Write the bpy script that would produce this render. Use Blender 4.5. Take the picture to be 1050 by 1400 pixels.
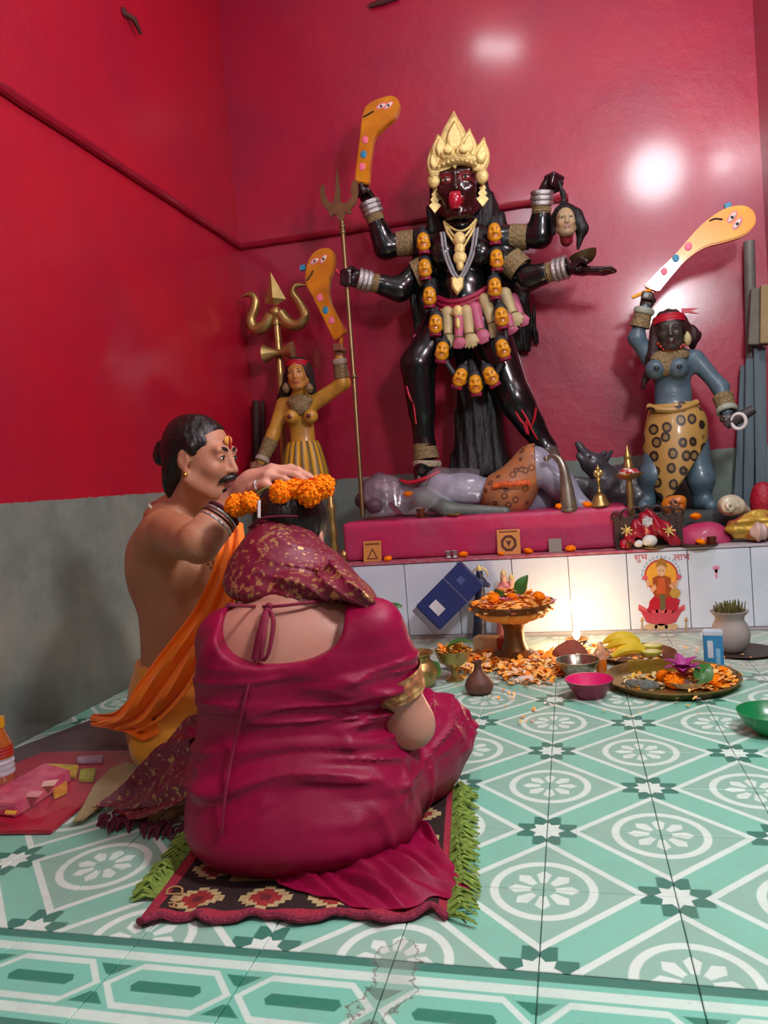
import bpy, bmesh, math, random, os
import numpy as np
from mathutils import Vector, Matrix

for o in list(bpy.data.objects): bpy.data.objects.remove(o)
scene = bpy.context.scene
COL = scene.collection
RND = random.Random(7)

# ------------------------------------------------------------------ camera
FPX, YAW, PITCH, ROLL = 1026.65, 0.2458, -0.0445, 0.0784
CAM = np.array([0.0951, -1.336, 0.7593])
def _cam_axes():
    cy, sy = math.cos(YAW), math.sin(YAW)
    f = np.array([-sy*math.cos(PITCH), cy*math.cos(PITCH), math.sin(PITCH)])
    r = np.array([cy, sy, 0.0]); d = np.cross(f, r)
    c, s = math.cos(ROLL), math.sin(ROLL)
    return np.array([c*r+s*d, -s*r+c*d, f])
AX = _cam_axes()
cam = bpy.data.cameras.new('camera'); camo = bpy.data.objects.new('camera', cam); COL.objects.link(camo)
cam.sensor_fit = 'HORIZONTAL'; cam.sensor_width = 36; cam.lens = FPX/1050*36
cam.clip_start = .02; cam.clip_end = 50
m = Matrix.Identity(4)
for i in range(3):
    m[i][0] = AX[0][i]; m[i][1] = -AX[1][i]; m[i][2] = -AX[2][i]; m[i][3] = CAM[i]
camo.matrix_world = m
scene.camera = camo
def P(u, v, y=None, x=None, z=None):
    """a spot measured on the photograph -> the real point at a known depth / height"""
    d = np.array([(u-525)/FPX, (v-700)/FPX, 1.0]) @ AX
    if y is not None: t = (y-CAM[1])/d[1]
    elif x is not None: t = (x-CAM[0])/d[0]
    else: t = (z-CAM[2])/d[2]
    return CAM+t*d
def pxm(p):                                  # photograph pixels per metre at a point
    return FPX/float((np.asarray(p)-CAM)@AX[2])

# ------------------------------------------------------------------ light and exposure
vs = scene.view_settings
scene.display_settings.display_device = 'sRGB'
vs.view_transform = 'Standard'; vs.look = 'None'; vs.gamma = 1; vs.use_curve_mapping = False
vs.exposure = 0.15
W = bpy.data.worlds.new('world'); scene.world = W; W.use_nodes = True
W.node_tree.nodes['Background'].inputs[0].default_value = (.75, .8, .9, 1)
W.node_tree.nodes['Background'].inputs[1].default_value = .06
def area(name, loc, target, sx, sy, power, col=(1, 1, 1)):
    l = bpy.data.lights.new(name, 'AREA'); l.shape = 'RECTANGLE'; l.size = sx; l.size_y = sy
    l.energy = power; l.color = col
    o = bpy.data.objects.new(name, l); COL.objects.link(o); o.location = loc
    o.rotation_euler = (Vector(target)-Vector(loc)).to_track_quat('-Z', 'Y').to_euler()
    return o
def bulb(name, loc, power, r, col=(.93, .97, 1)):
    l = bpy.data.lights.new(name, 'POINT'); l.energy = power; l.color = col; l.shadow_soft_size = r
    o = bpy.data.objects.new(name, l); COL.objects.link(o); o.location = loc; return o
bulb('led_bulb_main', (.83, 1.05, 2.80), 64, .19)
bulb('led_bulb_wall', (1.03, 2.3, 2.36), 1.6, .06)
bulb('led_bulb_behind', (.98, -.40, 2.15), 145, .16)
area('high_window_light', (-.15, -2.2, 3.62), (-.4, .3, .4), .42, .36, 16, (.82, .9, 1))
area('ceiling_lamp', (-.22, 1.05, 3.9), (-.35, .8, 0), .34, .18, 9, (.93, .97, 1))

# ------------------------------------------------------------------ helpers
def lin(c):
    if isinstance(c, str):
        c = c.lstrip('#'); c = [int(c[i:i+2], 16)/255 for i in (0, 2, 4)]
        c = [x/12.92 if x <= .04045 else ((x+.055)/1.055)**2.4 for x in c]
    return (c[0], c[1], c[2], 1.0)
MATS = {}
def mat(name, col=None, rough=.5, metal=0.0, var=.12, ns=14, bump=0.0, bs=60, coat=0.0, attr=False, col2=None, cut=None,
        alpha=1.0, trans=0.0, emit=0.0, sheen=0.0, sss=0.0, spec=.5, ior=1.45, rv=0.0, stretch=None, crough=.08):
    if name in MATS: return MATS[name]
    m = bpy.data.materials.new(name); m.use_nodes = True; nt = m.node_tree; N = nt.nodes; L = nt.links
    b = N['Principled BSDF']; tc = N.new('ShaderNodeTexCoord'); co = tc.outputs['Object']
    if stretch:
        mp = N.new('ShaderNodeMapping'); mp.inputs['Scale'].default_value = stretch; L.new(co, mp.inputs[0]); co = mp.outputs[0]
    nz = N.new('ShaderNodeTexNoise'); nz.inputs['Scale'].default_value = ns; nz.inputs['Detail'].default_value = 6
    L.new(co, nz.inputs['Vector'])
    mx = N.new('ShaderNodeMix'); mx.data_type = 'RGBA'
    if attr:
        a = N.new('ShaderNodeAttribute'); a.attribute_name = 'Col'
        hsv = N.new('ShaderNodeHueSaturation'); mr = N.new('ShaderNodeMapRange')
        mr.inputs[1].default_value = .25; mr.inputs[2].default_value = .75; mr.inputs[3].default_value = 1-var*1.6; mr.inputs[4].default_value = 1+var
        L.new(nz.outputs[0], mr.inputs[0]); L.new(mr.outputs[0], hsv.inputs['Value']); L.new(a.outputs['Color'], hsv.inputs['Color'])
        L.new(hsv.outputs[0], b.inputs['Base Color'])
    else:
        c = lin(col)
        c2 = lin(col2) if col2 else tuple(max(0, x*(1-2*var)) for x in c[:3])+(1,)
        rp = N.new('ShaderNodeMapRange'); lo, hi = cut or (.3, .7)
        rp.inputs[1].default_value = lo; rp.inputs[2].default_value = hi
        L.new(nz.outputs[0], rp.inputs[0]); L.new(rp.outputs[0], mx.inputs[0])
        mx.inputs[6].default_value = c; mx.inputs[7].default_value = c2
        L.new(mx.outputs[2], b.inputs['Base Color'])
        if emit:
            b.inputs['Emission Color'].default_value = c; b.inputs['Emission Strength'].default_value = emit
    b.inputs['Roughness'].default_value = rough; b.inputs['Metallic'].default_value = metal
    b.inputs['Specular IOR Level'].default_value = spec; b.inputs['IOR'].default_value = ior
    if rv:
        mr2 = N.new('ShaderNodeMapRange'); mr2.inputs[3].default_value = max(.02, rough-rv); mr2.inputs[4].default_value = rough+rv
        L.new(nz.outputs[0], mr2.inputs[0]); L.new(mr2.outputs[0], b.inputs['Roughness'])
    b.inputs['Coat Weight'].default_value = coat; b.inputs['Coat Roughness'].default_value = crough
    b.inputs['Alpha'].default_value = alpha; b.inputs['Transmission Weight'].default_value = trans
    b.inputs['Sheen Weight'].default_value = sheen
    if sss:
        b.inputs['Subsurface Weight'].default_value = sss; b.inputs['Subsurface Radius'].default_value = (.012, .005, .003)
        b.inputs['Subsurface Scale'].default_value = .6
    if bump:
        n2 = N.new('ShaderNodeTexNoise'); n2.inputs['Scale'].default_value = bs; n2.inputs['Detail'].default_value = 4
        L.new(co, n2.inputs['Vector'])
        bp = N.new('ShaderNodeBump'); bp.inputs['Strength'].default_value = bump; bp.inputs['Distance'].default_value = .01
        L.new(n2.outputs[0], bp.inputs['Height']); L.new(bp.outputs[0], b.inputs['Normal'])
    MATS[name] = m
    return m

class NX:                                   # tiny expression layer over Math nodes
    def __init__(s, nt, sock): s.nt = nt; s.s = sock
    def _op(s, op, *args, clamp=False):
        n = s.nt.nodes.new('ShaderNodeMath'); n.operation = op; n.use_clamp = clamp
        for i, a in enumerate((s,)+args):
            if isinstance(a, NX): s.nt.links.new(a.s, n.inputs[i])
            else: n.inputs[i].default_value = a
        return NX(s.nt, n.outputs[0])
    def __add__(s, o): return s._op('ADD', o)
    __radd__ = __add__
    def __mul__(s, o): return s._op('MULTIPLY', o)
    __rmul__ = __mul__
    def __sub__(s, o): return s._op('SUBTRACT', o)
    def __rsub__(s, o): return (s*-1)+o
    def __truediv__(s, o): return s._op('DIVIDE', o)
    def __neg__(s): return s*-1
    def abs(s): return s._op('ABSOLUTE')
    def sqrt(s): return s._op('SQRT')
    def min(s, o): return s._op('MINIMUM', o)
    def max(s, o): return s._op('MAXIMUM', o)
    def lt(s, o): return s._op('LESS_THAN', o)
    def gt(s, o): return s._op('GREATER_THAN', o)
    def mod(s, o): return s._op('FLOORED_MODULO', o)
    def atan2(s, o): return s._op('ARCTAN2', o)
    def sin(s): return s._op('SINE')
    def cos(s): return s._op('COSINE')
    def soft(s, w):                          # 1 where s<0, w wide edge
        return (s*(-1/w)+.5)._op('MAXIMUM', 0.0)._op('MINIMUM', 1.0)
def newmat(name, rough=.5, coat=0.0, metal=0.0):
    m = bpy.data.materials.new(name); m.use_nodes = True; nt = m.node_tree
    b = nt.nodes['Principled BSDF']; b.inputs['Roughness'].default_value = rough; b.inputs['Coat Weight'].default_value = coat
    b.inputs['Metallic'].default_value = metal; b.inputs['Coat Roughness'].default_value = .08
    tc = nt.nodes.new('ShaderNodeTexCoord'); sp = nt.nodes.new('ShaderNodeSeparateXYZ'); nt.links.new(tc.outputs['Object'], sp.inputs[0])
    return m, nt, b, tc.outputs['Object'], [NX(nt, sp.outputs[i]) for i in range(3)]
def rgb(nt, c):
    n = nt.nodes.new('ShaderNodeRGB'); n.outputs[0].default_value = lin(c); return n.outputs[0]
def mixc(nt, fac, a, b):
    n = nt.nodes.new('ShaderNodeMix'); n.data_type = 'RGBA'
    if isinstance(fac, NX): nt.links.new(fac.s, n.inputs[0])
    else: n.inputs[0].default_value = fac
    for i, c in ((6, a), (7, b)):
        if isinstance(c, (str, tuple)): n.inputs[i].default_value = lin(c)
        else: nt.links.new(c, n.inputs[i])
    return n.outputs[2]
def noisen(nt, co, scale, detail=5, rough=.55):
    n = nt.nodes.new('ShaderNodeTexNoise'); n.inputs['Scale'].default_value = scale; n.inputs['Detail'].default_value = detail
    n.inputs['Roughness'].default_value = rough; nt.links.new(co, n.inputs['Vector']); return NX(nt, n.outputs[0])
def setbump(nt, b, h, strength, dist=.01):
    bp = nt.nodes.new('ShaderNodeBump'); bp.inputs['Strength'].default_value = strength; bp.inputs['Distance'].default_value = dist
    nt.links.new(h.s, bp.inputs['Height']); nt.links.new(bp.outputs[0], b.inputs['Normal'])

def thing(name, label, cat, loc=(0, 0, 0), group=None):
    o = bpy.data.objects.new(name, None); COL.objects.link(o); o.location = Vector([float(x) for x in loc]); o.empty_display_size = .05
    o['label'] = label; o['category'] = cat
    if group: o['group'] = group
    return o
def tag(o, label=None, cat=None, group=None, kind=None):
    if label: o['label'] = label
    if cat: o['category'] = cat
    if group: o['group'] = group
    if kind: o['kind'] = kind
    return o
def wloc(o):
    v = Vector((0, 0, 0))
    while o is not None: v = v+o.location; o = o.parent
    return v
def link(name, me, material, parent=None, loc=(0, 0, 0)):
    o = bpy.data.objects.new(name, me); COL.objects.link(o)
    if material and len(me.materials) == 0: me.materials.append(material)
    l = Vector([float(x) for x in loc])
    if parent is not None: o.parent = parent; l = l-wloc(parent)
    o.location = l
    return o
def copy_tree(o, parent=None, off=None):
    c = o.copy(); COL.objects.link(c)
    if parent is not None: c.parent = parent
    if off is not None: c.location = o.location+Vector([float(x) for x in off])
    for ch in list(o.children): copy_tree(ch, c)
    return c

def unit(v): v = np.asarray(v, float); return v/max(1e-9, np.linalg.norm(v))
def frame(fwd, up=(0, 0, 1)):
    """rows x,y,z : y = forward"""
    y = unit(fwd); x = unit(np.cross(y, up)); z = np.cross(x, y); return np.array([x, y, z])
def spline(pts, n=8):
    pts = [np.asarray(p, float) for p in pts]
    if len(pts) < 3: return pts
    q = [2*pts[0]-pts[1]]+pts+[2*pts[-1]-pts[-2]]; out = []
    for i in range(1, len(q)-2):
        for k in range(n):
            t = k/n; a, b, c, d = q[i-1], q[i], q[i+1], q[i+2]
            out.append(.5*(2*b+(c-a)*t+(2*a-5*b+4*c-d)*t*t+(3*b-a-3*c+d)*t**3))
    out.append(pts[-1]); return out
class MB:
    def __init__(s): s.v = []; s.f = []; s.c = []
    def _add(s, vs, fs, col=None):
        n = len(s.v); s.v += [tuple(float(q) for q in p) for p in vs]; s.f += [tuple(i+n for i in f) for f in fs]
        s.c += [col]*len(fs); return s
    def box(s, lo, hi, R=None, c=None, col=None):
        lo = np.asarray(lo, float); hi = np.asarray(hi, float)
        vs = [np.array([(lo, hi)[i][0], (lo, hi)[j][1], (lo, hi)[k][2]]) for i in (0, 1) for j in (0, 1) for k in (0, 1)]
        if R is not None: vs = [np.asarray(c)+v @ R for v in vs]
        return s._add(vs, [(0, 1, 3, 2), (4, 6, 7, 5), (0, 4, 5, 1), (2, 3, 7, 6), (0, 2, 6, 4), (1, 5, 7, 3)], col)
    def tube(s, pts, r, seg=10, caps=True, flat=1.0, up=None, closed=False, col=None):
        pts = [np.asarray(p, float) for p in pts]; n = len(pts)
        if not hasattr(r, '__len__'): r = [r]*n
        elif len(r) != n: r = list(np.interp(np.linspace(0, 1, n), np.linspace(0, 1, len(r)), r))
        T = [unit(pts[(i+1) % n if closed else min(i+1, n-1)]-pts[(i-1) % n if closed else max(i-1, 0)]) for i in range(n)]
        u = np.asarray(up, float) if up is not None else (np.array([0, 0, 1.0]) if abs(T[0][2]) < .9 else np.array([1.0, 0, 0]))
        vs = []; fs = []
        for i in range(n):
            a = unit(u-T[i]*float(u @ T[i]));
            if up is None: u = a
            b = np.cross(T[i], a)
            for k in range(seg):
                t = 2*math.pi*k/seg; vs.append(pts[i]+r[i]*(math.cos(t)*b+flat*math.sin(t)*a))
        m = n if closed else n-1
        for i in range(m):
            for k in range(seg):
                j = (i+1) % n; l = (k+1) % seg
                fs.append((i*seg+k, i*seg+l, j*seg+l, j*seg+k))
        if caps and not closed:
            fs.append(tuple(range(seg))[::-1]); fs.append(tuple((n-1)*seg+k for k in range(seg)))
        return s._add(vs, fs, col)
    def lathe(s, prof, c=(0, 0, 0), seg=24, R=None, wob=None, col=None, caps=True):
        c = np.asarray(c, float); vs = []; fs = []; n = len(prof)
        for (r, z) in prof:
            for k in range(seg):
                t = 2*math.pi*k/seg; rr = r*(wob(t, z) if wob else 1)
                p = np.array([rr*math.cos(t), rr*math.sin(t), z])
                vs.append(c+(p @ R if R is not None else p))
        for i in range(n-1):
            for k in range(seg):
                l = (k+1) % seg; fs.append((i*seg+k, i*seg+l, (i+1)*seg+l, (i+1)*seg+k))
        if caps and prof[0][0] > 1e-5: fs.append(tuple(range(seg))[::-1])
        if caps and prof[-1][0] > 1e-5: fs.append(tuple((n-1)*seg+k for k in range(seg)))
        return s._add(vs, fs, col)
    def ell(s, c, r, R=None, seg=14, rings=8, col=None):
        c = np.asarray(c, float)
        if not hasattr(r, '__len__'): r = (r, r, r)
        vs = []; fs = []
        for i in range(1, rings):
            a = math.pi*i/rings
            for k in range(seg):
                t = 2*math.pi*k/seg
                p = np.array([r[0]*math.sin(a)*math.cos(t), r[1]*math.sin(a)*math.sin(t), -r[2]*math.cos(a)])
                vs.append(c+(p @ R if R is not None else p))
        for q in (-1, 1):
            p = np.array([0, 0, q*r[2]]); vs.append(c+(p @ R if R is not None else p))
        b = len(vs)-2
        for i in range(rings-2):
            for k in range(seg):
                l = (k+1) % seg; fs.append((i*seg+k, i*seg+l, (i+1)*seg+l, (i+1)*seg+k))
        for k in range(seg):
            l = (k+1) % seg; fs.append((b, l, k)); fs.append((b+1, (rings-2)*seg+k, (rings-2)*seg+l))
        return s._add(vs, fs, col)
    def prism(s, out, O, ax, ay, depth, col=None, dome=0.0):
        """2-D outline in the plane (O,ax,ay), thickened by depth along ax x ay, optional pillow"""
        O = np.asarray(O, float); ax = np.asarray(ax, float); ay = np.asarray(ay, float); nz = unit(np.cross(ax, ay))
        n = len(out); a = [O+p[0]*ax+p[1]*ay for p in out]; cx = sum(p[0] for p in out)/n; cy = sum(p[1] for p in out)/n
        if dome:
            inn = [O+(cx+(p[0]-cx)*.75)*ax+(cy+(p[1]-cy)*.75)*ay+nz*dome for p in out]
        vs = a+[p+nz*depth for p in a]; fs = [tuple(range(n))[::-1]]
        fs += [(i, (i+1) % n, n+(i+1) % n, n+i) for i in range(n)]
        if dome:
            vs += [p+nz*depth for p in inn]; fs += [(n+i, n+(i+1) % n, 2*n+(i+1) % n, 2*n+i) for i in range(n)]
            fs.append(tuple(range(2*n, 3*n)))
        else: fs.append(tuple(range(n, 2*n)))
        return s._add(vs, fs, col)
    def grid(s, G, thick=0.0, col=None, wrap=False):
        """G[i][j] points -> sheet (thickened)"""
        G = np.asarray(G, float); n, m = G.shape[:2]
        fs = []; vs = [tuple(p) for p in G.reshape(-1, 3)]
        mm = m if wrap else m-1
        for i in range(n-1):
            for j in range(mm): fs.append((i*m+j, i*m+(j+1) % m, (i+1)*m+(j+1) % m, (i+1)*m+j))
        if thick:
            du = np.gradient(G, axis=0); dv = np.gradient(G, axis=1); N = np.cross(du, dv)
            N /= np.maximum(1e-9, np.linalg.norm(N, axis=2))[..., None]; G2 = G+N*thick; o = n*m
            vs += [tuple(p) for p in G2.reshape(-1, 3)]
            fs = [f[::-1] for f in fs]+[tuple(i+o for i in f) for f in fs]
            fs = [f for f in fs]
            rim = [(i, 0) for i in range(n)]+[(n-1, j) for j in range(1, m)]+[(i, m-1) for i in range(n-2, -1, -1)]+[(0, j) for j in range(m-2, 0, -1)]
            if not wrap:
                idx = [i*m+j for i, j in rim]
                for a, b in zip(idx, idx[1:]+idx[:1]): fs.append((a, b, b+o, a+o)[::-1])
            else:
                for r0 in (0, n-1):
                    for j in range(m):
                        a = r0*m+j; b = r0*m+(j+1) % m
                        fs.append((a, b, b+o, a+o) if r0 else (b, a, a+o, b+o))
        return s._add(vs, fs, col)
    def mesh(s, name, smooth=True, origin=None):
        V = np.array(s.v); 
        if origin is None:
            lo, hi = V.min(0), V.max(0); origin = np.array([(lo[0]+hi[0])/2, (lo[1]+hi[1])/2, lo[2]])
        me = bpy.data.meshes.new(name); me.from_pydata([tuple(p) for p in V-origin], [], s.f)
        if any(c is not None for c in s.c):
            at = me.color_attributes.new('Col', 'FLOAT_COLOR', 'CORNER'); k = 0
            arr = []
            for f, c in zip(s.f, s.c): arr += list(lin(c or '#808080'))*len(f)
            at.data.foreach_set('color', arr)
        if smooth:
            me.polygons.foreach_set('use_smooth', [True]*len(me.polygons))
            me.update(); me.set_sharp_from_angle(angle=math.radians(38 if smooth is True else smooth))
        me.update()
        return me, origin
    def build(s, name, material, parent=None, smooth=True, bevel=0.0, sub=0):
        me, o = s.mesh(name, smooth)
        if bevel:
            bm = bmesh.new(); bm.from_mesh(me)
            es = [e for e in bm.edges if len(e.link_faces) == 2 and e.calc_face_angle(0) > .7]
            bmesh.ops.bevel(bm, geom=es, offset=bevel, segments=2, affect='EDGES', clamp_overlap=True)
            bm.to_mesh(me); bm.free()
            if smooth:
                me.polygons.foreach_set('use_smooth', [True]*len(me.polygons)); me.set_sharp_from_angle(angle=math.radians(38))
        ob = link(name, me, material, parent, o)
        if sub:
            md = ob.modifiers.new('sub', 'SUBSURF'); md.levels = sub; md.render_levels = sub
        return ob

# ------------------------------------------------------------------ numpy noise + distance-field sculpting
_T = np.random.RandomState(3).rand(4096).astype(np.float32)
def vnoise(x, y, z):
    xi = np.floor(x).astype(np.int64); yi = np.floor(y).astype(np.int64); zi = np.floor(z).astype(np.int64)
    fx, fy, fz = x-xi, y-yi, z-zi
    fx = fx*fx*(3-2*fx); fy = fy*fy*(3-2*fy); fz = fz*fz*(3-2*fz)
    def h(a, b, c): return _T[(a*73+b*1531+c*947+a*b*7) & 4095]
    r = 0
    for i in (0, 1):
        for j in (0, 1):
            for k in (0, 1):
                r = r+h(xi+i, yi+j, zi+k)*(fx if i else 1-fx)*(fy if j else 1-fy)*(fz if k else 1-fz)
    return r-.5
class Sdf:
    def __init__(s, h, k=.02): s.h = h; s.k = k; s.ops = []; s.M = None
    def at(s, loc=None, R=None, sc=1.0):     # local frame for the next shapes: rows of R are the local axes in the world
        s.M = None if loc is None else (np.asarray(loc, float), np.eye(3) if R is None else np.asarray(R, float), sc); return s
    def add(s, fn, lo, hi, op='u', k=None, col=None):
        lo = np.asarray(lo, float); hi = np.asarray(hi, float)
        if s.M is not None:
            t, R, sc = s.M; C = np.array([[(lo, hi)[i][0], (lo, hi)[j][1], (lo, hi)[q][2]] for i in (0, 1) for j in (0, 1) for q in (0, 1)])
            C = t+(C*sc) @ R; lo, hi = C.min(0), C.max(0); f0 = fn
            def fn(x, y, z):
                x = (x-t[0])/sc; y = (y-t[1])/sc; z = (z-t[2])/sc
                return f0(x*R[0, 0]+y*R[0, 1]+z*R[0, 2], x*R[1, 0]+y*R[1, 1]+z*R[1, 2], x*R[2, 0]+y*R[2, 1]+z*R[2, 2])*sc
        s.ops.append((op, fn, lo, hi, s.k if k is None else k, lin(col)[:3] if col is not None else None)); return s
    def cone(s, a, b, ra, rb=None, **kw):
        a = np.asarray(a, float); b = np.asarray(b, float); rb = ra if rb is None else rb; d = b-a; dd = max(1e-9, float(d @ d)); r = max(ra, rb)
        def fn(x, y, z):
            px, py, pz = x-a[0], y-a[1], z-a[2]
            t = np.clip((px*d[0]+py*d[1]+pz*d[2])/dd, 0, 1)
            return np.sqrt((px-t*d[0])**2+(py-t*d[1])**2+(pz-t*d[2])**2)-(ra+t*(rb-ra))
        return s.add(fn, np.minimum(a, b)-r, np.maximum(a, b)+r, **kw)
    def chain(s, pts, rs, **kw):
        if not hasattr(rs, '__len__'): rs = [rs]*len(pts)
        for i in range(len(pts)-1): s.cone(pts[i], pts[i+1], rs[i], rs[i+1], **kw)
        return s
    def ell(s, c, r, R=None, **kw):
        c = np.asarray(c, float); r = np.asarray(r if hasattr(r, '__len__') else (r, r, r), float); m = r.max() if R is not None else r
        def fn(x, y, z):
            x, y, z = x-c[0], y-c[1], z-c[2]
            if R is not None:
                x, y, z = (x*R[0][0]+y*R[0][1]+z*R[0][2], x*R[1][0]+y*R[1][1]+z*R[1][2], x*R[2][0]+y*R[2][1]+z*R[2][2])
            k0 = np.sqrt((x/r[0])**2+(y/r[1])**2+(z/r[2])**2); k1 = np.sqrt((x/r[0]**2)**2+(y/r[1]**2)**2+(z/r[2]**2)**2)
            return k0*(k0-1)/np.maximum(k1, 1e-6)
        return s.add(fn, c-m, c+m, **kw)
    def box(s, c, hf, R=None, rnd=.005, **kw):
        c = np.asarray(c, float); hf = np.asarray(hf, float); m = np.linalg.norm(hf) if R is not None else hf
        def fn(x, y, z):
            x, y, z = x-c[0], y-c[1], z-c[2]
            if R is not None:
                x, y, z = (x*R[0][0]+y*R[0][1]+z*R[0][2], x*R[1][0]+y*R[1][1]+z*R[1][2], x*R[2][0]+y*R[2][1]+z*R[2][2])
            qx, qy, qz = np.abs(x)-hf[0]+rnd, np.abs(y)-hf[1]+rnd, np.abs(z)-hf[2]+rnd
            return np.sqrt(np.maximum(qx, 0)**2+np.maximum(qy, 0)**2+np.maximum(qz, 0)**2)+np.minimum(np.maximum(qx, np.maximum(qy, qz)), 0)-rnd
        return s.add(fn, c-m, c+m, **kw)
    def loft(s, rows, p=2.0, **kw):
        """rows (z,cx,cy,rx,ry): stacked ellipses along local z"""
        A = np.array(rows, float); A = A[A[:, 0].argsort()]; zz = np.linspace(A[0, 0], A[-1, 0], 160)
        Q = np.array(spline([r for r in A], 12)); Q = Q[Q[:, 0].argsort()]
        I = [np.interp(zz, Q[:, 0], Q[:, i]) for i in range(1, 5)]; z0, z1 = A[0, 0], A[-1, 0]
        def fn(x, y, z):
            cx, cy, rx, ry = [np.interp(z, zz, q) for q in I]
            d = ((np.abs((x-cx)/rx)**p+np.abs((y-cy)/ry)**p)**(1/p)-1)*np.minimum(rx, ry)
            return np.maximum(d, np.maximum(z0-z, z-z1))
        lo = np.array([(A[:, 1]-A[:, 3]).min(), (A[:, 2]-A[:, 4]).min(), z0]); hi = np.array([(A[:, 1]+A[:, 3]).max(), (A[:, 2]+A[:, 4]).max(), z1])
        return s.add(fn, lo-.01, hi+.01, **kw)
    def disp(s, fn, lo=(-9,)*3, hi=(9,)*3): s.ops.append(('d', fn, np.array(lo, float), np.array(hi, float), 0, None)); return s
    def clip(s, fn, k=.004): s.ops.append(('i', fn, np.full(3, -9.0), np.full(3, 9.0), k, None)); return s
    def paint(s, col):
        op, fn, lo, hi, k, _ = s.ops[-1]; s.ops[-1] = ('p', fn, lo, hi, k, lin(col)[:3]); return s
    def eval(s, x, y, z):
        D = np.full(np.broadcast(x, y, z).shape, 1.0, np.float32)
        for op, fn, lo, hi, k, c in s.ops:
            if op == 'd': D = D+fn(x, y, z); continue
            if op == 'p': continue
            d = fn(x, y, z)
            D = s._mix(op, D, d, k)
        return D
    @staticmethod
    def _mix(op, D, d, k):
        if op == 'u':
            h = np.maximum(k-np.abs(D-d), 0)/max(k, 1e-6); return np.minimum(D, d)-h*h*k*.25
        if op == 's': d = -d
        h = np.maximum(k-np.abs(D-d), 0)/max(k, 1e-6); return np.maximum(D, d)+h*h*k*.25
    def mesh(s, name, relax=1, lo=None, hi=None, colour=False):
        h = s.h; U = [o for o in s.ops if o[0] == 'u']
        L = np.min([o[2]-o[4]*.3 for o in U], 0)-3*h; H = np.max([o[3]+o[4]*.3 for o in U], 0)+3*h
        if lo is not None: L = np.maximum(L, np.asarray(lo)-2*h)
        if hi is not None: H = np.minimum(H, np.asarray(hi)+2*h)
        n = np.ceil((H-L)/h).astype(int)+1
        g = [(L[i]+h*np.arange(n[i])).astype(np.float32) for i in range(3)]
        D = np.full(n, 1.0, np.float32)
        for op, fn, lo_, hi_, k, c in s.ops:
            if op == 'p': continue
            mg = k+3*h
            a = np.clip(np.floor((lo_-mg-L)/h), 0, n).astype(int); b = np.clip(np.ceil((hi_+mg-L)/h)+1, 0, n).astype(int)
            if np.any(b <= a): continue
            sl = tuple(slice(a[i], b[i]) for i in range(3)); S = D[sl]
            X, Y, Z = g[0][sl[0]][:, None, None], g[1][sl[1]][None, :, None], g[2][sl[2]][None, None, :]
            if op in 'di':
                ii = np.nonzero(np.abs(S) < (.06 if op == 'd' else 9)) if op == 'd' else None
                if op == 'd':
                    S[ii] += fn(g[0][ii[0]+a[0]], g[1][ii[1]+a[1]], g[2][ii[2]+a[2]]).astype(np.float32)
                else: S[...] = s._mix('i', S, fn(X, Y, Z), k)
            else: S[...] = s._mix(op, S, fn(X, Y, Z), k)
        for ax in range(3):
            for e in (0, -1):
                q = [slice(None)]*3; q[ax] = e; D[tuple(q)] = np.maximum(D[tuple(q)], .001)
        V, F = surfnet(D, L, h)
        for _ in range(relax):
            fc = V[F].mean(1); acc = np.zeros_like(V); cnt = np.zeros(len(V))
            for q in range(4):
                for ax in range(3): acc[:, ax] += np.bincount(F[:, q], fc[:, ax], len(V))
                cnt += np.bincount(F[:, q], minlength=len(V))
            V = .35*V+.65*acc/np.maximum(cnt, 1)[:, None]
        cols = None
        if any(o[5] is not None for o in s.ops):
            best = np.full(len(V), 9.0); cols = np.full((len(V), 4), 1.0)
            x, y, z = V.T
            for op, fn, lo_, hi_, k, c in s.ops:
                if op in 'up' and c is not None:
                    d = fn(x, y, z)+np.zeros(len(V))
                    w = d < best if op == 'u' else d < 0
                    if op == 'u': best[w] = d[w]
                    cols[w, :3] = c
        o = np.array([(V[:, 0].min()+V[:, 0].max())/2, (V[:, 1].min()+V[:, 1].max())/2, V[:, 2].min()])
        me = bpy.data.meshes.new(name)
        me.vertices.add(len(V)); me.vertices.foreach_set('co', (V-o).ravel())
        me.loops.add(F.size); me.loops.foreach_set('vertex_index', F.ravel().astype(np.int32))
        me.polygons.add(len(F)); me.polygons.foreach_set('loop_start', np.arange(0, F.size, 4, dtype=np.int32))
        me.update(calc_edges=True)
        me.polygons.foreach_set('use_smooth', [True]*len(F))
        if cols is not None:
            at = me.color_attributes.new('Col', 'FLOAT_COLOR', 'POINT'); at.data.foreach_set('color', cols.ravel())
        me.update()
        return me, o
    def build(s, name, material, parent=None, **kw):
        me, o = s.mesh(name, **kw); return link(name, me, material, parent, o)
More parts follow.
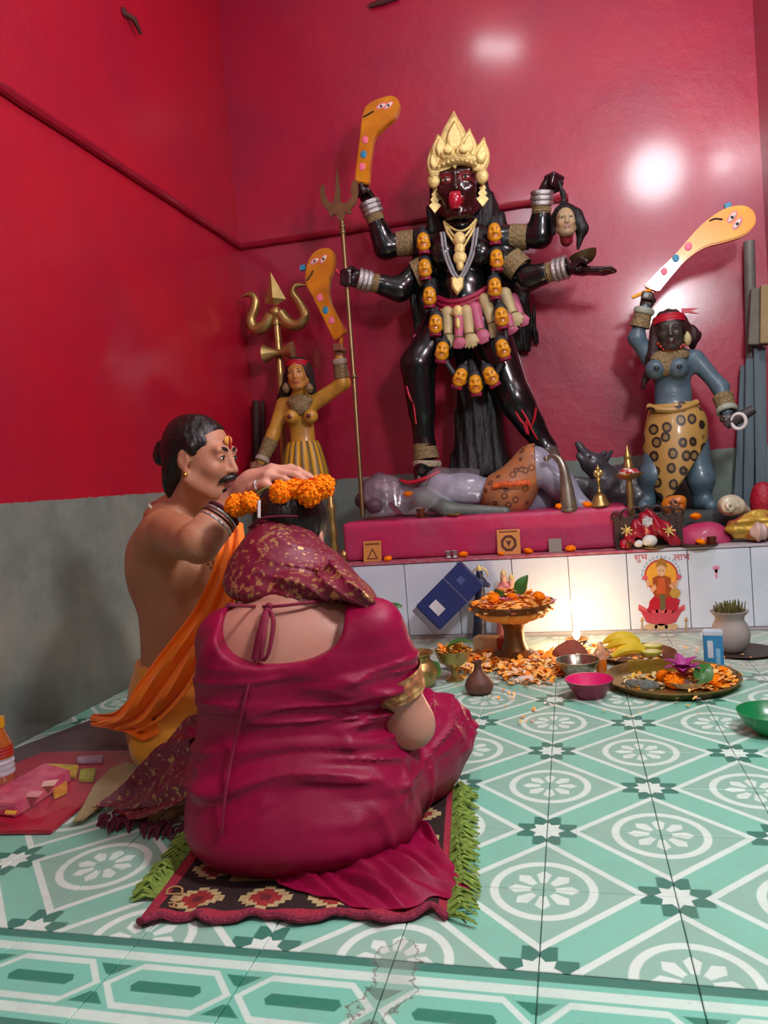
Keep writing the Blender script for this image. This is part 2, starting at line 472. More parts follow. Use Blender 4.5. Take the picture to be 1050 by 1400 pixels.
def surfnet(D, L, h):
    S = D < 0; n = np.array(D.shape)
    c = sum(S[i:n[0]-1+i, j:n[1]-1+j, k:n[2]-1+k].astype(np.int8) for i in (0, 1) for j in (0, 1) for k in (0, 1))
    act = np.nonzero((c > 0) & (c < 8)); N = len(act[0])
    idx = np.full(n-1, -1, np.int64); idx[act] = np.arange(N)
    acc = np.zeros((N, 3)); cnt = np.zeros(N)
    cor = {(i, j, k): D[act[0]+i, act[1]+j, act[2]+k] for i in (0, 1) for j in (0, 1) for k in (0, 1)}
    for a in cor:
        for ax in range(3):
            if a[ax]: continue
            b = list(a); b[ax] = 1; b = tuple(b)
            da, db = cor[a], cor[b]; w = (da < 0) != (db < 0)
            t = np.where(w, da/np.where(w, da-db, 1), 0)
            for q in range(3): acc[:, q] += np.where(w, a[q]+(t if q == ax else 0), 0)
            cnt += w
    V = L+h*(np.stack(act, 1)+acc/cnt[:, None])
    F = []
    for ax in range(3):
        sl0 = [slice(1, n[i]-1) for i in range(3)]; sl1 = list(sl0); sl0[ax] = slice(0, n[ax]-1); sl1[ax] = slice(1, n[ax])
        A, B = S[tuple(sl0)], S[tuple(sl1)]
        e = np.nonzero(A != B); st = A[e]
        q = [e[i]+(0 if i == ax else 1) for i in range(3)]; u, v = (ax+1) % 3, (ax+2) % 3
        def ce(du, dv):
            r = [x.copy() for x in q]; r[u] -= du; r[v] -= dv; return idx[r[0], r[1], r[2]]
        Q = np.stack([ce(1, 1), ce(0, 1), ce(0, 0), ce(1, 0)], 1)
        Q[~st] = Q[~st][:, ::-1]; F.append(Q)
    F = np.concatenate(F); F = F[(F >= 0).all(1)]
    return V, F
# ================================================================== the room
S = 0.225                     # floor tile
XL, XR, YB = -1.68, 1.105, 2.79
YF, ZC = -3.2, 4.1
# ---- materials of the shell
def wall_mat(name, dado, c1, c2, coat):
    m, nt, b, co, (x, y, z) = newmat(name, .34, 1.0)
    b.inputs['Coat Roughness'].default_value = .16; b.inputs['Coat IOR'].default_value = 1.5
    n1 = noisen(nt, co, 2.2, 6); n2 = noisen(nt, co, 9, 8, .65); n3 = noisen(nt, co, 45, 3)
    red = mixc(nt, (n1*2.4-.75)._op('MAXIMUM', 0.0)._op('MINIMUM', 1.0), c1, c2)
    chips = ((n2-.69)*14)._op('MAXIMUM', 0.0)._op('MINIMUM', .32)
    red = mixc(nt, chips, red, '#c0606c')
    g = mixc(nt, (n2*1.8-.5)._op('MAXIMUM', 0.0)._op('MINIMUM', 1.0), '#77857b', '#59635c')
    g = mixc(nt, (n1*4-1.9)._op('MAXIMUM', 0.0)._op('MINIMUM', 1.0), g, '#8b8f80')
    edge = (z-(dado-n3*.014)).gt(0.0)
    nt.links.new(mixc(nt, edge, g, red), b.inputs['Base Color'])
    nt.links.new((edge*-.2+.66).s, b.inputs['Roughness']); nt.links.new((edge*coat).s, b.inputs['Coat Weight'])
    setbump(nt, b, n1*.8+n2*.35+n3*.05, .5, .02)
    return m
M_wall = wall_mat('red_enamel_wall_over_grey_dado', .782, '#a80222', '#96052a', .25)
M_wallb = wall_mat('cool_lit_red_wall_over_grey_dado', .782, '#a2052f', '#8d0834', .55)  # same red enamel, with the crimson cast of cool light put into its colours
M_ceil = mat('ceiling_whitewash', '#c9b9b4', .9)
def shell(name, lo, hi, m):
    mb = MB().box(lo, hi); me, o = mb.mesh(name, False, np.zeros(3)); ob = link(name, me, m, None, (0, 0, 0)); ob['kind'] = 'structure'; return ob
shell('wall_left', (XL-.15, YF, -.02), (XL, YB+.15, ZC), M_wall)
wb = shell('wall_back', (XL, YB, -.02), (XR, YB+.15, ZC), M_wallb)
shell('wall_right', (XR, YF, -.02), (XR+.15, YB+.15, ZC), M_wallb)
shell('wall_front', (XL, YF-.15, -.02), (XR, YF, ZC), mat('bounce_white_wall', '#b9b3ad', .85, bump=.2, bs=8))  # unseen wall; its off-white is chosen to bounce neutral light onto the woman
shell('ceiling', (XL-.15, YF-.15, ZC), (XR+.15, YB+.15, ZC+.1), M_ceil)
fl = shell('floor', (XL, YF, -.12), (XR, YB, -.005), mat('floor_grout', '#4f6a5f', .9, ns=30))
# ---- trims
def trimbar(name, a, b):
    a = np.array(a); b = np.array(b); mb = MB(); n = 40
    pts = [a+(b-a)*i/n+np.array([0, 0, .001*math.sin(i*1.7)]) for i in range(n+1)]
    mb.tube(pts, [.019+.0012*math.sin(i*2.3) for i in range(n+1)], 8)
    o = mb.build(name, mat('trim_red_paint', '#8c0a26', .35, coat=.5)); o['kind'] = 'structure'; return o
trimbar('trim_1', (XL+.012, YF, 2.165), (XL+.012, YB-.01, 2.165))
trimbar('trim_2', (XL+.01, YB-.012, 2.163), (.18, YB-.012, 2.142))
# ---- patterned cement floor tiles
def stain(nt, col):
    g = nt.nodes.new('ShaderNodeNewGeometry'); sp = nt.nodes.new('ShaderNodeSeparateXYZ'); nt.links.new(g.outputs['Position'], sp.inputs[0]); x, y = NX(nt, sp.outputs[0]), NX(nt, sp.outputs[1])
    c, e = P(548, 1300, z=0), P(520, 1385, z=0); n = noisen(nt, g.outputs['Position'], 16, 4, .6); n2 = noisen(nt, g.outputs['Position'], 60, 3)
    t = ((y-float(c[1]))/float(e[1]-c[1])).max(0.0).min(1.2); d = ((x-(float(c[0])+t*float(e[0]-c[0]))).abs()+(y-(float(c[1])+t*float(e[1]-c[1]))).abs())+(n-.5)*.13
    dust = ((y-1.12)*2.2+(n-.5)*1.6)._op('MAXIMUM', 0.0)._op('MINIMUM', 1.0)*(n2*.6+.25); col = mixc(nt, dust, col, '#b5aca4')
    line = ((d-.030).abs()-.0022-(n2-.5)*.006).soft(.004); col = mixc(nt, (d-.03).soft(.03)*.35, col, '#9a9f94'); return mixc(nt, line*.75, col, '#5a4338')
def tile_mat():
    m, nt, b, co, (x, y, z) = newmat('cement_tile_flower_star', .34)
    u = x/S+.5; v = y/S+.5
    f = (u+v).gt(1.0)                                   # fold: flower always at (0,0)
    u2 = u+f*(1-2*u); v2 = v+f*(1-2*v)
    r = (u2*u2+v2*v2).sqrt(); th = v2.atan2(u2)
    e = .012
    base = mixc(nt, ((u2+v2)-.75).soft(e), '#7cc2ab', '#8abaa7')
    # star surround: plus shape about both star corners
    du = (1-u2).abs(); dv = v2.abs(); du2 = u2.abs(); dv2 = (1-v2).abs()
    near = (du+dv).lt(du2+dv2)
    a = near*du+(1-near)*du2; c = near*dv+(1-near)*dv2
    plus = ((a-.125).max(c-.27)).min((c-.125).max(a-.27))
    dk = plus.soft(e)*((u2+v2).gt(.78))
    # eight pointed star
    sr = (a*a+c*c).sqrt(); sth = c.atan2(a)
    k = ((sth+math.pi/8).mod(math.pi/4)-math.pi/8).abs()
    st = (sr*(k.cos()+k.sin()*1.5)-.165).soft(e)
    dia = (((u2+v2)-.752).abs()-.042).soft(e)
    ring = ((r-.39).abs()-.034).soft(e)
    kp = ((th+math.pi/8).mod(math.pi/4)-math.pi/8); pl = r*kp.cos(); pw = (r*kp.sin()).abs()
    pet = (pw-(pl*.27).min((.285-pl)*.95)).max(.098-r).soft(e)
    col = mixc(nt, dk, base, '#3a7a69')
    wh = dia.max(ring).max(pet).max(st)
    n1 = noisen(nt, co, 260, 2); n2 = noisen(nt, co, 10, 6, .7)
    col = mixc(nt, wh, col, '#cfe6da')
    oi = nt.nodes.new('ShaderNodeObjectInfo'); rd = NX(nt, oi.outputs['Random'])
    dirt = ((n2-.5)*1.5+(rd-.5)*.25)._op('MAXIMUM', 0.0)._op('MINIMUM', .5)
    col = mixc(nt, dirt*.6, col, '#7f8f82')
    col = mixc(nt, (n1-.62)._op('MAXIMUM', 0.0)*1.6, col, '#2b5f52')
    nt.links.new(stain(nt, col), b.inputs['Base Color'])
    nt.links.new((n2*.3+.26).s, b.inputs['Roughness'])
    setbump(nt, b, n2, .06, .004)
    return m
def border_mat():
    m, nt, b, co, (x, y, z) = newmat('cement_tile_border', .34)
    u = (x/S).abs(); v = (y/S).abs()                    # symmetric about the tile centre
    e = .012
    col = mixc(nt, (.405-v).soft(e), '#74c4ac', '#3a7a69')
    w1 = ((v-.305).abs()-.045).soft(e)
    hexd = (v-.2).max((u+v*.85)-.46); ring = (hexd.abs()-.03).soft(e)
    bar = (v-.055).max(u+v*.6-.27).soft(e)
    tri = ((.5-u)+(.205-v)*1.0-.14).max(v-.2).max(.09-v).soft(e)
    col = mixc(nt, bar.max(tri), col, '#2f8069'); col = mixc(nt, w1.max(ring), col, '#c4e2d4')
    n1 = noisen(nt, co, 260, 2); n2 = noisen(nt, co, 9, 6, .7)
    col = mixc(nt, ((n2-.5)*1.2)._op('MAXIMUM', 0.0)._op('MINIMUM', .4), col, '#7f8f82')
    col = mixc(nt, (n1-.6)._op('MAXIMUM', 0.0)*1.6, col, '#2b5f52')
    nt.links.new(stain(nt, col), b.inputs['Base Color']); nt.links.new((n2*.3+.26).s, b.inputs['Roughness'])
    return m
M_tile, M_btile = tile_mat(), border_mat()
_tm = {}
def tile_mesh(x0, x1, y0, y1):
    key = (round(x0, 4), round(x1, 4), round(y0, 4), round(y1, 4))
    if key not in _tm:
        g, bv = .0009, .0012
        vs = []
        for (q, z) in ((g, -.012), (g, -bv), (g+bv, 0)):
            vs += [(x0+q, y0+q, z), (x1-q, y0+q, z), (x1-q, y1-q, z), (x0+q, y1-q, z)]
        fs = [(i*4+k, i*4+(k+1) % 4, i*4+4+(k+1) % 4, i*4+4+k) for i in (0, 1) for k in range(4)]+[(8, 9, 10, 11), (3, 2, 1, 0)]
        me = bpy.data.meshes.new('tile'); me.from_pydata(vs, [], fs); _tm[key] = me
    return _tm[key]
YALT = 2.07
for j in range(-4, 10):
    for i in range(-8, 5):
        cx, cy = (i+.5)*S, (j+.5)*S
        lx0, lx1 = max(XL+.001, i*S)-cx, min(XR-.001, (i+1)*S)-cx; ly0, ly1 = j*S-cy, min(YALT+.02, (j+1)*S)-cy
        if lx1-lx0 < .01 or ly1-ly0 < .01: continue
        border = j == -2; odd = (i+j) % 2 and not border
        if odd: me = tile_mesh(ly0, ly1, -lx1, -lx0)    # rotated a quarter turn
        else: me = tile_mesh(lx0, lx1, ly0, ly1)
        me2 = me
        if border and me.materials and me.materials[0] != M_btile: me2 = me.copy(); me2.materials.clear()
        if border:
            key = ('b', round(lx0, 4), round(lx1, 4))
            if key not in _tm: me2 = me.copy(); me2.materials.clear(); me2.materials.append(M_btile); _tm[key] = me2
            me2 = _tm[key]
        o = link('tile', me2, M_tile, fl, (cx, cy, RND.uniform(-.0006, .0004)))
        if odd: o.rotation_euler.z = math.pi/2

# ================================================================== the altar
ZL = .366                     # ledge height
alt = thing('tiled_altar', 'long low altar faced with white ceramic tiles along the back wall', 'altar', (-.28, 2.43, 0))
MB().box((XL+.002, YALT+.012, 0), (XR-.002, YB-.002, ZL-.012)).build('altar_core', mat('altar_mortar', '#8f8580', .9, bump=.3), alt, False)
def ledge_mat():
    m, nt, b, co, (x, y, z) = newmat('ledge_paint', .5, .2)
    n = noisen(nt, co, 7, 6); n2 = noisen(nt, co, 30, 4)
    e = ((x-(.66+(n-.5)*.22))*14)._op('MAXIMUM', 0.0)._op('MINIMUM', 1.0)
    c = mixc(nt, (n2*2-.6)._op('MAXIMUM', 0.0)._op('MINIMUM', 1.0), '#a53553', '#b98a90')
    nt.links.new(mixc(nt, e, c, '#b3aeb4'), b.inputs['Base Color']); setbump(nt, b, n2, .3); return m
mb = MB(); mb.box((XL+.002, YALT-.006, ZL-.012), (XR-.002, YB-.002, ZL)); mb.build('ledge_slab', ledge_mat(), alt, False, bevel=.003)
TW = .2478; tx0 = -.1872-TW*6
M_wt = mat('white_glazed_tile', '#cfd8e4', .13, var=.05, ns=4, coat=.5, col2='#bcc8d8')
white = {}
for i in range(12):
    a, b_ = tx0+i*TW, tx0+(i+1)*TW
    a, b_ = max(a, XL+.003), min(b_, XR-.003)
    if b_-a < .02: continue
    for (z0, z1) in ((.018, ZL-.0145),):
        o = MB().box((a+.0016, YALT-.004, z0), (b_-.0016, YALT+.0125, z1)).build('tile', M_wt, alt, True, bevel=.0015)
        white[i] = o
MB().box((XL+.003, YALT-.003, 0), (XR-.003, YALT+.011, .016)).build('skirting_strip', mat('skirting_grey', '#a9a3a6', .4), alt, False, bevel=.002)
# pink painted step carrying the goddess
M_pink = mat('pink_plinth_paint', '#b81f55', .5, var=.12, ns=6, bump=.25, bs=25, coat=.15, col2='#a33a5e')
def rounded_block(name, x0, x1, y0, y1, z0, z1, m, parent=None, wob=.006):
    s = Sdf(.009, .01)
    s.box(((x0+x1)/2, (y0+y1)/2, (z0+z1)/2), ((x1-x0)/2, (y1-y0)/2, (z1-z0)/2), rnd=.02)
    s.disp(lambda x, y, z: wob*vnoise(x*9, y*9, z*9)+wob*.5*vnoise(x*30, y*30, z*30))
    return s.build(name, m, parent)
st = rounded_block('painted_step', -1.0, .335, 2.16, YB-.012, ZL+.001, .556, M_pink)
tag(st, 'long pink painted step on the altar carrying the reclining figure', 'step')
# ================================================================== people
def head_frame(face, up=(0, 0, 1)):
    y = -unit(face); x = unit(np.cross(y, up)); z = np.cross(x, y); return np.array([x, y, z])
def head(s, c, R, sc, col, lips=None, ears=True, female=False):
    """a face looking along local -y, centre between the ears"""
    s.at(c, R, sc); K = dict(col=col)
    s.ell((0, .014, .036), (.074, .092, .082), k=.03, **K)
    s.ell((0, -.028, -.03), (.060, .066, .082), k=.03, **K)
    s.ell((0, -.070, -.098), (.022, .018, .016), k=.03, **K)                    # chin
    for q in (-1, 1):
        s.ell((q*.038, -.062, -.026), (.024, .024, .022), k=.02, **K)           # cheeks
        s.cone((q*.062, .0, -.06), (q*.03, -.05, -.095), .018, .016, k=.025, **K)  # jaw
    s.cone((-.040, -.078, .024), (.040, -.078, .024), .0125, k=.016, **K)       # brow
    for q in (-1, 1): s.ell((q*.032, -.099, .004), (.018, .016, .012), op='s', k=.012)
    for q in (-1, 1):
        s.ell((q*.031, -.0785, .0035), (.0165, .0135, .0115), k=.005, **K)      # lid mass
    s.cone((0, -.088, .016), (0, -.108, -.030), .0072, .0105, k=.012, **K)      # nose
    for q in (-1, 1): s.ell((q*.0115, -.096, -.034), (.0075, .010, .0075), k=.007, **K)
    lc = lips or col
    s.ell((0, -.090, -.0595), (.022, .011, .0058), k=.006, col=lc)
    s.ell((0, -.089, -.0705), (.0185, .0115, .0066), k=.006, col=lc)
    s.ell((0, -.103, -.0652), (.020, .006, .0016), op='s', k=.003)
    if ears:
        for q in (-1, 1):
            s.ell((q*.075, .012, -.004), (.008, .019, .031), k=.008, **K)
            s.ell((q*.083, .008, .002), (.006, .010, .016), op='s', k=.005)
            s.ell((q*.074, .004, -.036), (.007, .008, .010), k=.006, **K)
    s.at()
def eyes(c, R, sc, parent, white='#e8e0d8', iris='#1d120c', lid=None, look=0.0):
    for q in (-1, 1):
        e = np.asarray(c)+(np.array([q*.0315, -.0835, .0035])*sc) @ R
        a = MB(); a.ell(e, (.0118*sc, .0096*sc, .0062*sc), R=R, seg=14, rings=9); eb = a.build('eyeball', mat('eye_white_'+white[1:], white, .25, var=.03, coat=.4), parent)
        a = MB(); i = e+(np.array([look*.004, -.0078, 0])*sc) @ R; a.ell(i, (.0048*sc, .0030*sc, .0052*sc), R=R, seg=12, rings=7); a.build('iris', mat('iris_dark', iris, .15, var=.03), eb)
        # upper lid line
        a = MB(); pts = [e+(np.array([q*x*1.15, -.0085+abs(x)*.25, .0062-abs(x)*.28])*sc) @ R for x in np.linspace(-.012, .012, 7)]
        a.tube(pts, [.0006, .0016, .0020, .0020, .0020, .0016, .0006] if sc < 2 else .002*sc, 6); a.build('eyelid_line', mat('lash_dark', '#1a0f0b', .6), parent)
def brows(c, R, sc, parent, m, thick=.0042):
    for q in (-1, 1):
        a = MB(); pts = [np.asarray(c)+(np.array([q*x, -.0915+(x-.012)**2*9, .0235+.006*math.sin((x-.012)/.04*math.pi)])*sc) @ R for x in np.linspace(.012, .052, 8)]
        a.tube(pts, [thick*sc*f for f in (.6, 1, 1.1, 1.1, 1, .8, .6, .25)], 6, flat=1.3); a.build('eyebrow', m, parent)
M_skin_p = mat('priest_skin', attr=True, rough=.48, var=.07, ns=18, bump=.12, bs=160, sss=.12)
M_skin_w = mat('woman_skin', attr=True, rough=.42, var=.05, ns=12, bump=.06, bs=160, sss=.12)
M_hair = mat('black_hair', '#16100e', .42, var=.3, ns=40, bump=.6, bs=60, stretch=(1, 1, .25))
M_beadw = mat('white_beads', '#cfc4ae', .35); M_rud = mat('brown_seed_beads', '#3d2117', .6, bump=.6, bs=300)
M_gold = mat('gold', '#d9a441', .28, 1.0, var=.15, ns=60, bump=.3, bs=220)
M_brass = mat('brass', '#c0a768', .34, .85, var=.18, ns=16, bump=.12, bs=90)
M_silver = mat('silver', '#c9cac9', .3, .85, var=.2, ns=80, bump=.5, bs=200)
def beads(name, pts, r, m, parent, gap=1.05):
    pts = [np.asarray(p, float) for p in pts]; d = np.cumsum([0]+[np.linalg.norm(b-a) for a, b in zip(pts, pts[1:])])
    n = max(2, int(d[-1]/(2*r*gap))); mb = MB(); A = np.array(pts)
    for t in np.linspace(0, d[-1], n):
        mb.ell([np.interp(t, d, A[:, i]) for i in range(3)], r, seg=8, rings=5)
    return mb.build(name, m, parent)
def ringband(name, c, axis, r, w, m, parent, thick=.004, seg=26, up=None, flat=None, twist=0):
    """a bangle / band around an axis"""
    R = frame(axis, (0, 0, 1) if abs(unit(axis)[2]) < .9 else (1, 0, 0)); R = np.array([R[0], R[2], R[1]])
    n = 8; prof = [(r+thick*math.cos(t), w*.5*math.sin(t)) for t in np.linspace(-math.pi, math.pi, n+1)]
    wob = (lambda t, z: 1+.03*math.sin(t*twist)) if twist else None
    return MB().lathe(prof, c, seg, R, wob, caps=False).build(name, m, parent)

# ---------------------------------------------------------------- the woman seen from behind
WF = unit((-.2, .98, 0)); WR = frame(WF); WO = np.array([-.497, .155, 0])
def WL(p): return (np.asarray(p)-WO) @ WR.T
def WW(*p): return WO+np.array(p) @ WR
wom = thing('person', 'woman in a maroon dress sitting cross-legged with her back to us', 'person', WO)
torso = [(.010, -.005, -.004, .222, .184), (.06, -.008, -.018, .244, .208), (.12, -.010, -.012, .240, .194), (.19, -.014, -.004, .220, .160), (.26, -.016, .0, .206, .138),
         (.33, -.014, .0, .200, .128), (.40, -.008, .005, .196, .120), (.455, -.003, .012, .184, .108), (.495, 0, .022, .150, .092), (.525, 0, .035, .09, .075)]
wsh, wel, wwr = P(512, 862, y=.14), P(562, 990, y=.19), P(516, 1018, y=.46)
lsh, lel, lwr = WW(-.148, .03, .435), WW(-.20, .12, .24), WW(-.05, .33, .17)
HC = WL(P(398, 738, y=.33)); HCw = P(398, 738, y=.33); HR = head_frame(unit(WF+np.array([0, 0, -.75])), (0, 0, 1))
SK = '#b88672'
s = Sdf(.0062, .03)
s.at(WO, WR); s.loft([(z, a, b, c-.006, d-.006) for z, a, b, c, d in torso], col=SK)
s.cone((0, .03, .50), HC+np.array([0, -.02, -.07]), .060, .056, k=.05, col=SK)
s.at()
for sh, el, wr in ((wsh, wel, wwr), (lsh, lel, lwr)):
    s.chain([sh, el, wr], [.052, .045, .028], k=.03, col=SK)
    d = unit(wr-el); s.ell(wr+d*.05, (.036, .042, .018), R=frame(d), k=.02, col=SK)
    X = frame(d)[0]
    for q in range(4): s.chain([wr+d*.075+X*(q-1.5)*.018, wr+d*.115+X*(q-1.5)*.019+np.array([0, 0, -.008]), wr+d*.145+X*(q-1.5)*.018+np.array([0, 0, -.03])], [.010, .009, .008], k=.008, col=SK)
    s.chain([wr+d*.03+X*.03, wr+d*.07+X*.05, wr+d*.1+X*.045], [.013, .011, .009], k=.012, col=SK)
s.at(WO, WR)
for q in (-1, 1):
    s.chain([(q*.10, .06, .10), (q*.30, .28, .09), (-q*.06, .42, .05)], [.09, .062, .045], col=SK)
    s.chain([(-q*.06, .42, .05), (-q*.17, .46, .035)], [.04, .03], col=SK)
head(s, HCw, HR, .98, SK)
s_body = s; s.build('body', M_skin_w, wom, relax=2)
# dress
M_dress = mat('maroon_satin_cotton', '#92033e', .45, var=.12, ns=5, bump=.12, bs=350, sheen=0, col2='#7d0232', spec=.35)
def dress_folds(x, y, z):
    q = np.stack([x-WO[0], y-WO[1], z], 0); lx = WR[0, 0]*q[0]+WR[0, 1]*q[1]; ly = WR[1, 0]*q[0]+WR[1, 1]*q[1]
    wx = vnoise(lx*4+3, ly*4, z*5)*.09
    zz = z+wx-.20*np.clip(lx, -.1, .3)*np.clip(lx+.1, 0, .4)*1.6
    def ridge(f, sx, off): 
        n = vnoise(lx*sx+off, ly*3+off, zz*f); return np.clip(1-np.abs(n)*7.5, 0, 1)**1.5
    m = np.clip((z-.10)/.06, 0, 1)*np.clip((.43-z)/.06, 0, 1)
    r = -.0125*ridge(17, 1.9, 1.3)*m-.0075*ridge(31, 2.8, 7.7)*m-.006*ridge(44, 4.2, 3.1)*m*np.clip(lx/.12, 0, 1)
    # hanging folds low at the sides and over the legs
    lo = np.clip((.22-z)/.1, 0, 1)*np.clip((lx-.05)/.15, 0, 1)
    r = r-.010*lo*np.clip(1-np.abs(vnoise(lx*13+ly*5, ly*11, z*5+2))*5, 0, 1)
    leg = np.clip((ly-.12)/.1, 0, 1)*np.clip((.3-z)/.08, 0, 1)
    r = r-.009*leg*np.clip(1-np.abs(vnoise(lx*9-z*9, ly*14, z*13))*5, 0, 1)
    return r+.0018*vnoise(x*45, y*45, z*45)
s = Sdf(.0048, .025)
s.at(WO, WR); s.loft(torso, p=2.35, k=.03)
for q in (-1, 1):                                          # shoulders and full upper back
    s.ell((.145 if q > 0 else -.128, .02, .452 if q > 0 else .438), (.062, .070, .056 if q > 0 else .05), k=.05)
    s.ell((q*.10, -.085, .395), (.085, .045, .085), k=.05)
s.ell((.03, .11, .33), (.15, .09, .12), k=.06)
s.at()
arm_d = unit(wel-wsh); sle = wsh+arm_d*.072
s.cone(wsh+arm_d*-.005, sle, .064, .062, k=.035)
s.cone(lsh, lsh+unit(lel-lsh)*.11, .064, .058, k=.035)
s.at(WO, WR)
kr = WL(P(590, 1022, y=.47))
s.chain([(.11, .06, .11), (.23, .18, .115), (kr[0], kr[1], .115)], [.125, .105, .098], k=.05)
s.chain([(kr[0], kr[1], .10), (.02, .46, .06)], [.085, .06], k=.05)
s.chain([(-.11, .06, .11), (-.23, .23, .10), (-.27, .30, .09)], [.12, .095, .085], k=.05)
s.chain([(-.27, .30, .08), (-.02, .44, .06)], [.08, .06], k=.05)
s.at()
s.cone(WW(.2, .02, .10), WW(.24, .16, .06), .05, .06, k=.05)
s.disp(dress_folds)
# back neckline
def neck(x, y, z):
    lx = np.abs(x+.012)/.131; lz = np.minimum(z-.492, 0)/.084
    d = ((lx**2.5+np.abs(lz)**2.5)**(1/2.5)-1)*.1
    return np.maximum(d, y-.06)
s.at(WO, WR); s.add(neck, (-.2, -.25, .38), (.2, .06, .62), op='s', k=.006); s.ell((0, .05, .54), (.085, .09, .07), op='s', k=.01); s.at()
s.clip(lambda x, y, z: .006-z, .004)
s_dress = s; dr = s.build('dress', M_dress, wom, relax=1)
# sleeve trim of gold lace
def lace():
    m, nt, b, co, (x, y, z) = newmat('gold_lace_trim', .55)
    v = nt.nodes.new('ShaderNodeTexVoronoi'); v.inputs['Scale'].default_value = 55; nt.links.new(co, v.inputs['Vector'])
    f = NX(nt, v.outputs['Distance']); col = mixc(nt, ((f-.35)*6)._op('MAXIMUM', 0.0)._op('MINIMUM', 1.0), '#c9a062', '#a2683e')
    nt.links.new(col, b.inputs['Base Color']); setbump(nt, b, f, .9, .006); return m
def sleeve_ring(name, a, b, ra, rb, m, parent, th=.004, n=9):
    pts = [np.asarray(a)+(np.asarray(b)-np.asarray(a))*t for t in np.linspace(0, 1, n)]; mb = MB()
    mb.tube(pts, [ra+(rb-ra)*t+.0015*math.sin(t*19) for t in np.linspace(0, 1, n)], 28, caps=False)
    mb.tube(pts[::-1], [ra-th+(rb-ra)*t for t in np.linspace(1, 0, n)], 28, caps=False); 
    return mb.build(name, m, parent)
sleeve_ring('sleeve_trim', wsh+arm_d*.098, wsh+arm_d*.148, .0655, .0590, lace(), wom, th=.018)
# neck strings
M_cord = mat('maroon_cord', '#7a0a33', .7)
_ys = np.linspace(-.30, .32, 320)
def back(u, v, off=.0):                                   # a point resting on the back of the dress or the bare back
    q = np.array([P(u, v, y=y) for y in _ys]); D = np.minimum(s_dress.eval(*q.T), s_body.eval(*q.T)); k = int(np.argmax(D < 0)); return P(u, v, y=_ys[k]-off)
# hem of the skirt spread over the rug
top_c = [(568, 1120, .24), (560, 1140, .17), (540, 1165, .09), (508, 1185, .04), (468, 1198, .015), (428, 1204, .005), (385, 1203, .012), (340, 1194, .03)]
hem_c = [(592, 1150), (622, 1192), (640, 1221), (600, 1231), (548, 1244), (492, 1242), (440, 1228), (375, 1212)]
TC = spline([P(u, v, y=y) for u, v, y in top_c], 10); HC_ = spline([P(u, v, z=.012) for u, v in hem_c], 10); G = []
for i, (a, b) in enumerate(zip(TC, HC_)):
    row = []
    for k in range(19):
        q = k/18; p = a+(b-a)*q; zt = max(a[2], .035)
        nz_ = float(vnoise(np.array(i*.16+q*.9), np.array(q*1.3+i*.05), np.array(2.3))); n2_ = float(vnoise(np.array(i*.42+q*1.4), np.array(q*2.2), np.array(7.7)))
        p[2] = .014+(zt-.014)*(1-q)**1.7+(abs(nz_)*.085+n2_*.03)*math.sin(math.pi*min(1, q*.8+.16)); p[2] = max(p[2], .012)
        p = p+np.array([n2_*.02, nz_*.02, 0])*q; row.append(p)
    G.append(row)
t = MB(); t.grid(np.array(G)[::-1], .004); t.build('skirt_hem', M_dress, wom, sub=1)
t = MB(); t.tube(spline([back(312, 827, .010), back(345, 829, .02), back(375, 829, .02), back(420, 824, .02), back(458, 818, .012)], 5), .0034, 8); t.build('neck_string', M_cord, wom)
t = MB()
t.tube(spline([back(366, 830, .022), back(362, 845, .028), back(356, 872, .026), back(348, 903, .02)], 5), [.006, .009, .011, .008], 8, flat=.4)
t.tube(spline([back(366, 830, .022), back(374, 850, .03), back(367, 893, .024), back(358, 900, .02), back(360, 868, .026), back(365, 832, .024)], 5), [.004, .005, .004, .004, .004, .004], 8)
t.ell(back(368, 829, .022), (.009, .007, .008)); t.build('string_knot', M_cord, wom)
t = MB(); t.tube(spline([back(348, 903, .018), back(334, 960, .012), back(320, 1020, .013), back(309, 1080, .010), back(303, 1140, .009)], 6), .0032, 8); t.build('hanging_string', M_cord, wom)
# hair and dupatta
s = Sdf(.0055, .03); s.at(HCw, HR, 1.0)
s.ell((0, .016, .044), (.088, .099, .094)); s.at()
def strands(x, y, z):
    q = np.stack([x-HCw[0], y-HCw[1], z-HCw[2]], 0); return   .0016*np.sin((q[0]*1.0)*420+vnoise(x*20, y*20, z*20)*5)
s.disp(strands); s.build('hair', M_hair, wom)
def brocade():
    m, nt, b, co, (x, y, z) = newmat('maroon_gold_brocade', .5)
    n = noisen(nt, co, 75, 4, .6); n2 = noisen(nt, co, 12, 3); v = nt.nodes.new('ShaderNodeTexVoronoi'); v.inputs['Scale'].default_value = 80; nt.links.new(co, v.inputs['Vector'])
    d = NX(nt, v.outputs['Distance'])
    g = ((n+n2*.35-d*.25-.60)*12)._op('MAXIMUM', 0.0)._op('MINIMUM', 1.0)
    nt.links.new(mixc(nt, g, '#6e0a2c', '#b08a58'), b.inputs['Base Color']); nt.links.new((g*.55).s, b.inputs['Metallic'])
    nt.links.new((g*-.15+.5).s, b.inputs['Roughness']); setbump(nt, b, n, .25, .004); return m
M_broc = brocade()
rows = []
for v, ul, ur, y, ry in ((708, 354, 404, .30, .045), (722, 346, 420, .29, .075), (742, 333, 440, .285, .108), (766, 320, 466, .275, .122), (790, 313, 490, .26, .124), (806, 315, 506, .245, .12), (818, 326, 514, .24, .10)):
    a, b = P(ul, v, y=y), P(ur, v, y=y); c = (a+b)/2; rows.append((c, np.linalg.norm(b-a)/2, ry))
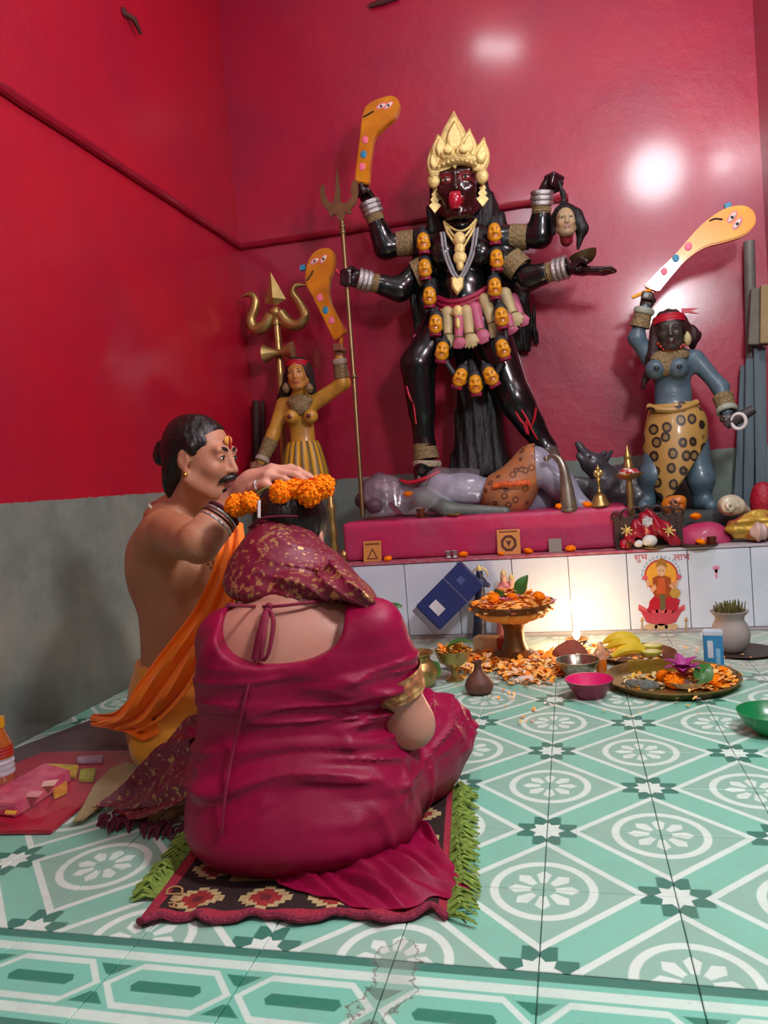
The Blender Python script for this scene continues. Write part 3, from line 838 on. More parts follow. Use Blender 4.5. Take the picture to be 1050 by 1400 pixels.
s = Sdf(.0048, .02); s.at((0, 0, 0), np.array([AX[0]*1.0, unit(np.cross((0, 0, 1), AX[0])), unit(np.cross(AX[0], unit(np.cross((0, 0, 1), AX[0]))))]))
Rr = s.M[1]
s.loft([((Rr @ c)[2], (Rr @ c)[0], (Rr @ c)[1], r, ry) for c, r, ry in rows][::-1]); s.at()
s.cone(P(470, 790, y=.19), P(512, 813, y=.13), .045, .022, k=.04); s.cone(P(400, 800, y=.14), P(505, 812, y=.11), .024, .016, k=.03)
def dup_folds(x, y, z):
    q = np.stack([x, y, z], -1)-HCw; a = q @ AX[0]; d = -(q @ AX[1])
    t = d+.42*a+.05*vnoise(x*9, y*9, z*9)
    w = np.clip((a+.09)/.12, 0, 1)*np.clip((.06-d)/.05, 0.1, 1)
    return -.0085*w*np.clip(1-np.abs(np.sin(t*88+2.2*vnoise(a*10, d*4, y*3)))*1.6, 0, 1)**1.2+.004*vnoise(x*28, y*28, z*28)
s.disp(dup_folds)
_p0 = P(404, 707, y=.23)
def scarf_edge(x, y, z):
    q = np.stack([x+0*y+0*z-_p0[0], y+0*x+0*z-_p0[1], z+0*x+0*y-_p0[2]], -1); a = q @ AX[0]; d = -(q @ AX[1]); return (d-np.minimum(0, -.93*a))*.7
s.clip(scarf_edge, .006)
s.build('head_scarf', M_broc, wom, relax=2)
t = MB(); pts = [P(u, v, y=.24) for u, v in ((340, 722), (358, 709), (382, 706), (406, 706))]; t.tube(spline(pts, 4), .006, 8, flat=.5); t.build('scarf_border', mat('scarf_border_maroon', '#5d1730', .6), wom)
t = MB(); t.tube([P(354, 708, y=.225), P(354, 684, y=.23)], [.004, .004], 6); t.build('hair_clip', mat('clip_white', '#d8d8d8', .4), wom)
# scarf end falling on the floor at her left
G = []
for k, (a, b, y0, y1) in enumerate((((272, 985), (268, 1070), .32, .16), ((245, 990), (255, 1095), .33, .15), ((222, 1010), (236, 1110), .32, .14), ((196, 1052), (215, 1122), .30, .15), ((170, 1085), (190, 1128), .28, .17), ((142, 1118), (170, 1132), .22, .19))):
    A = P(*a, y=y0); B = P(*b, y=y1); A[2] = max(A[2], .012); B[2] = max(B[2], .010)
    G.append([A+(B-A)*t+np.array([.02*math.sin(t*9+k*.9), .016*math.sin(t*13+k), .010*math.cos(t*14+k*1.3)*(1 if A[2] > .05 else .5)+.008]) for t in np.linspace(0, 1, 14)])
G = np.array([[np.array(spline([G[i][j] for i in range(len(G))], 4)) for j in range(14)]][0]).transpose(1, 0, 2)
t = MB(); t.grid(G, .004); t.build('scarf_end', M_broc, wom)
t = MB()
for k in range(70):
    u = RND.uniform(138, 258); v = 1114+(u-138)*.12+RND.uniform(-4, 6); a = P(u, v, z=.016); b = P(u+RND.uniform(-14, 8), v+RND.uniform(8, 20), z=.004)
    t.tube([a, (a+b)/2+np.array([0, 0, .006]), b], [.0028, .0036, .002], 5)
t.build('scarf_tassel', mat('tassel_maroon', '#5a0f2e', .8), wom)

# ---------------------------------------------------------------- the priest
PF = unit((.96, .18, 0)); PR = frame(PF); PO = np.array([-1.07, .72, 0])
def PW(*p): return PO+np.array(p) @ PR
pri = thing('person', 'bare-chested man with moustache and saffron cloth reaching over the seated woman', 'person', PO)
SP = '#a87552'; SPh = '#b38062'
ptor = [(.03, 0, .0, .19, .165), (.14, 0, .0, .18, .155), (.26, 0, .005, .162, .143), (.36, 0, .0, .158, .132), (.46, 0, -.005, .168, .125), (.55, 0, -.008, .178, .118), (.62, 0, -.01, .178, .105), (.67, 0, -.012, .14, .085), (.70, 0, -.01, .085, .07)]
phc = P(276, 627, y=.665); PHR = head_frame((1.0, -.10, -.10)); PHS = 1.02
s = Sdf(.0042, .03)
s.at(PO, PR); s.loft(ptor, col=SP)
s.ell((.07, .085, .53), (.075, .045, .06), k=.04, col=SP); s.ell((-.07, .085, .53), (.075, .045, .06), k=.04, col=SP)   # chest
s.ell((0, .10, .27), (.12, .07, .10), k=.05, col=SP)                                                                  # belly
s.ell((.075, -.085, .55), (.07, .045, .10), k=.05, col=SP); s.ell((-.075, -.085, .55), (.07, .045, .10), k=.05, col=SP)
s.at()
nk = PW(0, -.005, .665)
s.cone(nk, phc+np.array([-.012, .01, -.06]), .066, .060, k=.05, col=SPh)
s.cone(PW(0, -.02, .69), PW(.15, -.01, .64), .05, .05, k=.05, col=SP); s.cone(PW(0, -.02, .69), PW(-.15, -.01, .64), .05, .05, k=.05, col=SP)
psh, pel, pwr = P(226, 726, y=.55), P(272, 743, y=.33), P(316, 690, y=.40)
s.chain([psh, pel], [.062, .044], k=.05, col=SP); s.cone(psh+(pel-psh)*.3, psh+(pel-psh)*.7, .050, .046, k=.03, col=SP)
s.chain([pel, pel+(pwr-pel)*.45, pwr], [.044, .040, .028], k=.03, col=SPh)
qsh, qel, qwr = PW(-.17, -.01, .62), PW(-.22, .13, .38), PW(-.10, .30, .26)
s.chain([qsh, qel, qwr], [.06, .045, .03], k=.04, col=SP); s.ell(qwr+np.array([.05, 0, -.01]), (.045, .035, .02), k=.02, col=SP)
for q in range(4): s.chain([qwr+np.array([.07, (q-1.5)*.019, -.01]), qwr+np.array([.12, (q-1.5)*.02, -.025]), qwr+np.array([.14, (q-1.5)*.02, -.05])], [.010, .009, .008], k=.008, col=SP)
# right hand laid over the garland
SH = '#c39079'
kn = [P(366, 643, y=.41), P(371, 641, y=.385), P(372, 644, y=.36), P(366, 651, y=.338)]
mid = [P(398, 640, y=.41), P(407, 644, y=.385), P(404, 650, y=.36), P(388, 655, y=.335)]
tip = [P(424, 651, y=.40), P(431, 658, y=.375), P(424, 662, y=.35), P(407, 664, y=.328)]
s.cone(pwr, P(345, 660, y=.385), .030, .034, k=.02, col=SH)
for a in kn: s.cone(P(338, 668, y=.385), a, .024, .0135, k=.018, col=SH)
for a, b, c, r in zip(kn, mid, tip, (.0105, .0112, .0108, .0095)): s.chain([a, b, c], [r+.0015, r, r-.002], k=.006, col=SH)
s.chain([P(330, 682, y=.365), P(346, 668, y=.335), P(362, 662, y=.325), P(374, 668, y=.322)], [.016, .0125, .011, .009], k=.008, col=SH)   # thumb
head(s, phc, PHR, PHS, SPh, lips='#8a4a44')
# lap
s.at(PO, PR)
for q in (-1, 1): s.chain([(q*.10, .05, .10), (q*.28, .30, .09), (-q*.05, .40, .06), (-q*.15, .42, .045)], [.085, .06, .042, .03], col=SP)
s.at()
s.build('body', M_skin_p, pri, relax=2)
eyes(phc, PHR, PHS, pri, look=-.4)
brows(phc, PHR, PHS, pri, M_hair, .0038)
def HP(x, y, z): return phc+(np.array([x, y, z])*PHS) @ PHR
t = MB()
for q in (-1, 1): t.tube(spline([HP(0, -.107, -.047), HP(q*.016, -.103, -.050), HP(q*.031, -.088, -.058), HP(q*.038, -.080, -.066)], 4), [.006, .0085, .0075, .003], 8)
t.build('moustache', M_hair, pri)
s = Sdf(.0045, .02); s.at(phc, PHR, PHS)
s.ell((0, .024, .044), (.0815, .096, .0845)); s.ell((0, .07, -.02), (.066, .045, .07), k=.03)
s.ell((0, .085, -.075), (.045, .03, .05), k=.03)
for q in (-1, 1): s.cone((q*.074, -.01, .03), (q*.073, -.012, -.012), .010, .005, k=.012)
s.ell((0, -.105, .0), (.068, .078, .082), op='s', k=.012)
for q in (-1, 1): s.ell((q*.08, .0, -.035), (.03, .042, .05), op='s', k=.012)
s.ell((.01, .128, .02), (.036, .034, .036), k=.012); s.ell((.012, .150, .0), (.022, .02, .024), k=.01)
s.disp(lambda x, y, z: .0008*np.sin((z-phc[2])*520+vnoise(x*25, y*25, z*25)*7)+.002*vnoise(x*70, y*70, z*70)+.0075*vnoise(x*38, y*38, z*38)); s.at()
s.build('hair', M_hair, pri)
t = MB(); t.ell(HP(0, -.0865, .052), (.020*PHS, .004, .014), R=PHR); t.build('forehead_paste', mat('turmeric_paste', '#e0a24a', .8), pri)
t = MB(); t.tube([HP(0, -.0935, .030), HP(0, -.092, .048), HP(0, -.087, .072)], [.0045, .0036, .002], 8); t.build('forehead_mark', mat('vermilion', '#a01218', .8), pri)
for q in (-1, 1):
    t = MB(); t.ell(HP(q*.079, .002, -.044), .0062); t.build('earring', M_gold, pri)
# necklaces follow the neck and chest
def chestpt(a, z, off=.004):
    A = np.array(ptor); rx, ry, cy = [np.interp(z, A[:, 0], A[:, i]) for i in (3, 4, 2)]
    return PW(math.sin(a)*(rx+off), cy+math.cos(a)*(ry+off+.022*max(0, math.cos(a))), z)
loop = [PW(math.sin(a)*.082, -.002+math.cos(a)*(.068+.05*(1+math.cos(a))*.5), .742-.085*(1+math.cos(a))*.5) for a in np.linspace(-math.pi, math.pi, 40)]
beads('bead_necklace', loop, .0055, M_beadw, pri)
loop = [PW(math.sin(a)*.082, -.01+math.cos(a)*.08, .69) for a in np.linspace(-math.pi, -1.1, 10)]
lp = [PW(.085, -.03, .70), PW(.10, .04, .66), chestpt(.75, .60, .012), chestpt(.52, .52, .016), chestpt(.35, .44, .012), chestpt(.1, .38, .012), chestpt(-.3, .44, .012), chestpt(-.5, .55, .012), PW(-.10, .04, .66)]
beads('seed_bead_necklace', spline(lp, 8), .0062, M_rud, pri)
t = MB(); c = chestpt(.38, .545, .02); t.ell(c, (.016, .012, .02)); t.ell(c+np.array([.01, -.01, .03]), (.012, .01, .012)); t.build('gold_pendant', M_gold, pri)
# bangles
wd = unit(pwr-pel)
for o, r, w, m, nm in ((-.064, .045, .008, M_silver, 'bangle'), (-.052, .044, .007, mat('dark_red_bangle', '#3a1412', .4), 'bangle'), (-.041, .043, .007, M_silver, 'bangle'), (-.030, .042, .010, mat('maroon_thread', '#4c1020', .8), 'wrist_thread')):
    ringband(nm, pwr+wd*o, wd, r, w, m, pri, thick=.0042)
c0 = pwr+wd*.018; F_ = frame(wd); beads('black_bead_bracelet', [c0+.035*(math.cos(a)*F_[0]+math.sin(a)*F_[2]) for a in np.linspace(0, 2*math.pi, 30)], .0052, mat('black_beads', '#17120f', .35), pri)
ringband('finger_ring', P(352, 664.5, y=.330), unit(P(362, 662, y=.325)-P(346, 668, y=.335)), .0125, .008, M_silver, pri, thick=.003)
# dhoti
M_dhoti = mat('amber_cotton', '#dd9a1c', .65, var=.12, ns=6, bump=.15, bs=250, sheen=.3)
M_saff = mat('saffron_cotton', '#ff8c10', .6, var=.10, ns=5, bump=.12, bs=250, sheen=.15, col2='#f87808')
s = Sdf(.006, .04); s.at(PO, PR)
s.loft([(.012, 0, 0, .215, .19), (.08, 0, 0, .222, .195), (.17, 0, 0, .20, .178), (.235, 0, 0, .18, .162), (.262, 0, 0, .172, .156)])
for q in (-1, 1): s.chain([(q*.12, .08, .11), (q*.27, .30, .11), (-q*.02, .41, .07)], [.115, .09, .065], k=.05)
s.cone((.2, -.05, .06), (.25, .06, .05), .07, .07); s.at()
s.disp(lambda x, y, z: -.008*np.clip(1-np.abs(vnoise(x*9+z*7, y*13, z*8))*4.5, 0, 1))
s.clip(lambda x, y, z: .006-z)
s.build('dhoti', M_dhoti, pri, relax=2)
# saffron shoulder cloth
Lr = [(302, 716, .66), (303, 742, .58), (292, 785, .53), (268, 835, .50), (228, 885, .475), (188, 935, .46), (160, 975, .47), (128, 985, .52)]
Rr_ = [(331, 716, .62), (333, 745, .55), (326, 800, .49), (312, 850, .455), (282, 900, .44), (258, 945, .43), (222, 985, .45), (186, 1003, .47)]
NJ = 26; Gc = []
for i, (l, r) in enumerate(zip(Lr, Rr_)):
    A = P(l[0], l[1], y=l[2]); B = P(r[0], r[1], y=r[2]); row = []
    for j in range(NJ):
        t_ = j/(NJ-1); p = A+(B-A)*t_; amp = .006+.0022*i
        p = p+np.array([0, -1, .25])*(amp*math.sin(t_*17+i*.55)+.5*amp*math.sin(t_*31+i*.9)); p[2] = max(p[2], .012+.006*(1+math.sin(t_*20))); row.append(p)
    Gc.append(row)
Gc = np.array([np.array(spline([Gc[i][j] for i in range(len(Gc))], 6)) for j in range(NJ)]).transpose(1, 0, 2)
t = MB(); t.grid(Gc, .004); t.build('shoulder_cloth', M_saff, pri)
# loose end of the cloth behind, on the floor
G = []
for i, (a, b) in enumerate((((205, 935, .50), (215, 1005, .44)), ((180, 955, .50), (196, 1012, .45)), ((158, 972, .53), (176, 1000, .47)), ((126, 976, .62), (128, 990, .60)))):
    A = P(a[0], a[1], y=a[2]); B = P(b[0], b[1], y=b[2]); G.append([np.maximum(A+(B-A)*t_+np.array([0, -.012*math.sin(t_*12+i), 0]), (-9, -9, .012)) for t_ in np.linspace(0, 1, 12)])
G = np.array([np.array(spline([G[i][j] for i in range(4)], 5)) for j in range(12)]).transpose(1, 0, 2)
t = MB(); t.grid(G, .004); t.build('cloth_tail', M_saff, pri)

# ---------------------------------------------------------------- marigold garland under his hand
def marigold_mesh(n=230, seed=1):
    r = random.Random(seed); mb = MB(); mb.ell((0, 0, 0), (.9, .9, .84), seg=14, rings=8)
    for k in range(n):
        z = 1-2*(k+.5)/n; a = k*2.39996; q = math.sqrt(max(0, 1-z*z)); d = np.array([q*math.cos(a), q*math.sin(a), z])
        t1 = unit(np.cross(d, (r.uniform(-1, 1), r.uniform(-1, 1), r.uniform(-1, 1)))); t2 = np.cross(d, t1); w = r.uniform(.11, .16); L = r.uniform(.92, 1.08)
        b = d*.8; m_ = d*L*.95+t2*.05; e = d*L*.97+t2*r.uniform(.16, .24)
        mb._add([b-t1*w*.6, b+t1*w*.6, m_+t1*w, e+t1*w*.7, e-t1*w*.7, m_-t1*w], [(0, 1, 2, 5), (5, 2, 3, 4)])
    me, o = mb.mesh('marigold', False, np.zeros(3)); return me
ME_mari = marigold_mesh()
M_mari = mat('marigold_orange', '#ff9a10', .8, var=.1, ns=3, col2='#ff8206', spec=.2); 
gar = thing('marigold_garland', 'short garland of plump orange marigolds resting on the woman\'s head', 'garland', P(390, 690, y=.31))
for i, (u, v, y, r) in enumerate(((325, 691, .275, .031), (342, 687, .268, .026), (384, 674, .268, .030), (405, 670, .285, .029), (424, 674, .268, .033), (441, 665, .28, .030))):
    o = link('marigold_flower', ME_mari, M_mari, gar, P(u, v, y=y)); o.scale = (r, r, r*.92); o.rotation_euler = (i*.7, i*1.1, i)
t = MB(); t.tube(spline([P(335, 688, y=.30), P(362, 668, y=.305), P(384, 668, y=.31), P(422, 668, y=.31), P(441, 664, y=.33)], 4), .003, 6); t.build('thread', mat('green_thread', '#6c7a2c', .8), gar)
# ================================================================== the painted statues
def K(u, v, y): return P(u, v, y=y)
M_black = mat('black_enamel', attr=True, rough=.24, var=.05, ns=20, coat=.35, bump=.04, bs=30)
M_khair = mat('dull_black_hair', '#0b0d0d', .55, var=.3, ns=30, bump=.7, bs=55, stretch=(1, 1, .3))
M_paint = mat('statue_paint', attr=True, rough=.4, var=.14, ns=22, bump=.2, bs=80, coat=.15)
M_tan = mat('tan_plaster_ornament', '#8f7a52', .6, var=.25, ns=60, bump=1.0, bs=110)
M_redp = mat('red_paint', '#b0122a', .45); M_pinkp = mat('dusty_pink_paint', '#b45a78', .5, var=.12); M_maroonp = mat('crimson_paint', '#8c1236', .45, bump=.4, bs=80)
M_cream = mat('cream_paint', '#b8a878', .5, var=.15)
M_gold2 = mat('bright_gold_paint', '#e2cc84', .42, .3, var=.15, ns=40, bump=.4, bs=120)
BK = '#0b0e10'
def hand(s, w, d, col, fist=True, sc=1.0, nrm=(0, -1, 0), up=None):
    d = unit(d); n = unit(np.asarray(nrm, float)-d*float(np.dot(nrm, d))); x = np.cross(d, n)
    s.ell(w+d*.045*sc, (.036*sc, .045*sc, .02*sc), R=np.array([x, d, n]), k=.02*sc, col=col)
    for q in range(4):
        b = w+d*.075*sc+x*(q-1.5)*.018*sc
        if fist: s.chain([b, b+d*.022*sc+n*.03*sc, b-d*.012*sc+n*.042*sc], [.011*sc, .011*sc, .010*sc], k=.006, col=col)
        else: s.chain([b, b+d*.045*sc+n*.004*sc, b+d*.08*sc+n*.014*sc], [.011*sc, .010*sc, .007*sc], k=.006, col=col)
    b = w+d*.03*sc+x*.034*sc
    s.chain([b, b+d*.03*sc+n*.025*sc+x*.012*sc, b+d*.05*sc+n*(.045 if fist else .02)*sc-x*(.01 if fist else -.015)*sc], [.013*sc, .011*sc, .009*sc], k=.008, col=col)

# ---------------------------------------------------------------- the goddess
kal = thing('goddess_statue', 'tall black four-armed goddess statue with gold crown and protruding red tongue', 'statue', (-.40, 2.5, .56))
s = Sdf(.0062, .04)
C = dict(col=BK)
s.ell(K(631, 342, 2.56), (.205, .105, .135), **C)
for u in (575, 688): s.ell(K(u, 332, 2.56), (.07, .07, .07), k=.05, **C)
for u in (578, 690): s.ell(K(u, 366, 2.54), (.065, .065, .065), k=.05, **C)
s.ell(K(632, 395, 2.55), (.128, .10, .12), k=.06, **C); s.ell(K(640, 438, 2.55), (.185, .125, .12), k=.06, **C)
for u in (606, 656): s.ell(K(u, 347, 2.47), (.068, .062, .066), k=.02, **C)
s.cone(K(629, 318, 2.55), K(627, 285, 2.53), .068, .062, **C)
KH = K(626, 255, 2.49); KHR = head_frame((.06, -1, -.12)); KS = 1.55
head(s, KH, KHR, KS, '#2c0d10', lips='#7a1018')
for q in (-1, 1):
    s.at(KH, KHR, KS); s.ell((q*.032, -.085, .008), (.026, .02, .016)); s.paint('#6e1a1e'); s.at()
Lk, Rk = (K(604, 446, 2.53), K(571, 498, 2.44), K(581, 612, 2.47)), (K(668, 455, 2.56), K(704, 545, 2.52), K(747, 614, 2.53))
s.chain(Lk, [.105, .082, .05], **C); s.cone(Lk[1]+(Lk[2]-Lk[1])*.2, Lk[1]+(Lk[2]-Lk[1])*.55, .072, .062, k=.03, **C)
s.chain(Rk, [.115, .08, .05], **C); s.cone(Rk[1]+(Rk[2]-Rk[1])*.15, Rk[1]+(Rk[2]-Rk[1])*.5, .072, .062, k=.03, **C)
f0 = K(580, 636, 2.46); s.cone(Lk[2], f0, .048, .042, **C); s.chain([f0, K(577, 646, 2.40), K(572, 655, 2.33)], [.042, .036, .024], col=BK)
s.chain([Rk[2], Rk[2]+np.array([.02, -.04, -.05]), Rk[2]+np.array([.03, -.13, -.07])], [.045, .04, .025], col='#4a4540')
arms = {'ul': (K(573, 330, 2.56), K(527, 338, 2.52), K(507, 283, 2.47)), 'll': (K(577, 368, 2.53), K(546, 396, 2.47), K(497, 383, 2.39)),
        'ur': (K(690, 325, 2.56), K(739, 322, 2.53), K(741, 270, 2.49)), 'lr': (K(692, 360, 2.54), K(722, 381, 2.48), K(768, 367, 2.42))}
for k_, (a, b, c) in arms.items():
    s.chain([a, b, c], [.062, .056, .037], k=.03, **C); s.cone(b, b+(c-b)*.4, .055, .05, k=.02, **C)
HD = '#241318'
hand(s, arms['ul'][2], K(494, 256, 2.45)-arms['ul'][2], HD, True, 1.1, (-.6, -1, 0))
hand(s, arms['ll'][2], K(470, 381, 2.36)-arms['ll'][2], HD, True, 1.1, (0, -1, 0))
hand(s, arms['ur'][2], K(757, 236, 2.46)-arms['ur'][2], HD, True, 1.15, (.8, -.6, -.2))
hand(s, arms['lr'][2]+np.array([.02, 0, 0]), K(806, 372, 2.38)-arms['lr'][2], HD, False, 1.45, (0, 0, 1))
s.build('body', M_black, kal)
eyes(KH, KHR, KS, kal, white='#c9a9a0', iris='#200808')
t = MB()
G = []
for i, (v, w, y) in enumerate(((269, .020, -.086), (274, .022, -.104), (281, .025, -.108), (288, .022, -.104), (293, .010, -.098))):
    c = KH+np.array([0, 0, 0]); c = K(625.5, v, 2.49)+KHR[1]*(y*KS+.0); G.append([c+KHR[0]*w*x+KHR[1]*(.012*x*x) for x in np.linspace(-1, 1, 9)])
t.grid(np.array(G), .008); t.build('tongue', mat('tongue_red', '#a81c30', .2, coat=.6), kal)
t = MB(); t.ell(KH+(np.array([0, -.088, .045])*KS) @ KHR, (.012, .006, .02), R=KHR); t.build('third_eye_mark', M_gold2, kal)
# hair
s = Sdf(.009, .03)
s.at((0, 0, 0), np.array([unit((AX[0][0], AX[0][1], 0)), unit(np.cross((0, 0, 1), unit((AX[0][0], AX[0][1], 0)))), (0, 0, 1)])); Rh = s.M[1]
def hrows(L):
    r = []
    for v, a, b, y, ry in L:
        A = Rh @ K(a, v, y); B = Rh @ K(b, v, y); c = (A+B)/2; r.append((c[2], c[0], c[1], (B[0]-A[0])/2, ry))
    return r[::-1]
s.loft(hrows([(212, 604, 648, 2.56, .06), (235, 588, 664, 2.57, .09), (270, 585, 676, 2.59, .09), (315, 578, 700, 2.63, .09), (370, 560, 722, 2.65, .09), (430, 560, 734, 2.66, .08), (470, 566, 737, 2.67, .055), (486, 580, 728, 2.67, .04)]))
s.loft(hrows([(440, 612, 690, 2.66, .05), (500, 622, 692, 2.63, .07), (560, 622, 690, 2.61, .08), (610, 618, 694, 2.6, .09), (640, 612, 704, 2.59, .10), (652, 612, 704, 2.59, .10)]))
s.at(); s.ell(KH+np.array([0, -.04, -.02]), (.135, .13, .2), op='s', k=.02)
s.disp(lambda x, y, z: .0035*np.sin(x*110+vnoise(x*6, y*6, z*4)*7)+.002*np.sin(x*230+vnoise(x*9, y*9, z*5)*8))
s.clip(lambda x, y, z: y-(YB-.006)); s.build('hair', M_khair, kal)
# crown
t = MB(); _c = K(624, 226, 2.385); t.prism([(-.11, -.04), (.11, -.04), (.10, .06), (.04, .12), (-.03, .13), (-.09, .06)], _c, unit(AX[0]), -unit(AX[1]), .02); _crown_back = t
def leaf(w, h, n=7):
    r = [(w*.5*math.sin(math.pi*min(1, .18+.82*t))**.8*(1-t**3)**.6 if t < 1 else 0, h*t) for t in np.linspace(0, 1, n)]
    return [(-a, b) for a, b in r]+[(a, b) for a, b in r[-2::-1]]
cr_ = MB(); cb = None
kx = unit(AX[0]); kz = -unit(AX[1])
pts = [K(591, 247, 2.40), K(597, 230, 2.37), K(609, 221, 2.35), K(625, 217, 2.34), K(641, 219, 2.35), K(654, 225, 2.37), K(660, 239, 2.40)]
cr_.tube(spline(pts, 5), [.026, .032, .034, .036, .034, .032, .026], 10, flat=.8); crown = cr_.build('crown', M_gold2, kal); _crown_back.build('crown_plate', M_gold2, crown, False, bevel=.004)
def petal(u, v, w, h, y, tilt=0, dep=.02):
    c, s_ = math.cos(tilt), math.sin(tilt); ax = kx*c+kz*s_; ay = -kx*s_+kz*c; q = 1/pxm(K(u, v, y))
    t = MB(); t.prism(leaf(w*q, h*q), K(u, v, y), ax, ay, dep, dome=.012); t.prism(leaf(w*q*.55, h*q*.6), K(u, v, y)+ay*h*q*.16-AX[2]*.03, ax, ay, .012, dome=.012)
    t.build('crown_petal', M_gold2, crown, bevel=.003)
# the discs curl forward, so each petal's front faces the viewer
for a in ((620, 222, 40, 69, 2.37, 0), (604, 226, 26, 42, 2.355, .15), (637, 223, 28, 46, 2.355, -.1), (595, 243, 20, 40, 2.37, .18), (654, 236, 26, 48, 2.37, -.15), (612, 220, 22, 22, 2.335, .05), (632, 219, 22, 22, 2.335, -.05)): petal(*a)
t = MB()
for u, v in ((593, 247), (659, 241), (625, 217)): t.ell(K(u, v, 2.37), (.032, .02, .036))
for i in range(9): t.ell(K(600+i*6.3, 228-8*math.sin(math.pi*i/8)-i*.4, 2.32), .009, seg=8, rings=5)
t.build('crown_boss', M_gold2, crown)
for u, v in ((594.5, 256), (659.5, 247)):
    t = MB(); q = 1/268; y = 2.42
    for i, (w, dv) in enumerate(((3, 4), (4.5, 11), (6, 18), (8, 26))):
        t.prism([(-w*q, 0), (0, -w*.9*q-.01), (w*q, 0), (w*.5*q, .014), (-w*.5*q, .014)], K(u, v+dv, y), kx, kz, .01)
    t.tube([K(u, v-6, y), K(u, v+36, y)], .004, 6); t.build('earring', M_gold2, kal)
# necklaces
y = 2.405
sleeve_ring('silver_collar', K(628.5, 304, 2.545), K(628, 297, 2.545), .078, .074, M_silver, kal, .012)
t = MB()
for pp in (((607, 303), (612, 318), (622, 333), (629, 345)), ((651, 300), (646, 316), (637, 332), (630, 345)), ((607, 303), (618, 312), (629, 316), (640, 312), (651, 300)), ((610, 308), (620, 322), (629, 326), (638, 321), (649, 305))):
    t.tube(spline([K(u, v, 2.46-.05*min(1, (v-300)/20)) for u, v in pp], 5), .006, 6)
for v, w, h in ((326, 8, 9), (340, 7, 8), (352, 9, 9), (363, 5, 7)): t.ell(K(628+(v-326)*.03, v, 2.40), (w/268, .012, h/268))
t.build('gold_necklace', M_gold2, kal)
t = MB()
for pp in (((603, 318), (607, 345), (616, 370), (622, 380)), ((649, 312), (644, 345), (634, 370), (628, 380))):
    P_ = spline([K(u, v, 2.43-.015*(v > 340)) for u, v in pp], 6); t.tube(P_, .0085, 8, flat=.8); t.tube([p+np.array([.016, 0, 0]) for p in P_], .006, 6)
t.build('silver_chain', mat('silver_beads', '#b9bcc0', .4, .3, bump=1, bs=260), kal)
t = MB(); q = 1/268; t.prism([(-9*q, 8*q), (-8*q, -4*q), (-4*q, -9*q), (0, -14*q), (4*q, -9*q), (8*q, -4*q), (9*q, 8*q), (4*q, 11*q), (0, 8*q), (-4*q, 11*q)], K(625, 390, 2.42), kx, kz, .015, dome=.01); t.build('pendant', M_gold2, kal)
# armlets and bangles
for a, b, r in ((K(566, 332, 2.54), K(543, 334, 2.53), .066), (K(583, 368, 2.49), K(566, 376, 2.48), .072), (K(699, 325, 2.55), K(722, 324, 2.54), .066), (K(697, 356, 2.50), K(713, 370, 2.49), .070)):
    sleeve_ring('armlet', a, b, r, r*.95, M_tan, kal, .02)
for k_, tw in (('ul', 1), ('ll', 1), ('ur', 1), ('lr', 1)):
    a, b, c = arms[k_]; d = unit(c-b)
    sleeve_ring('cuff', c-d*.075, c-d*.04, .047, .046, M_tan, kal, .012)
    for o in (-.028, -.004, .020): ringband('bangle', c+d*o, d, .047, .024, M_silver, kal, thick=.009, twist=12)
# belt and the skirt of hands
t = MB()
for o in (0, 7, 14): t.tube(spline([K(598, 408+o, 2.47), K(612, 413+o, 2.43), K(630, 412+o, 2.415), K(650, 404+o, 2.43), K(667, 394+o, 2.47)], 6), .017, 8)
t.build('waist_belt', M_maroonp, kal)
def severed_arm(u0, v0, u1, v1, y, m, w=1.0):
    a, b = K(u0, v0, y), K(u1, v1, y-.02); d = b-a; L = np.linalg.norm(d); d = d/L; x = unit(np.cross(d, (0, 1, 0))); s_ = Sdf(.006, .012)
    s_.cone(a, a+d*L*.62, .034*w, .024*w); s_.ell(a+d*L*.78, (.030*w, L*.16, .016), R=np.array([x, d, np.cross(x, d)]))
    for q in range(4): s_.cone(a+d*L*.84+x*(q-1.5)*.015*w, a+d*L*(1.0-.03*abs(q-1.5))+x*(q-1.5)*.017*w, .009*w, .007*w, k=.005)
    s_.cone(a+d*L*.68+x*.026*w, a+d*L*.85+x*.04*w, .009*w, .007*w, k=.006)
    o = s_.build('skirt_hand', m, kal); ringband('wrist_ring', a+d*L*.62, d, .024*w, .008, M_tan, o, thick=.004); return o
for a in ((612, 428, 613, 476, 2.42, M_cream), (628, 436, 627, 477, 2.39, M_pinkp, .85), (638, 426, 644, 476, 2.40, M_cream), (649, 422, 661, 470, 2.41, M_pinkp), (663, 410, 679, 462, 2.44, M_cream), (690, 402, 708, 446, 2.50, M_cream), (702, 408, 718, 446, 2.53, M_pinkp, .8), (592, 448, 568, 466, 2.46, M_pinkp, .9), (694, 436, 701, 456, 2.46, M_pinkp, .8)): severed_arm(*a)
t = MB(); t.ell(K(626, 426, 2.375), (.026, .014, .032)); t.ell(K(626, 442, 2.36), (.013, .012, .03)); t.tube(spline([K(603, 424, 2.42), K(615, 429, 2.39), K(626, 428, 2.375), K(640, 426, 2.385), K(655, 416, 2.41)], 4), .006, 6); t.build('belt_ornament', M_gold2, kal)
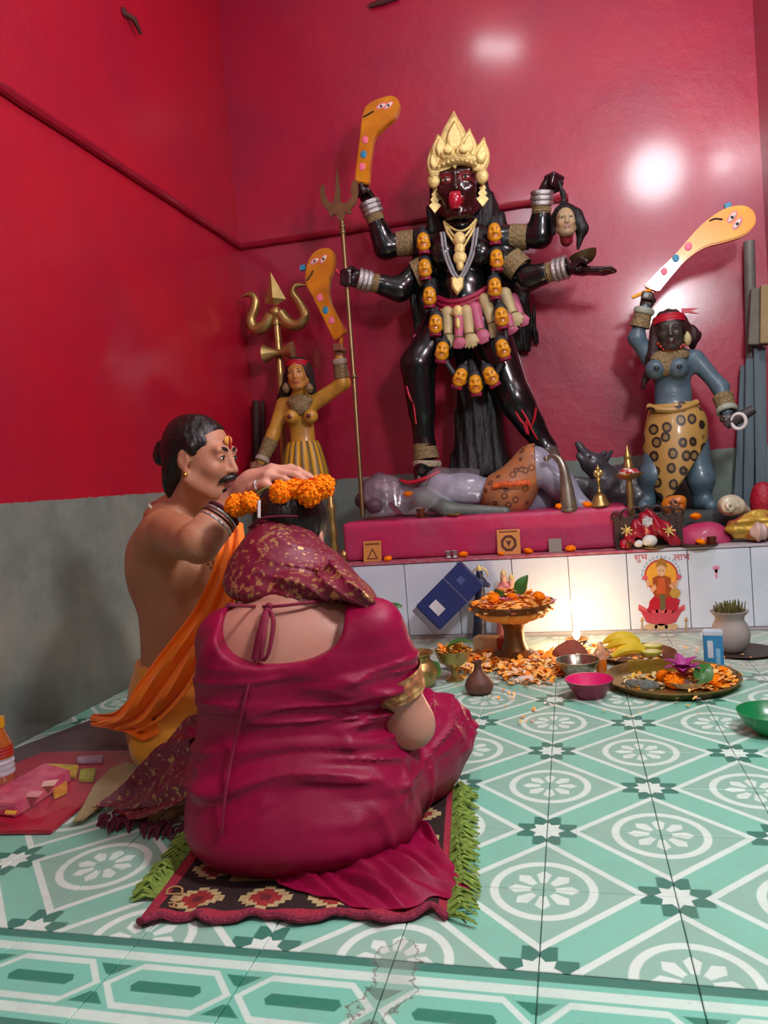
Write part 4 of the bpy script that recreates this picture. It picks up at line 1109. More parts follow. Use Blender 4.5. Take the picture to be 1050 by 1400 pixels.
# garland of heads
s = Sdf(.0030, .012); head(s, (0, 0, 0), np.eye(3), .40, '#d09018', lips='#a8641a', ears=False)
s.at((0, 0, 0), np.eye(3), .40)
for q in (-1, 1):
    s.ell((q*.031, -.09, .004), (.017, .02, .006)); s.paint('#3a2008'); s.ell((q*.034, -.09, .026), (.02, .02, .004)); s.paint('#4a2a0a')
s.ell((0, -.1, -.049), (.034, .02, .006)); s.paint('#3a2008'); s.at(); ME_gh, o_gh = s.mesh('garland_head')
t = MB(); t.ell((0, .012, .026), (.036, .036, .042), seg=12, rings=7); t.lathe([(.016, .05), (.010, .075), (0.0, .088)], (0, .012, 0), 8); ME_gc, o_gc = t.mesh('hair_cap')
t = MB(); t.lathe([(.027, -.062), (.030, -.050), (.024, -.036)], (0, .006, 0), 12); ME_gn, o_gn = t.mesh('neck_band')
M_headgold = mat('ochre_gold_enamel', attr=True, rough=.3, var=.1, ns=50, coat=.3)
M_ghair = mat('charcoal_paint', '#26292c', .5, bump=.4, bs=90)
M_pinkband = mat('magenta_paint', '#9c2350', .5)
gl = [(397, 550), (402, 640), (415, 735), (435, 830), (453, 922), (508, 1010), (575, 1035), (640, 1003), (675, 912), (667, 805), (641, 705), (647, 608), (640, 518)]
gl = [(420+.4*a, 110+.4*b) for a, b in gl]
gpts = []
for i, (u, v) in enumerate(gl):
    yy = 2.40 if 1 < i < 11 else 2.43
    if 3 <= i <= 9: yy = 2.36
    c = K(u, v, yy); gpts.append(c+np.array([0, .03, 0])); rz = [0, 0, .1, .15, .3, .55, 0, -.5, -.25, -.1, 0, 0, 0][i]
    o = link('garland_head', ME_gh, M_headgold, kal, c); o.rotation_euler = (-.05, rz*.8, .12); o.location = o.location+Vector([float(q) for q in o_gh])
    for nm, me, oo, m_ in (('hair_cap', ME_gc, o_gc, M_ghair), ('neck_band', ME_gn, o_gn, M_pinkband)):
        q = bpy.data.objects.new(nm, me); COL.objects.link(q); q.parent = o; q.location = Vector([float(z) for z in (oo-o_gh)])
        if not me.materials: me.materials.append(m_)
t = MB(); t.tube(spline(gpts, 5), .015, 8); t.build('garland_cord', M_ghair, kal)
# red trident marks painted on the shins
for pp, y in ((((556, 505), (558, 522), (565, 535), (566, 556), (569, 580)), 2.40), (((583, 533), (573, 535), (567, 545), (566, 556)), 2.40), (((556, 528), (560, 542), (566, 552)), 2.40),
              (((713, 560), (720, 572), (726, 585), (735, 601)), 2.45), (((703, 560), (712, 575), (720, 582)), 2.46), (((733, 557), (731, 570), (727, 582)), 2.45), (((716, 580), (722, 594), (719, 575)), 2.45)):
    t = MB(); t.tube(spline([K(u, v, y-.01) for u, v in pp], 4), [.005, .007, .004], 6); t.build('red_shin_mark', M_redp, kal)
a = Lk[2]; sleeve_ring('anklet', K(580, 606, 2.47), K(583, 628, 2.465), .058, .066, M_tan, kal, .02); ringband('anklet_bells', K(584, 634, 2.46), (0.1, 0, 1), .062, .035, mat('cream_bells', '#b5a88c', .5, bump=1, bs=120), kal, thick=.014, twist=16)
t = MB(); t.tube(spline([K(547, 656, 2.33), K(560, 660, 2.30), K(580, 655, 2.30), K(600, 645, 2.33)], 4), [.012, .022, .026, .016], 8, flat=.5); t.build('red_foot_sole', M_redp, kal)

# ---------------------------------------------------------------- swords shaped like snakes
M_snake = mat('amber_sword_paint', '#cc8412', .28, var=.2, ns=9, coat=.5, col2='#a8620c'); M_spotp = mat('coral_paint', '#e8708a', .5); M_spotb = mat('blue_paint', '#2f83a8', .5); M_white = mat('white_paint', '#d8c8b8', .5); M_ink = mat('black_paint', '#14100e', .5)
M_snake_lit = mat('lamp_lit_sword_paint', '#f0a828', .3, var=.15, ns=9, coat=.5, col2='#e08818')  # sword paint brightened: the nearby lamp's light is put into the colour
def sword(label, out, y, spots, eyes_, mouth, loc_i, m, horn=None, handle=None):
    C0 = K(*out[0], y); root = thing('snake_sword', label, 'sword', C0, None); sc = pxm(C0); th = .022
    cu = sum(a for a, b in out)/len(out); cv = sum(b for a, b in out)/len(out); O = K(cu, cv, y)
    q = [(np.dot(K(a, b, y)-O, unit((1, 0, 0))), (K(a, b, y)-O)[2]) for a, b in spline([np.array(p, float) for p in out], 3)]
    area_ = sum(q[i][0]*q[(i+1) % len(q)][1]-q[(i+1) % len(q)][0]*q[i][1] for i in range(len(q)))
    if area_ < 0: q = q[::-1]
    t = MB(); t.prism(q, O+np.array([0, th, 0]), (1, 0, 0), (0, 0, 1), th*2); t.build('blade', m, root, bevel=.006)
    yf = y-th-.001
    for u, v, r, mm in spots:
        t = MB(); t.ell(K(u, v, yf), (r/sc, .003, r*1.15/sc)); t.build('painted_spot', mm, root)
    for u, v, r, tilt in eyes_:
        t = MB(); R_ = np.array([(math.cos(tilt), 0, math.sin(tilt)), (0, 1, 0), (-math.sin(tilt), 0, math.cos(tilt))]); t.ell(K(u, v, yf), (r*1.5/sc, .004, r*.62/sc), R=R_); e = t.build('painted_eye', M_white, root)
        t = MB(); t.ell(K(u, v, yf+.002), (r*1.95/sc, .003, r*.95/sc), R=R_); t.build('eye_outline', M_spotp, e)
        t = MB(); t.ell(K(u, v, yf-.003), (r*.42/sc, .003, r*.42/sc)); t.build('pupil', M_ink, e)
    t = MB(); t.tube(spline([K(u, v, yf) for u, v in mouth], 4), .004, 6); t.build('mouth_line', M_ink, root)
    if horn:
        t = MB(); t.prism([(0, 0), (.03, .0), (.025, .03), (.0, .025)], K(*horn, y+.01), (1, 0, 0), (0, 0, 1), .02); t.build('crest', M_spotb, root)
    if handle:
        t = MB(); t.tube([K(*handle[0], y), K(*handle[1], y)], [.012, .008], 8); t.build('grip', m, root)
    return root
sword('amber snake-shaped sword raised above the goddess statue by her upper hand', [(486, 251), (489, 220), (493, 190), (496, 163), (502, 147), (516, 138), (535, 133), (545, 138), (547, 147), (542, 161), (527, 175), (513, 190), (508, 217), (505, 254)], 2.43,
      [(499, 191, 4.5, M_spotp), (497, 211, 4.5, M_spotb), (495, 228, 4.5, M_spotp)], [(521, 145, 4, .2), (531, 144, 4, .5)], [(497, 160), (504, 156), (511, 152)], 0, M_snake, None, ((495, 252), (492, 266)))
sword('orange snake-shaped sword raised by the small yellow statue beside the thin trident', [(458, 467), (443, 436), (428, 406), (419, 388), (421, 363), (431, 346), (446, 340), (457, 346), (458, 363), (451, 391), (453, 413), (463, 434), (475, 455)], 2.44,
      [(437, 407, 4.5, M_spotp), (445, 424, 4.5, M_spotb), (453, 438, 4.5, M_spotp)], [(430, 357, 4, .4), (442, 354, 4, .8)], [(419, 384), (424, 378), (428, 370)], 1, M_snake, (412, 371), ((467, 462), (465, 480)))
sword('brightly lit yellow snake-shaped sword held up by the blue-grey statue near the wall', [(880, 392), (903, 368), (926, 345), (951, 316), (973, 297), (995, 285), (1017, 283), (1030, 292), (1031, 308), (1017, 323), (991, 332), (962, 340), (937, 357), (918, 378), (900, 400)], 2.44,
      [(941, 337, 5, M_spotp), (924, 353, 4.5, M_spotb), (908, 371, 4.5, M_spotp)], [(1001, 297, 5, .9), (1008, 306, 5, .9)], [(970, 302), (978, 299), (988, 300)], 2, M_snake_lit, (990, 288), ((890, 396), (864, 407)))

# ---------------------------------------------------------------- things in her other hands
t0 = thing('severed_head', 'pale severed head with long black hair hanging from the goddess statue\'s hand', 'head', K(773, 330, 2.45))
hc = K(773, 303, 2.44); s = Sdf(.004, .02); head(s, hc, head_frame((.1, -1, 0)), .62, '#a08a68', lips='#8a6a58', ears=False); s.cone(hc, hc+np.array([0, .01, -.085]), .03, .03, col='#7a1a24'); s.build('face', M_paint, t0)
eyes(hc, head_frame((.1, -1, 0)), .62, t0, white='#b8a888', iris='#3a2a20')
s = Sdf(.006, .02); s.ell(hc+np.array([0, .02, .03]), (.062, .06, .062)); s.chain([hc+np.array([.055, .02, .03]), hc+np.array([.075, .02, -.04]), hc+np.array([.05, .02, -.13])], [.03, .028, .008]); s.chain([hc+np.array([-.05, .02, .02]), hc+np.array([-.06, .02, -.04])], [.022, .012])
s.chain([hc+np.array([0, .02, .08]), K(770, 265, 2.45), K(762, 245, 2.45)], [.014, .010, .010]); s.ell(hc+np.array([0, -.055, -.015]), (.044, .05, .058), op='s', k=.01); s.build('hair', M_khair, t0)
t = MB(); t.lathe([(.008, 0), (.035, .008), (.058, .03), (.066, .055), (.062, .056), (.05, .03), (.0, .012)], K(801, 362, 2.37), 22, R=np.array([(.97, 0, .2), (0, 1, 0), (-.2, 0, .97)])); tag(t.build('skull_bowl', mat('dark_bronze', '#5a4a30', .4, .6)), 'dark bronze bowl resting on the open palm of the goddess statue', 'bowl')

# ---------------------------------------------------------------- tridents
M_tri = mat('dull_bronze', '#8a7350', .38, .8, var=.15, ns=20)
tr = thing('trident', 'tall thin bronze trident with a long pole standing in the goddess\'s lower hand', 'trident', K(496, 706, 2.26))
t = MB(); t.tube([K(496, 706, 2.26), K(484, 520, 2.32), K(467, 297, 2.38)], .0115, 10); t.build('pole', M_tri, tr)
ol = [(461, 229), (466, 262), (466, 278), (475, 279), (482, 270), (480, 262), (483, 248), (489, 247), (491, 262), (488, 278), (480, 288), (482, 294), (473, 292), (469, 303), (464, 303), (460, 293), (452, 298), (450, 290), (440, 278), (438, 262), (440, 254), (445, 254), (444, 264), (449, 276), (457, 279), (459, 262)]
O = K(465, 290, 2.38); q = [((K(a, b, 2.38)-O)[0], (K(a, b, 2.38)-O)[2]) for a, b in ol][::-1]
t = MB(); t.prism(q, O, (1, 0, 0), (0, 0, 1), .014); t.build('trident_head', M_tri, tr, False, bevel=.003)
for v in (515, 318, 310): ringband('pole_ring', K(484-(515-v)*.0785, v, 2.32+(515-v)*.00028), (-.08, .05, 1), .013, .02, M_tri, tr)
t = MB(); t.ell(K(466, 372, 2.355), (.022, .016, .014)); t.tube(spline([K(459, 368, 2.34), K(466, 376, 2.34), K(476, 369, 2.34)], 4), .008, 6); t.build('red_thread', M_redp, tr)
br = thing('trident', 'stout polished brass trident with a small drum standing behind the yellow statue', 'trident', K(392, 640, 2.66))
y = 2.64
t = MB(); t.tube([K(392, 745, y), K(384, 520, y), K(377, 425, y)], [.022, .022, .020], 14); t.build('pole', M_brass, br)
t = MB(); t.ell(K(377, 427, y), (.036, .036, .032)); t.lathe([(.028, -.02), (.022, .0), (.030, .02)], K(378, 440, y), 16); t.build('knob', M_brass, br)
q = 1/pxm(K(375, 410, y)); t = MB()
for sgn in (1,):
    R_ = None; b0, tip = K(376, 418, y), K(370, 372, y)
    ax = unit(np.cross(tip-b0, (0, 1, 0))); n_ = 1
    vs_ = [b0-ax*.014, b0+ax*.014, K(376, 412, y)+ax*.062, K(376, 412, y)-ax*.066, tip]; F0 = np.array([0, -.026, 0]); c1 = K(375, 408, y)
    t._add([vs_[3], vs_[2], tip, c1+F0, c1-F0, b0], [(0, 3, 2), (3, 1, 2), (1, 4, 2), (4, 0, 2), (0, 5, 3), (3, 5, 1), (1, 5, 4), (4, 5, 0)])
t.build('centre_blade', M_brass, br, False)
for pp in (((371, 430), (362, 446), (349, 450), (343, 438), (348, 422), (349, 410), (342, 402), (330, 406)), ((383, 428), (394, 442), (408, 444), (417, 432), (410, 416), (401, 402), (404, 391), (418, 390))):
    t = MB(); t.tube(spline([K(u, v, y) for u, v in pp], 6), [.034, .036, .032, .030, .027, .023, .018, .006], 10); t.build('side_prong', M_brass, br)
t = MB(); R_ = np.array([(0, 1, 0), (0, 0, 1), (1, 0, 0)]); t.lathe([(.052, -.085), (.050, -.08), (.018, -.012), (.018, .012), (.050, .08), (.052, .085)], K(381, 482, y-.05), 20, R=R_); t.build('drum', M_brass, br)

# ---------------------------------------------------------------- the small yellow statue
def attendant(root, hcp, hsc, face, skin, J, dims, lips=None, mat_=None, h=.0055):
    s = Sdf(h, .03); C = dict(col=skin)
    s.ell(J['chest'], dims['chest'], **C); s.ell(J['waist'], dims['waist'], k=.05, **C); s.ell(J['hip'], dims['hip'], k=.05, **C)
    for b in J['breasts']:
        s.ell(b, dims['breast'], k=.028, **C)
    for b in J['breasts']:
        s.ell(b+np.array([0, -dims['breast'], 0]), .011, k=.004, col=dims.get('nip', skin))
    s.cone(J['chest']+np.array([0, 0, dims['chest'][2]*.6]), hcp+np.array([0, .01, -.05]), .042, .036, **C)
    for a in J['arms']:
        s.chain([a[0], a[1], a[2]], [.042, .034, .024], k=.03, **C); hand(s, a[2], a[3]-a[2], dims.get('hand', skin), True, .75, (0, -1, 0))
    for l in J['legs']: s.chain(l, dims.get('leg', [.075, .058, .038, .03]), k=.03, **C)
    head(s, hcp, face, hsc, dims.get('face', skin), lips=lips, ears=False)
    return s.build('body', mat_ or M_paint, root)
ya = thing('attendant_statue', 'small yellow painted female statue with red headband behind the priest\'s hand', 'statue', K(415, 745, 2.46))
yh = K(407, 511, 2.43); yR = head_frame((.12, -1, -.05)); y = 2.48
J = dict(chest=K(410, 560, y), waist=K(413, 590, y), hip=K(415, 615, y), breasts=[K(399, 570, y-.075), K(425, 569, y-.075)],
         arms=[(K(388, 553, y), K(373, 596, y-.02), K(358, 630, y-.08), K(352, 640, y-.1)), (K(430, 551, y), K(469, 524, y-.03), K(464, 492, y-.05), K(464, 478, y-.05))],
         legs=[(K(403, 625, y), K(400, 680, y-.03), K(402, 735, y), K(402, 742, y-.06)), (K(428, 625, y), K(430, 680, y-.02), K(430, 730, y), K(431, 740, y-.06))])
attendant(ya, yh, .70, yR, '#b98a34', J, dict(chest=(.085, .06, .085), waist=(.068, .052, .08), hip=(.074, .062, .07), leg=[.05, .045, .034, .028], breast=.038, nip='#5a2c20', face='#b07a3c', hand='#7a5038'), lips='#98503a')
eyes(yh, yR, .70, ya, white='#c8b890'); brows(yh, yR, .70, ya, M_ink, .003)
s = Sdf(.006, .02); s.ell(yh+np.array([0, .02, .025]), (.068, .072, .068)); s.chain([yh+np.array([-.05, .03, 0]), K(388, 545, 2.5), K(380, 580, 2.53)], [.035, .035, .012]); s.chain([yh+np.array([.05, .03, 0]), K(428, 540, 2.5)], [.032, .02])
s.ell(yh+np.array([0, -.065, -.02]), (.048, .06, .062), op='s', k=.01); s.disp(lambda x, y, z: .003*np.sin(x*160+vnoise(x*9, y*9, z*6)*6)); s.build('hair', mat('brown_black_hair', '#2a1a18', .6, bump=.6, bs=80), ya)
sleeve_ring('headband', yh+np.array([0, .012, .028]), yh+np.array([0, .018, .058]), .067, .063, M_redp, ya, .008)
for a in (-1, 1):
    t = MB(); t.lathe([(.004, 0.03), (.018, .012), (.022, -.004), (.012, -.02), (0.0, -.026)], K(407+a*16, 531, 2.41), 12); t.build('earring', M_tan, ya)
s = Sdf(.005, .02); s.ell(K(410, 549, 2.43), (.072, .035, .04)); s.ell(K(410, 558, 2.415), (.05, .03, .04)); s.ell(J['chest']+np.array([0, .0, .02]), (.07, .045, .08), op='s', k=.005); s.disp(lambda x, y, z: .003*vnoise(x*120, y*120, z*120)); s.build('collar_necklace', M_tan, ya)
for i in (0, 1):
    a = J['arms'][i]; d = unit(a[2]-a[1]); sleeve_ring('forearm_guard', a[1]+d*.03, a[2]-d*.02, .042, .034, M_tan, ya, .012); ringband('cuff', a[2]-d*.008, d, .032, .03, mat('grey_cream_plaster', '#a89c88', .6, bump=.4, bs=60), ya, thick=.008)
def pleat_mat(name, c1, c2, n):
    m, nt, b, co, (x, y_, z) = newmat(name, .5); f = ((y_.atan2(x)*n).sin()*.5+.5); nz = noisen(nt, co, 20, 4)
    nt.links.new(mixc(nt, (f*1.6+nz-.9)._op('MAXIMUM', 0.0)._op('MINIMUM', 1.0), c1, c2), b.inputs['Base Color']); return m
t = MB(); c = K(414, 605, y); c[2] = 0
def zz(v): return K(414, v, y)[2]
t.lathe([(.080, zz(604)), (.092, zz(610)), (.112, zz(630)), (.128, zz(655)), (.134, zz(672)), (.10, zz(673))], c, 72, wob=lambda a, z: 1+.035*math.sin(a*18)); t.build('pleated_skirt', pleat_mat('yellow_pleats', '#c9960c', '#6a5636', 18), ya)
# ---------------------------------------------------------------- the blue-grey statue
ba = thing('attendant_statue', 'blue-grey female statue in a leopard print skirt at the right end', 'statue', K(925, 700, 2.46))
bh = K(916, 452, 2.42); bR = head_frame((-.12, -1, -.08)); y = 2.48; BL = '#4d6470'
J = dict(chest=K(918, 500, y), waist=K(920, 540, y), hip=K(922, 575, y), breasts=[K(896, 505, y-.075), K(927, 503, y-.075)],
         arms=[(K(888, 490, y), K(870, 462, y-.02), K(881, 424, y-.03), K(885, 404, y-.03)), (K(950, 490, y), K(985, 530, y-.02), K(994, 562, y-.08), K(998, 580, y-.1))],
         legs=[(K(905, 600, y), K(893, 650, y-.05), K(885, 688, y-.02), K(880, 693, y-.09)), (K(945, 600, y), K(958, 655, y-.04), K(960, 686, y-.02), K(972, 692, y-.10))])
attendant(ba, bh, .78, bR, BL, J, dict(chest=(.105, .07, .095), waist=(.085, .062, .10), hip=(.115, .085, .085), breast=.047, nip='#2a3438', face='#39342f', hand='#3a2c28'), lips='#3a1c1a')
eyes(bh, bR, .78, ba, white='#6a6258'); brows(bh, bR, .78, ba, M_ink, .003)
s = Sdf(.006, .02); s.ell(bh+np.array([0, .02, .025]), (.078, .08, .078)); s.chain([bh+np.array([.05, .03, .02]), K(945, 460, 2.47), K(947, 472, 2.5)], [.04, .04, .02]); s.chain([bh+np.array([-.055, .02, 0]), K(893, 490, 2.44), K(879, 530, 2.45)], [.032, .034, .010])
s.ell(bh+np.array([0, -.07, -.02]), (.054, .066, .068), op='s', k=.01); s.disp(lambda x, y, z: .003*np.sin(x*160+vnoise(x*9, y*9, z*6)*6)); s.build('hair', mat('reddish_hair', '#34191b', .6, bump=.6, bs=80), ba)
sleeve_ring('headband', bh+np.array([0, .012, .026]), bh+np.array([0, .018, .062]), .077, .072, M_redp, ba, .008)
t = MB(); t.prism([(0, 0), (.07, -.012), (.04, .004), (.075, .012), (0, .02)], K(932, 428, 2.43), (1, 0, 0), (0, 0, 1), .008); t.build('headband_knot', M_redp, ba, False)
t = MB(); t.lathe([(.003, 0.03), (.014, .012), (.018, -.01), (.010, -.03), (0.0, -.036)], K(940, 462, 2.39), 12); t.build('earring', M_cream, ba)
s = Sdf(.005, .02); s.ell(K(915, 487, 2.415), (.09, .035, .035)); s.ell(K(908, 500, 2.40), (.04, .03, .05)); s.ell(J['chest']+np.array([0, .0, .02]), (.088, .052, .085), op='s', k=.005); s.disp(lambda x, y, z: .004*vnoise(x*120, y*120, z*120)); s.build('collar_necklace', M_tan, ba)
beads('red_bead_necklace', spline([K(900, 470, 2.40), K(908, 478, 2.385), K(920, 478, 2.38), K(934, 473, 2.39), K(943, 466, 2.41)], 5), .008, mat('red_beads', '#a8301c', .4), ba)
for i in (0, 1):
    a = J['arms'][i]; d = unit(a[2]-a[1]); sleeve_ring('forearm_guard', a[1]+d*.05, a[2]-d*.02, .046, .040, M_tan, ba, .012); ringband('cuff', a[2]-d*.005, d, .040, .03, mat('pale_green_plaster', '#9aa090', .6, bump=.4, bs=60), ba, thick=.008)
def leopard():
    m, nt, b, co, (x, y_, z) = newmat('leopard_print_paint', .5, .15); mp = nt.nodes.new('ShaderNodeMapping'); mp.inputs['Scale'].default_value = (1, .35, .8); nt.links.new(co, mp.inputs[0])
    v = nt.nodes.new('ShaderNodeTexVoronoi'); v.inputs['Scale'].default_value = 18; v.inputs['Randomness'].default_value = .55; nt.links.new(mp.outputs[0], v.inputs['Vector'])
    d = NX(nt, v.outputs['Distance']); n = noisen(nt, co, 40, 3); ring = (((d+(n-.5)*.12)-.30).abs()-.085).soft(.06)
    inn = (d-.24).soft(.08); col = mixc(nt, inn, '#a98342', '#7d6438'); nt.links.new(mixc(nt, ring, col, '#241a14'), b.inputs['Base Color']); return m
M_leo = leopard()
s = Sdf(.006, .03); s.at((0, 0, 0), np.array([(1, 0, 0), (0, 1, 0), (0, 0, 1)]))
def rowz(L, y):
    r = []
    for v, a, b, ry in L: A, B = K(a, v, y), K(b, v, y); r.append(((A[2]+B[2])/2, (A[0]+B[0])/2, y, (B[0]-A[0])/2, ry))
    return r[::-1]
s.loft(rowz([(552, 888, 952, .085), (575, 882, 966, .11), (605, 878, 968, .13), (640, 880, 966, .14), (690, 884, 958, .14)], 2.475)); s.at()
def hem(x, y, z):
    c = K(908, 690, 2.40); zt = c[2]+np.abs(x-c[0])*np.where(x > c[0], 1.35, 1.9)
    return zt-z
s.clip(hem); s.disp(lambda x, y, z: .003*vnoise(x*25, y*25, z*12)); s.build('leopard_skirt', M_leo, ba)
t = MB(); t.tube(spline([K(886, 556, 2.42), K(905, 560, 2.385), K(930, 559, 2.38), K(953, 550, 2.42)], 5), .016, 8); t.build('skirt_waistband', M_leo, ba)
# ================================================================== reclining figure, jackal and other altar things
sv = thing('reclining_statue', 'grey reclining male statue in a spotted orange skin under the goddess\'s foot', 'statue', (-.5, 2.34, .556))
def shiva(h, off, col=True, legs_only=False):
    s = Sdf(h, .035); g = '#8b8d9e'
    if not legs_only:
        s.ell(K(628, 672, 2.37), (.165+off, .12+off, .092+off), col=g); s.ell(K(600, 664, 2.33), (.06+off, .05+off, .06+off), col=g)
        s.cone(K(580, 676, 2.38), K(545, 678, 2.38), .05+off, .045+off, col='#77707f')
    s.ell(K(690, 674, 2.37), (.13+off, .12+off, .09+off), col=g)
    s.chain([K(694, 676, 2.34), K(730, 634, 2.35)], [.105+off, .078+off], col=g)
    s.chain([K(730, 634, 2.35), K(768, 664, 2.33), K(800, 696, 2.31)], [.076+off, .062+off, .036+off], col=g)
    if not legs_only:
        s.chain([K(700, 690, 2.42), K(760, 680, 2.47), K(815, 692, 2.44)], [.09, .065, .04], col=g); s.chain([K(800, 696, 2.31), K(812, 697, 2.25)], [.035, .024], col=g)
        s.chain([K(578, 682, 2.27), K(612, 697, 2.22), K(690, 700, 2.21)], [.042, .034, .026], col='#5f6a66')
        s.chain([K(590, 672, 2.47), K(550, 690, 2.5), K(520, 698, 2.42)], [.05, .04, .03], col=g)
        head(s, K(522, 676, 2.37), head_frame((.1, -.55, .8), (-1, 0, .1)), .78, '#7c6772', lips='#6a3a40')
    return s
shiva(.007, 0).build('body', M_paint, sv, hi=(9, 9, 9), lo=(-9, -9, .552))
def tiger():
    m, nt, b, co, (x, y_, z) = newmat('orange_spotted_skin', .5, .2); v = nt.nodes.new('ShaderNodeTexVoronoi'); v.inputs['Scale'].default_value = 20; nt.links.new(co, v.inputs['Vector'])
    d = NX(nt, v.outputs['Distance']); n = noisen(nt, co, 30, 3); ring = (((d+(n-.5)*.2)-.26).abs()-.07).soft(.08)
    nt.links.new(mixc(nt, ring, mixc(nt, (n*2-.6)._op('MAXIMUM', 0.0)._op('MINIMUM', 1.0), '#b06a34', '#8d6a52'), '#5a3020'), b.inputs['Base Color']); return m
s = shiva(.006, .012, legs_only=True); a0 = K(652, 700, 2.3)[0]; a1 = K(733, 640, 2.3)[0]
s.clip(lambda x, y, z: np.maximum(a0+(z-.56)*.35-x, x-a1)); s.ops = [(o[0], o[1], o[2], o[3], o[4], None) for o in s.ops]
s.build('spotted_skin', tiger(), sv, lo=(-9, -9, .557))
s = Sdf(.007, .02)
for u, v, y, r in ((508, 668, 2.40, .06), (500, 684, 2.36, .055), (520, 658, 2.42, .05), (512, 692, 2.28, .045), (536, 660, 2.44, .035)): s.ell(K(u, v, y), (r, r, r*.9))
s.disp(lambda x, y, z: .010*vnoise(x*28, y*28, z*28)); s.build('hair', mat('mauve_matted_hair', '#5d4350', .6, bump=.6, bs=60), sv, lo=(-9, -9, .557))
t = MB()
for i in range(15):
    u = 676+i*3.3; t.ell(K(u, 664-i*.35+RND.uniform(-1, 1), 2.222-.02*math.sin(i/14*3)), (.013, .012, .014), seg=8, rings=5)
t.build('waist_garland', mat('coral_flowers', '#e0662e', .6, var=.3, ns=60), sv)
# clear plastic thrown over its upper half
ss = shiva(.01, .004); xs = np.linspace(K(492, 690, 2.2)[0], K(655, 690, 2.2)[0], 46); ys = np.linspace(2.185, 2.50, 22); zs = np.linspace(.562, .86, 70)
X, Y, Z = np.meshgrid(xs, ys, zs, indexing='ij'); D = ss.eval(X, Y, Z); ztop = np.where(D < .012, Z, .562).max(2); del X, Y, Z, D
for _ in range(2):
    q = np.pad(ztop, 1, mode='edge'); ztop = np.maximum(ztop, (q[2:, 1:-1]+q[:-2, 1:-1]+q[1:-1, 2:]+q[1:-1, :-2])/4)
G = np.array([[(x, y, ztop[i, j]+.008+.012*(vnoise(np.array(x*22), np.array(y*22), np.array(.5))+.5)) for j, y in enumerate(ys)] for i, x in enumerate(xs)])
t = MB(); t.grid(G); tag(t.build('plastic_sheet', mat('clear_plastic_film', '#d8d4dc', .12, alpha=.16, spec=.9, coat=1.0, bump=.5, bs=25)), 'clear plastic sheet draped over the chest of the reclining statue', 'plastic sheet')
# small crumpled cloths and tools by its head
t = MB(); t.tube(spline([K(533, 688, 2.2), K(541, 697, 2.18), K(546, 704, 2.165)], 4), [.016, .02, .026], 8, flat=.4); tag(t.build('wooden_spatula', mat('maroon_wood', '#5a2334', .6)), 'small maroon wooden paddle hanging over the pink step edge', 'paddle')
t = MB(); t.lathe([(.02, 0), (.022, .03), (.024, .045), (.02, .045), (.018, .01), (0.0, .008)], K(576, 703, 2.2)*np.array([1, 1, 0])+np.array([0, 0, .557]), 14); tag(t.build('copper_cup', mat('copper', '#8a4a34', .35, .8)), 'tiny copper cup on the pink step below the statue\'s foot', 'cup')
t = MB(); t.lathe([(.0, 0), (.03, .002), (.036, .01), (.03, .01), (.0, .006)], K(622, 703, 2.19)*np.array([1, 1, 0])+np.array([0, 0, .557]), 16); tag(t.build('flat_lamp_dish', M_brass), 'flat little brass dish on the edge of the pink step', 'dish')
# metal horn
hr = thing('metal_horn', 'curved silver-grey metal horn standing on the pink step', 'horn', K(777, 697, 2.2))
pp = spline([K(747, 627, 2.22), K(757, 623, 2.2), K(768, 634, 2.19), K(774, 660, 2.19), K(778, 699, 2.19)], 8); t = MB(); t.tube(pp, [.008, .011, .018, .026, .040], 14); t.build('horn_tube', mat('worn_nickel', '#a8a596', .35, .8, var=.25), hr)
ringband('horn_mouth', pp[0], pp[1]-pp[0], .010, .02, mat('worn_nickel', '#a8a596', .35, .8), hr); ringband('horn_rim', pp[-1]+np.array([0, 0, .008]), (0, 0, 1), .040, .012, mat('worn_nickel', '#a8a596', .35, .8), hr)
# jackal
jk = thing('jackal_statue', 'dark grey jackal statue with its snout raised behind the brass bell', 'statue', K(830, 690, 2.52)); y = 2.50; g = '#37373c'
s = Sdf(.006, .03)
s.ell(K(850, 662, y+.05), (.14, .10, .10), col=g); s.ell(K(868, 680, y), (.10, .09, .09), col=g); s.chain([K(832, 660, y), K(812, 634, y-.02)], [.07, .05], col=g)
s.ell(K(810, 634, y-.03), (.055, .05, .045), col=g); s.chain([K(806, 630, y-.04), K(790, 607, y-.06)], [.036, .016], k=.02, col=g); s.chain([K(800, 634, y-.05), K(789, 622, y-.07)], [.022, .010], k=.01, col=g)
for a in (0, 1): s.chain([K(820+a*8, 626, y-.01+a*.04), K(828+a*9, 616, y+a*.05)], [.022, .006], k=.012, col=g)
s.chain([K(826, 668, y-.05), K(800, 664, y-.12), K(786, 657, y-.13)], [.045, .032, .02], col=g); s.chain([K(835, 680, y-.05), K(805, 674, y-.12), K(788, 668, y-.12)], [.04, .03, .018], col=g)
for a in (845, 872): s.chain([K(a, 680, y-.03), K(a-4, 700, y-.05)], [.05, .035], col=g)
s.disp(lambda x, y, z: .004*vnoise(x*40, y*40, z*40)); s.build('body', M_paint, jk, lo=(-9, -9, .368))
t = MB(); t.ell(K(807, 624, y-.085), (.008, .005, .006)); t.build('eye', M_ink, jk)
rounded_block('statue_base', K(858, 700, 2.5)[0], K(1012, 700, 2.5)[0], 2.30, YB-.01, ZL+.001, .50, mat('dark_plinth', '#3f4442', .8, bump=.4), None)
tag(bpy.data.objects['statue_base'], 'low dark grey block carrying the blue-grey statue', 'block')

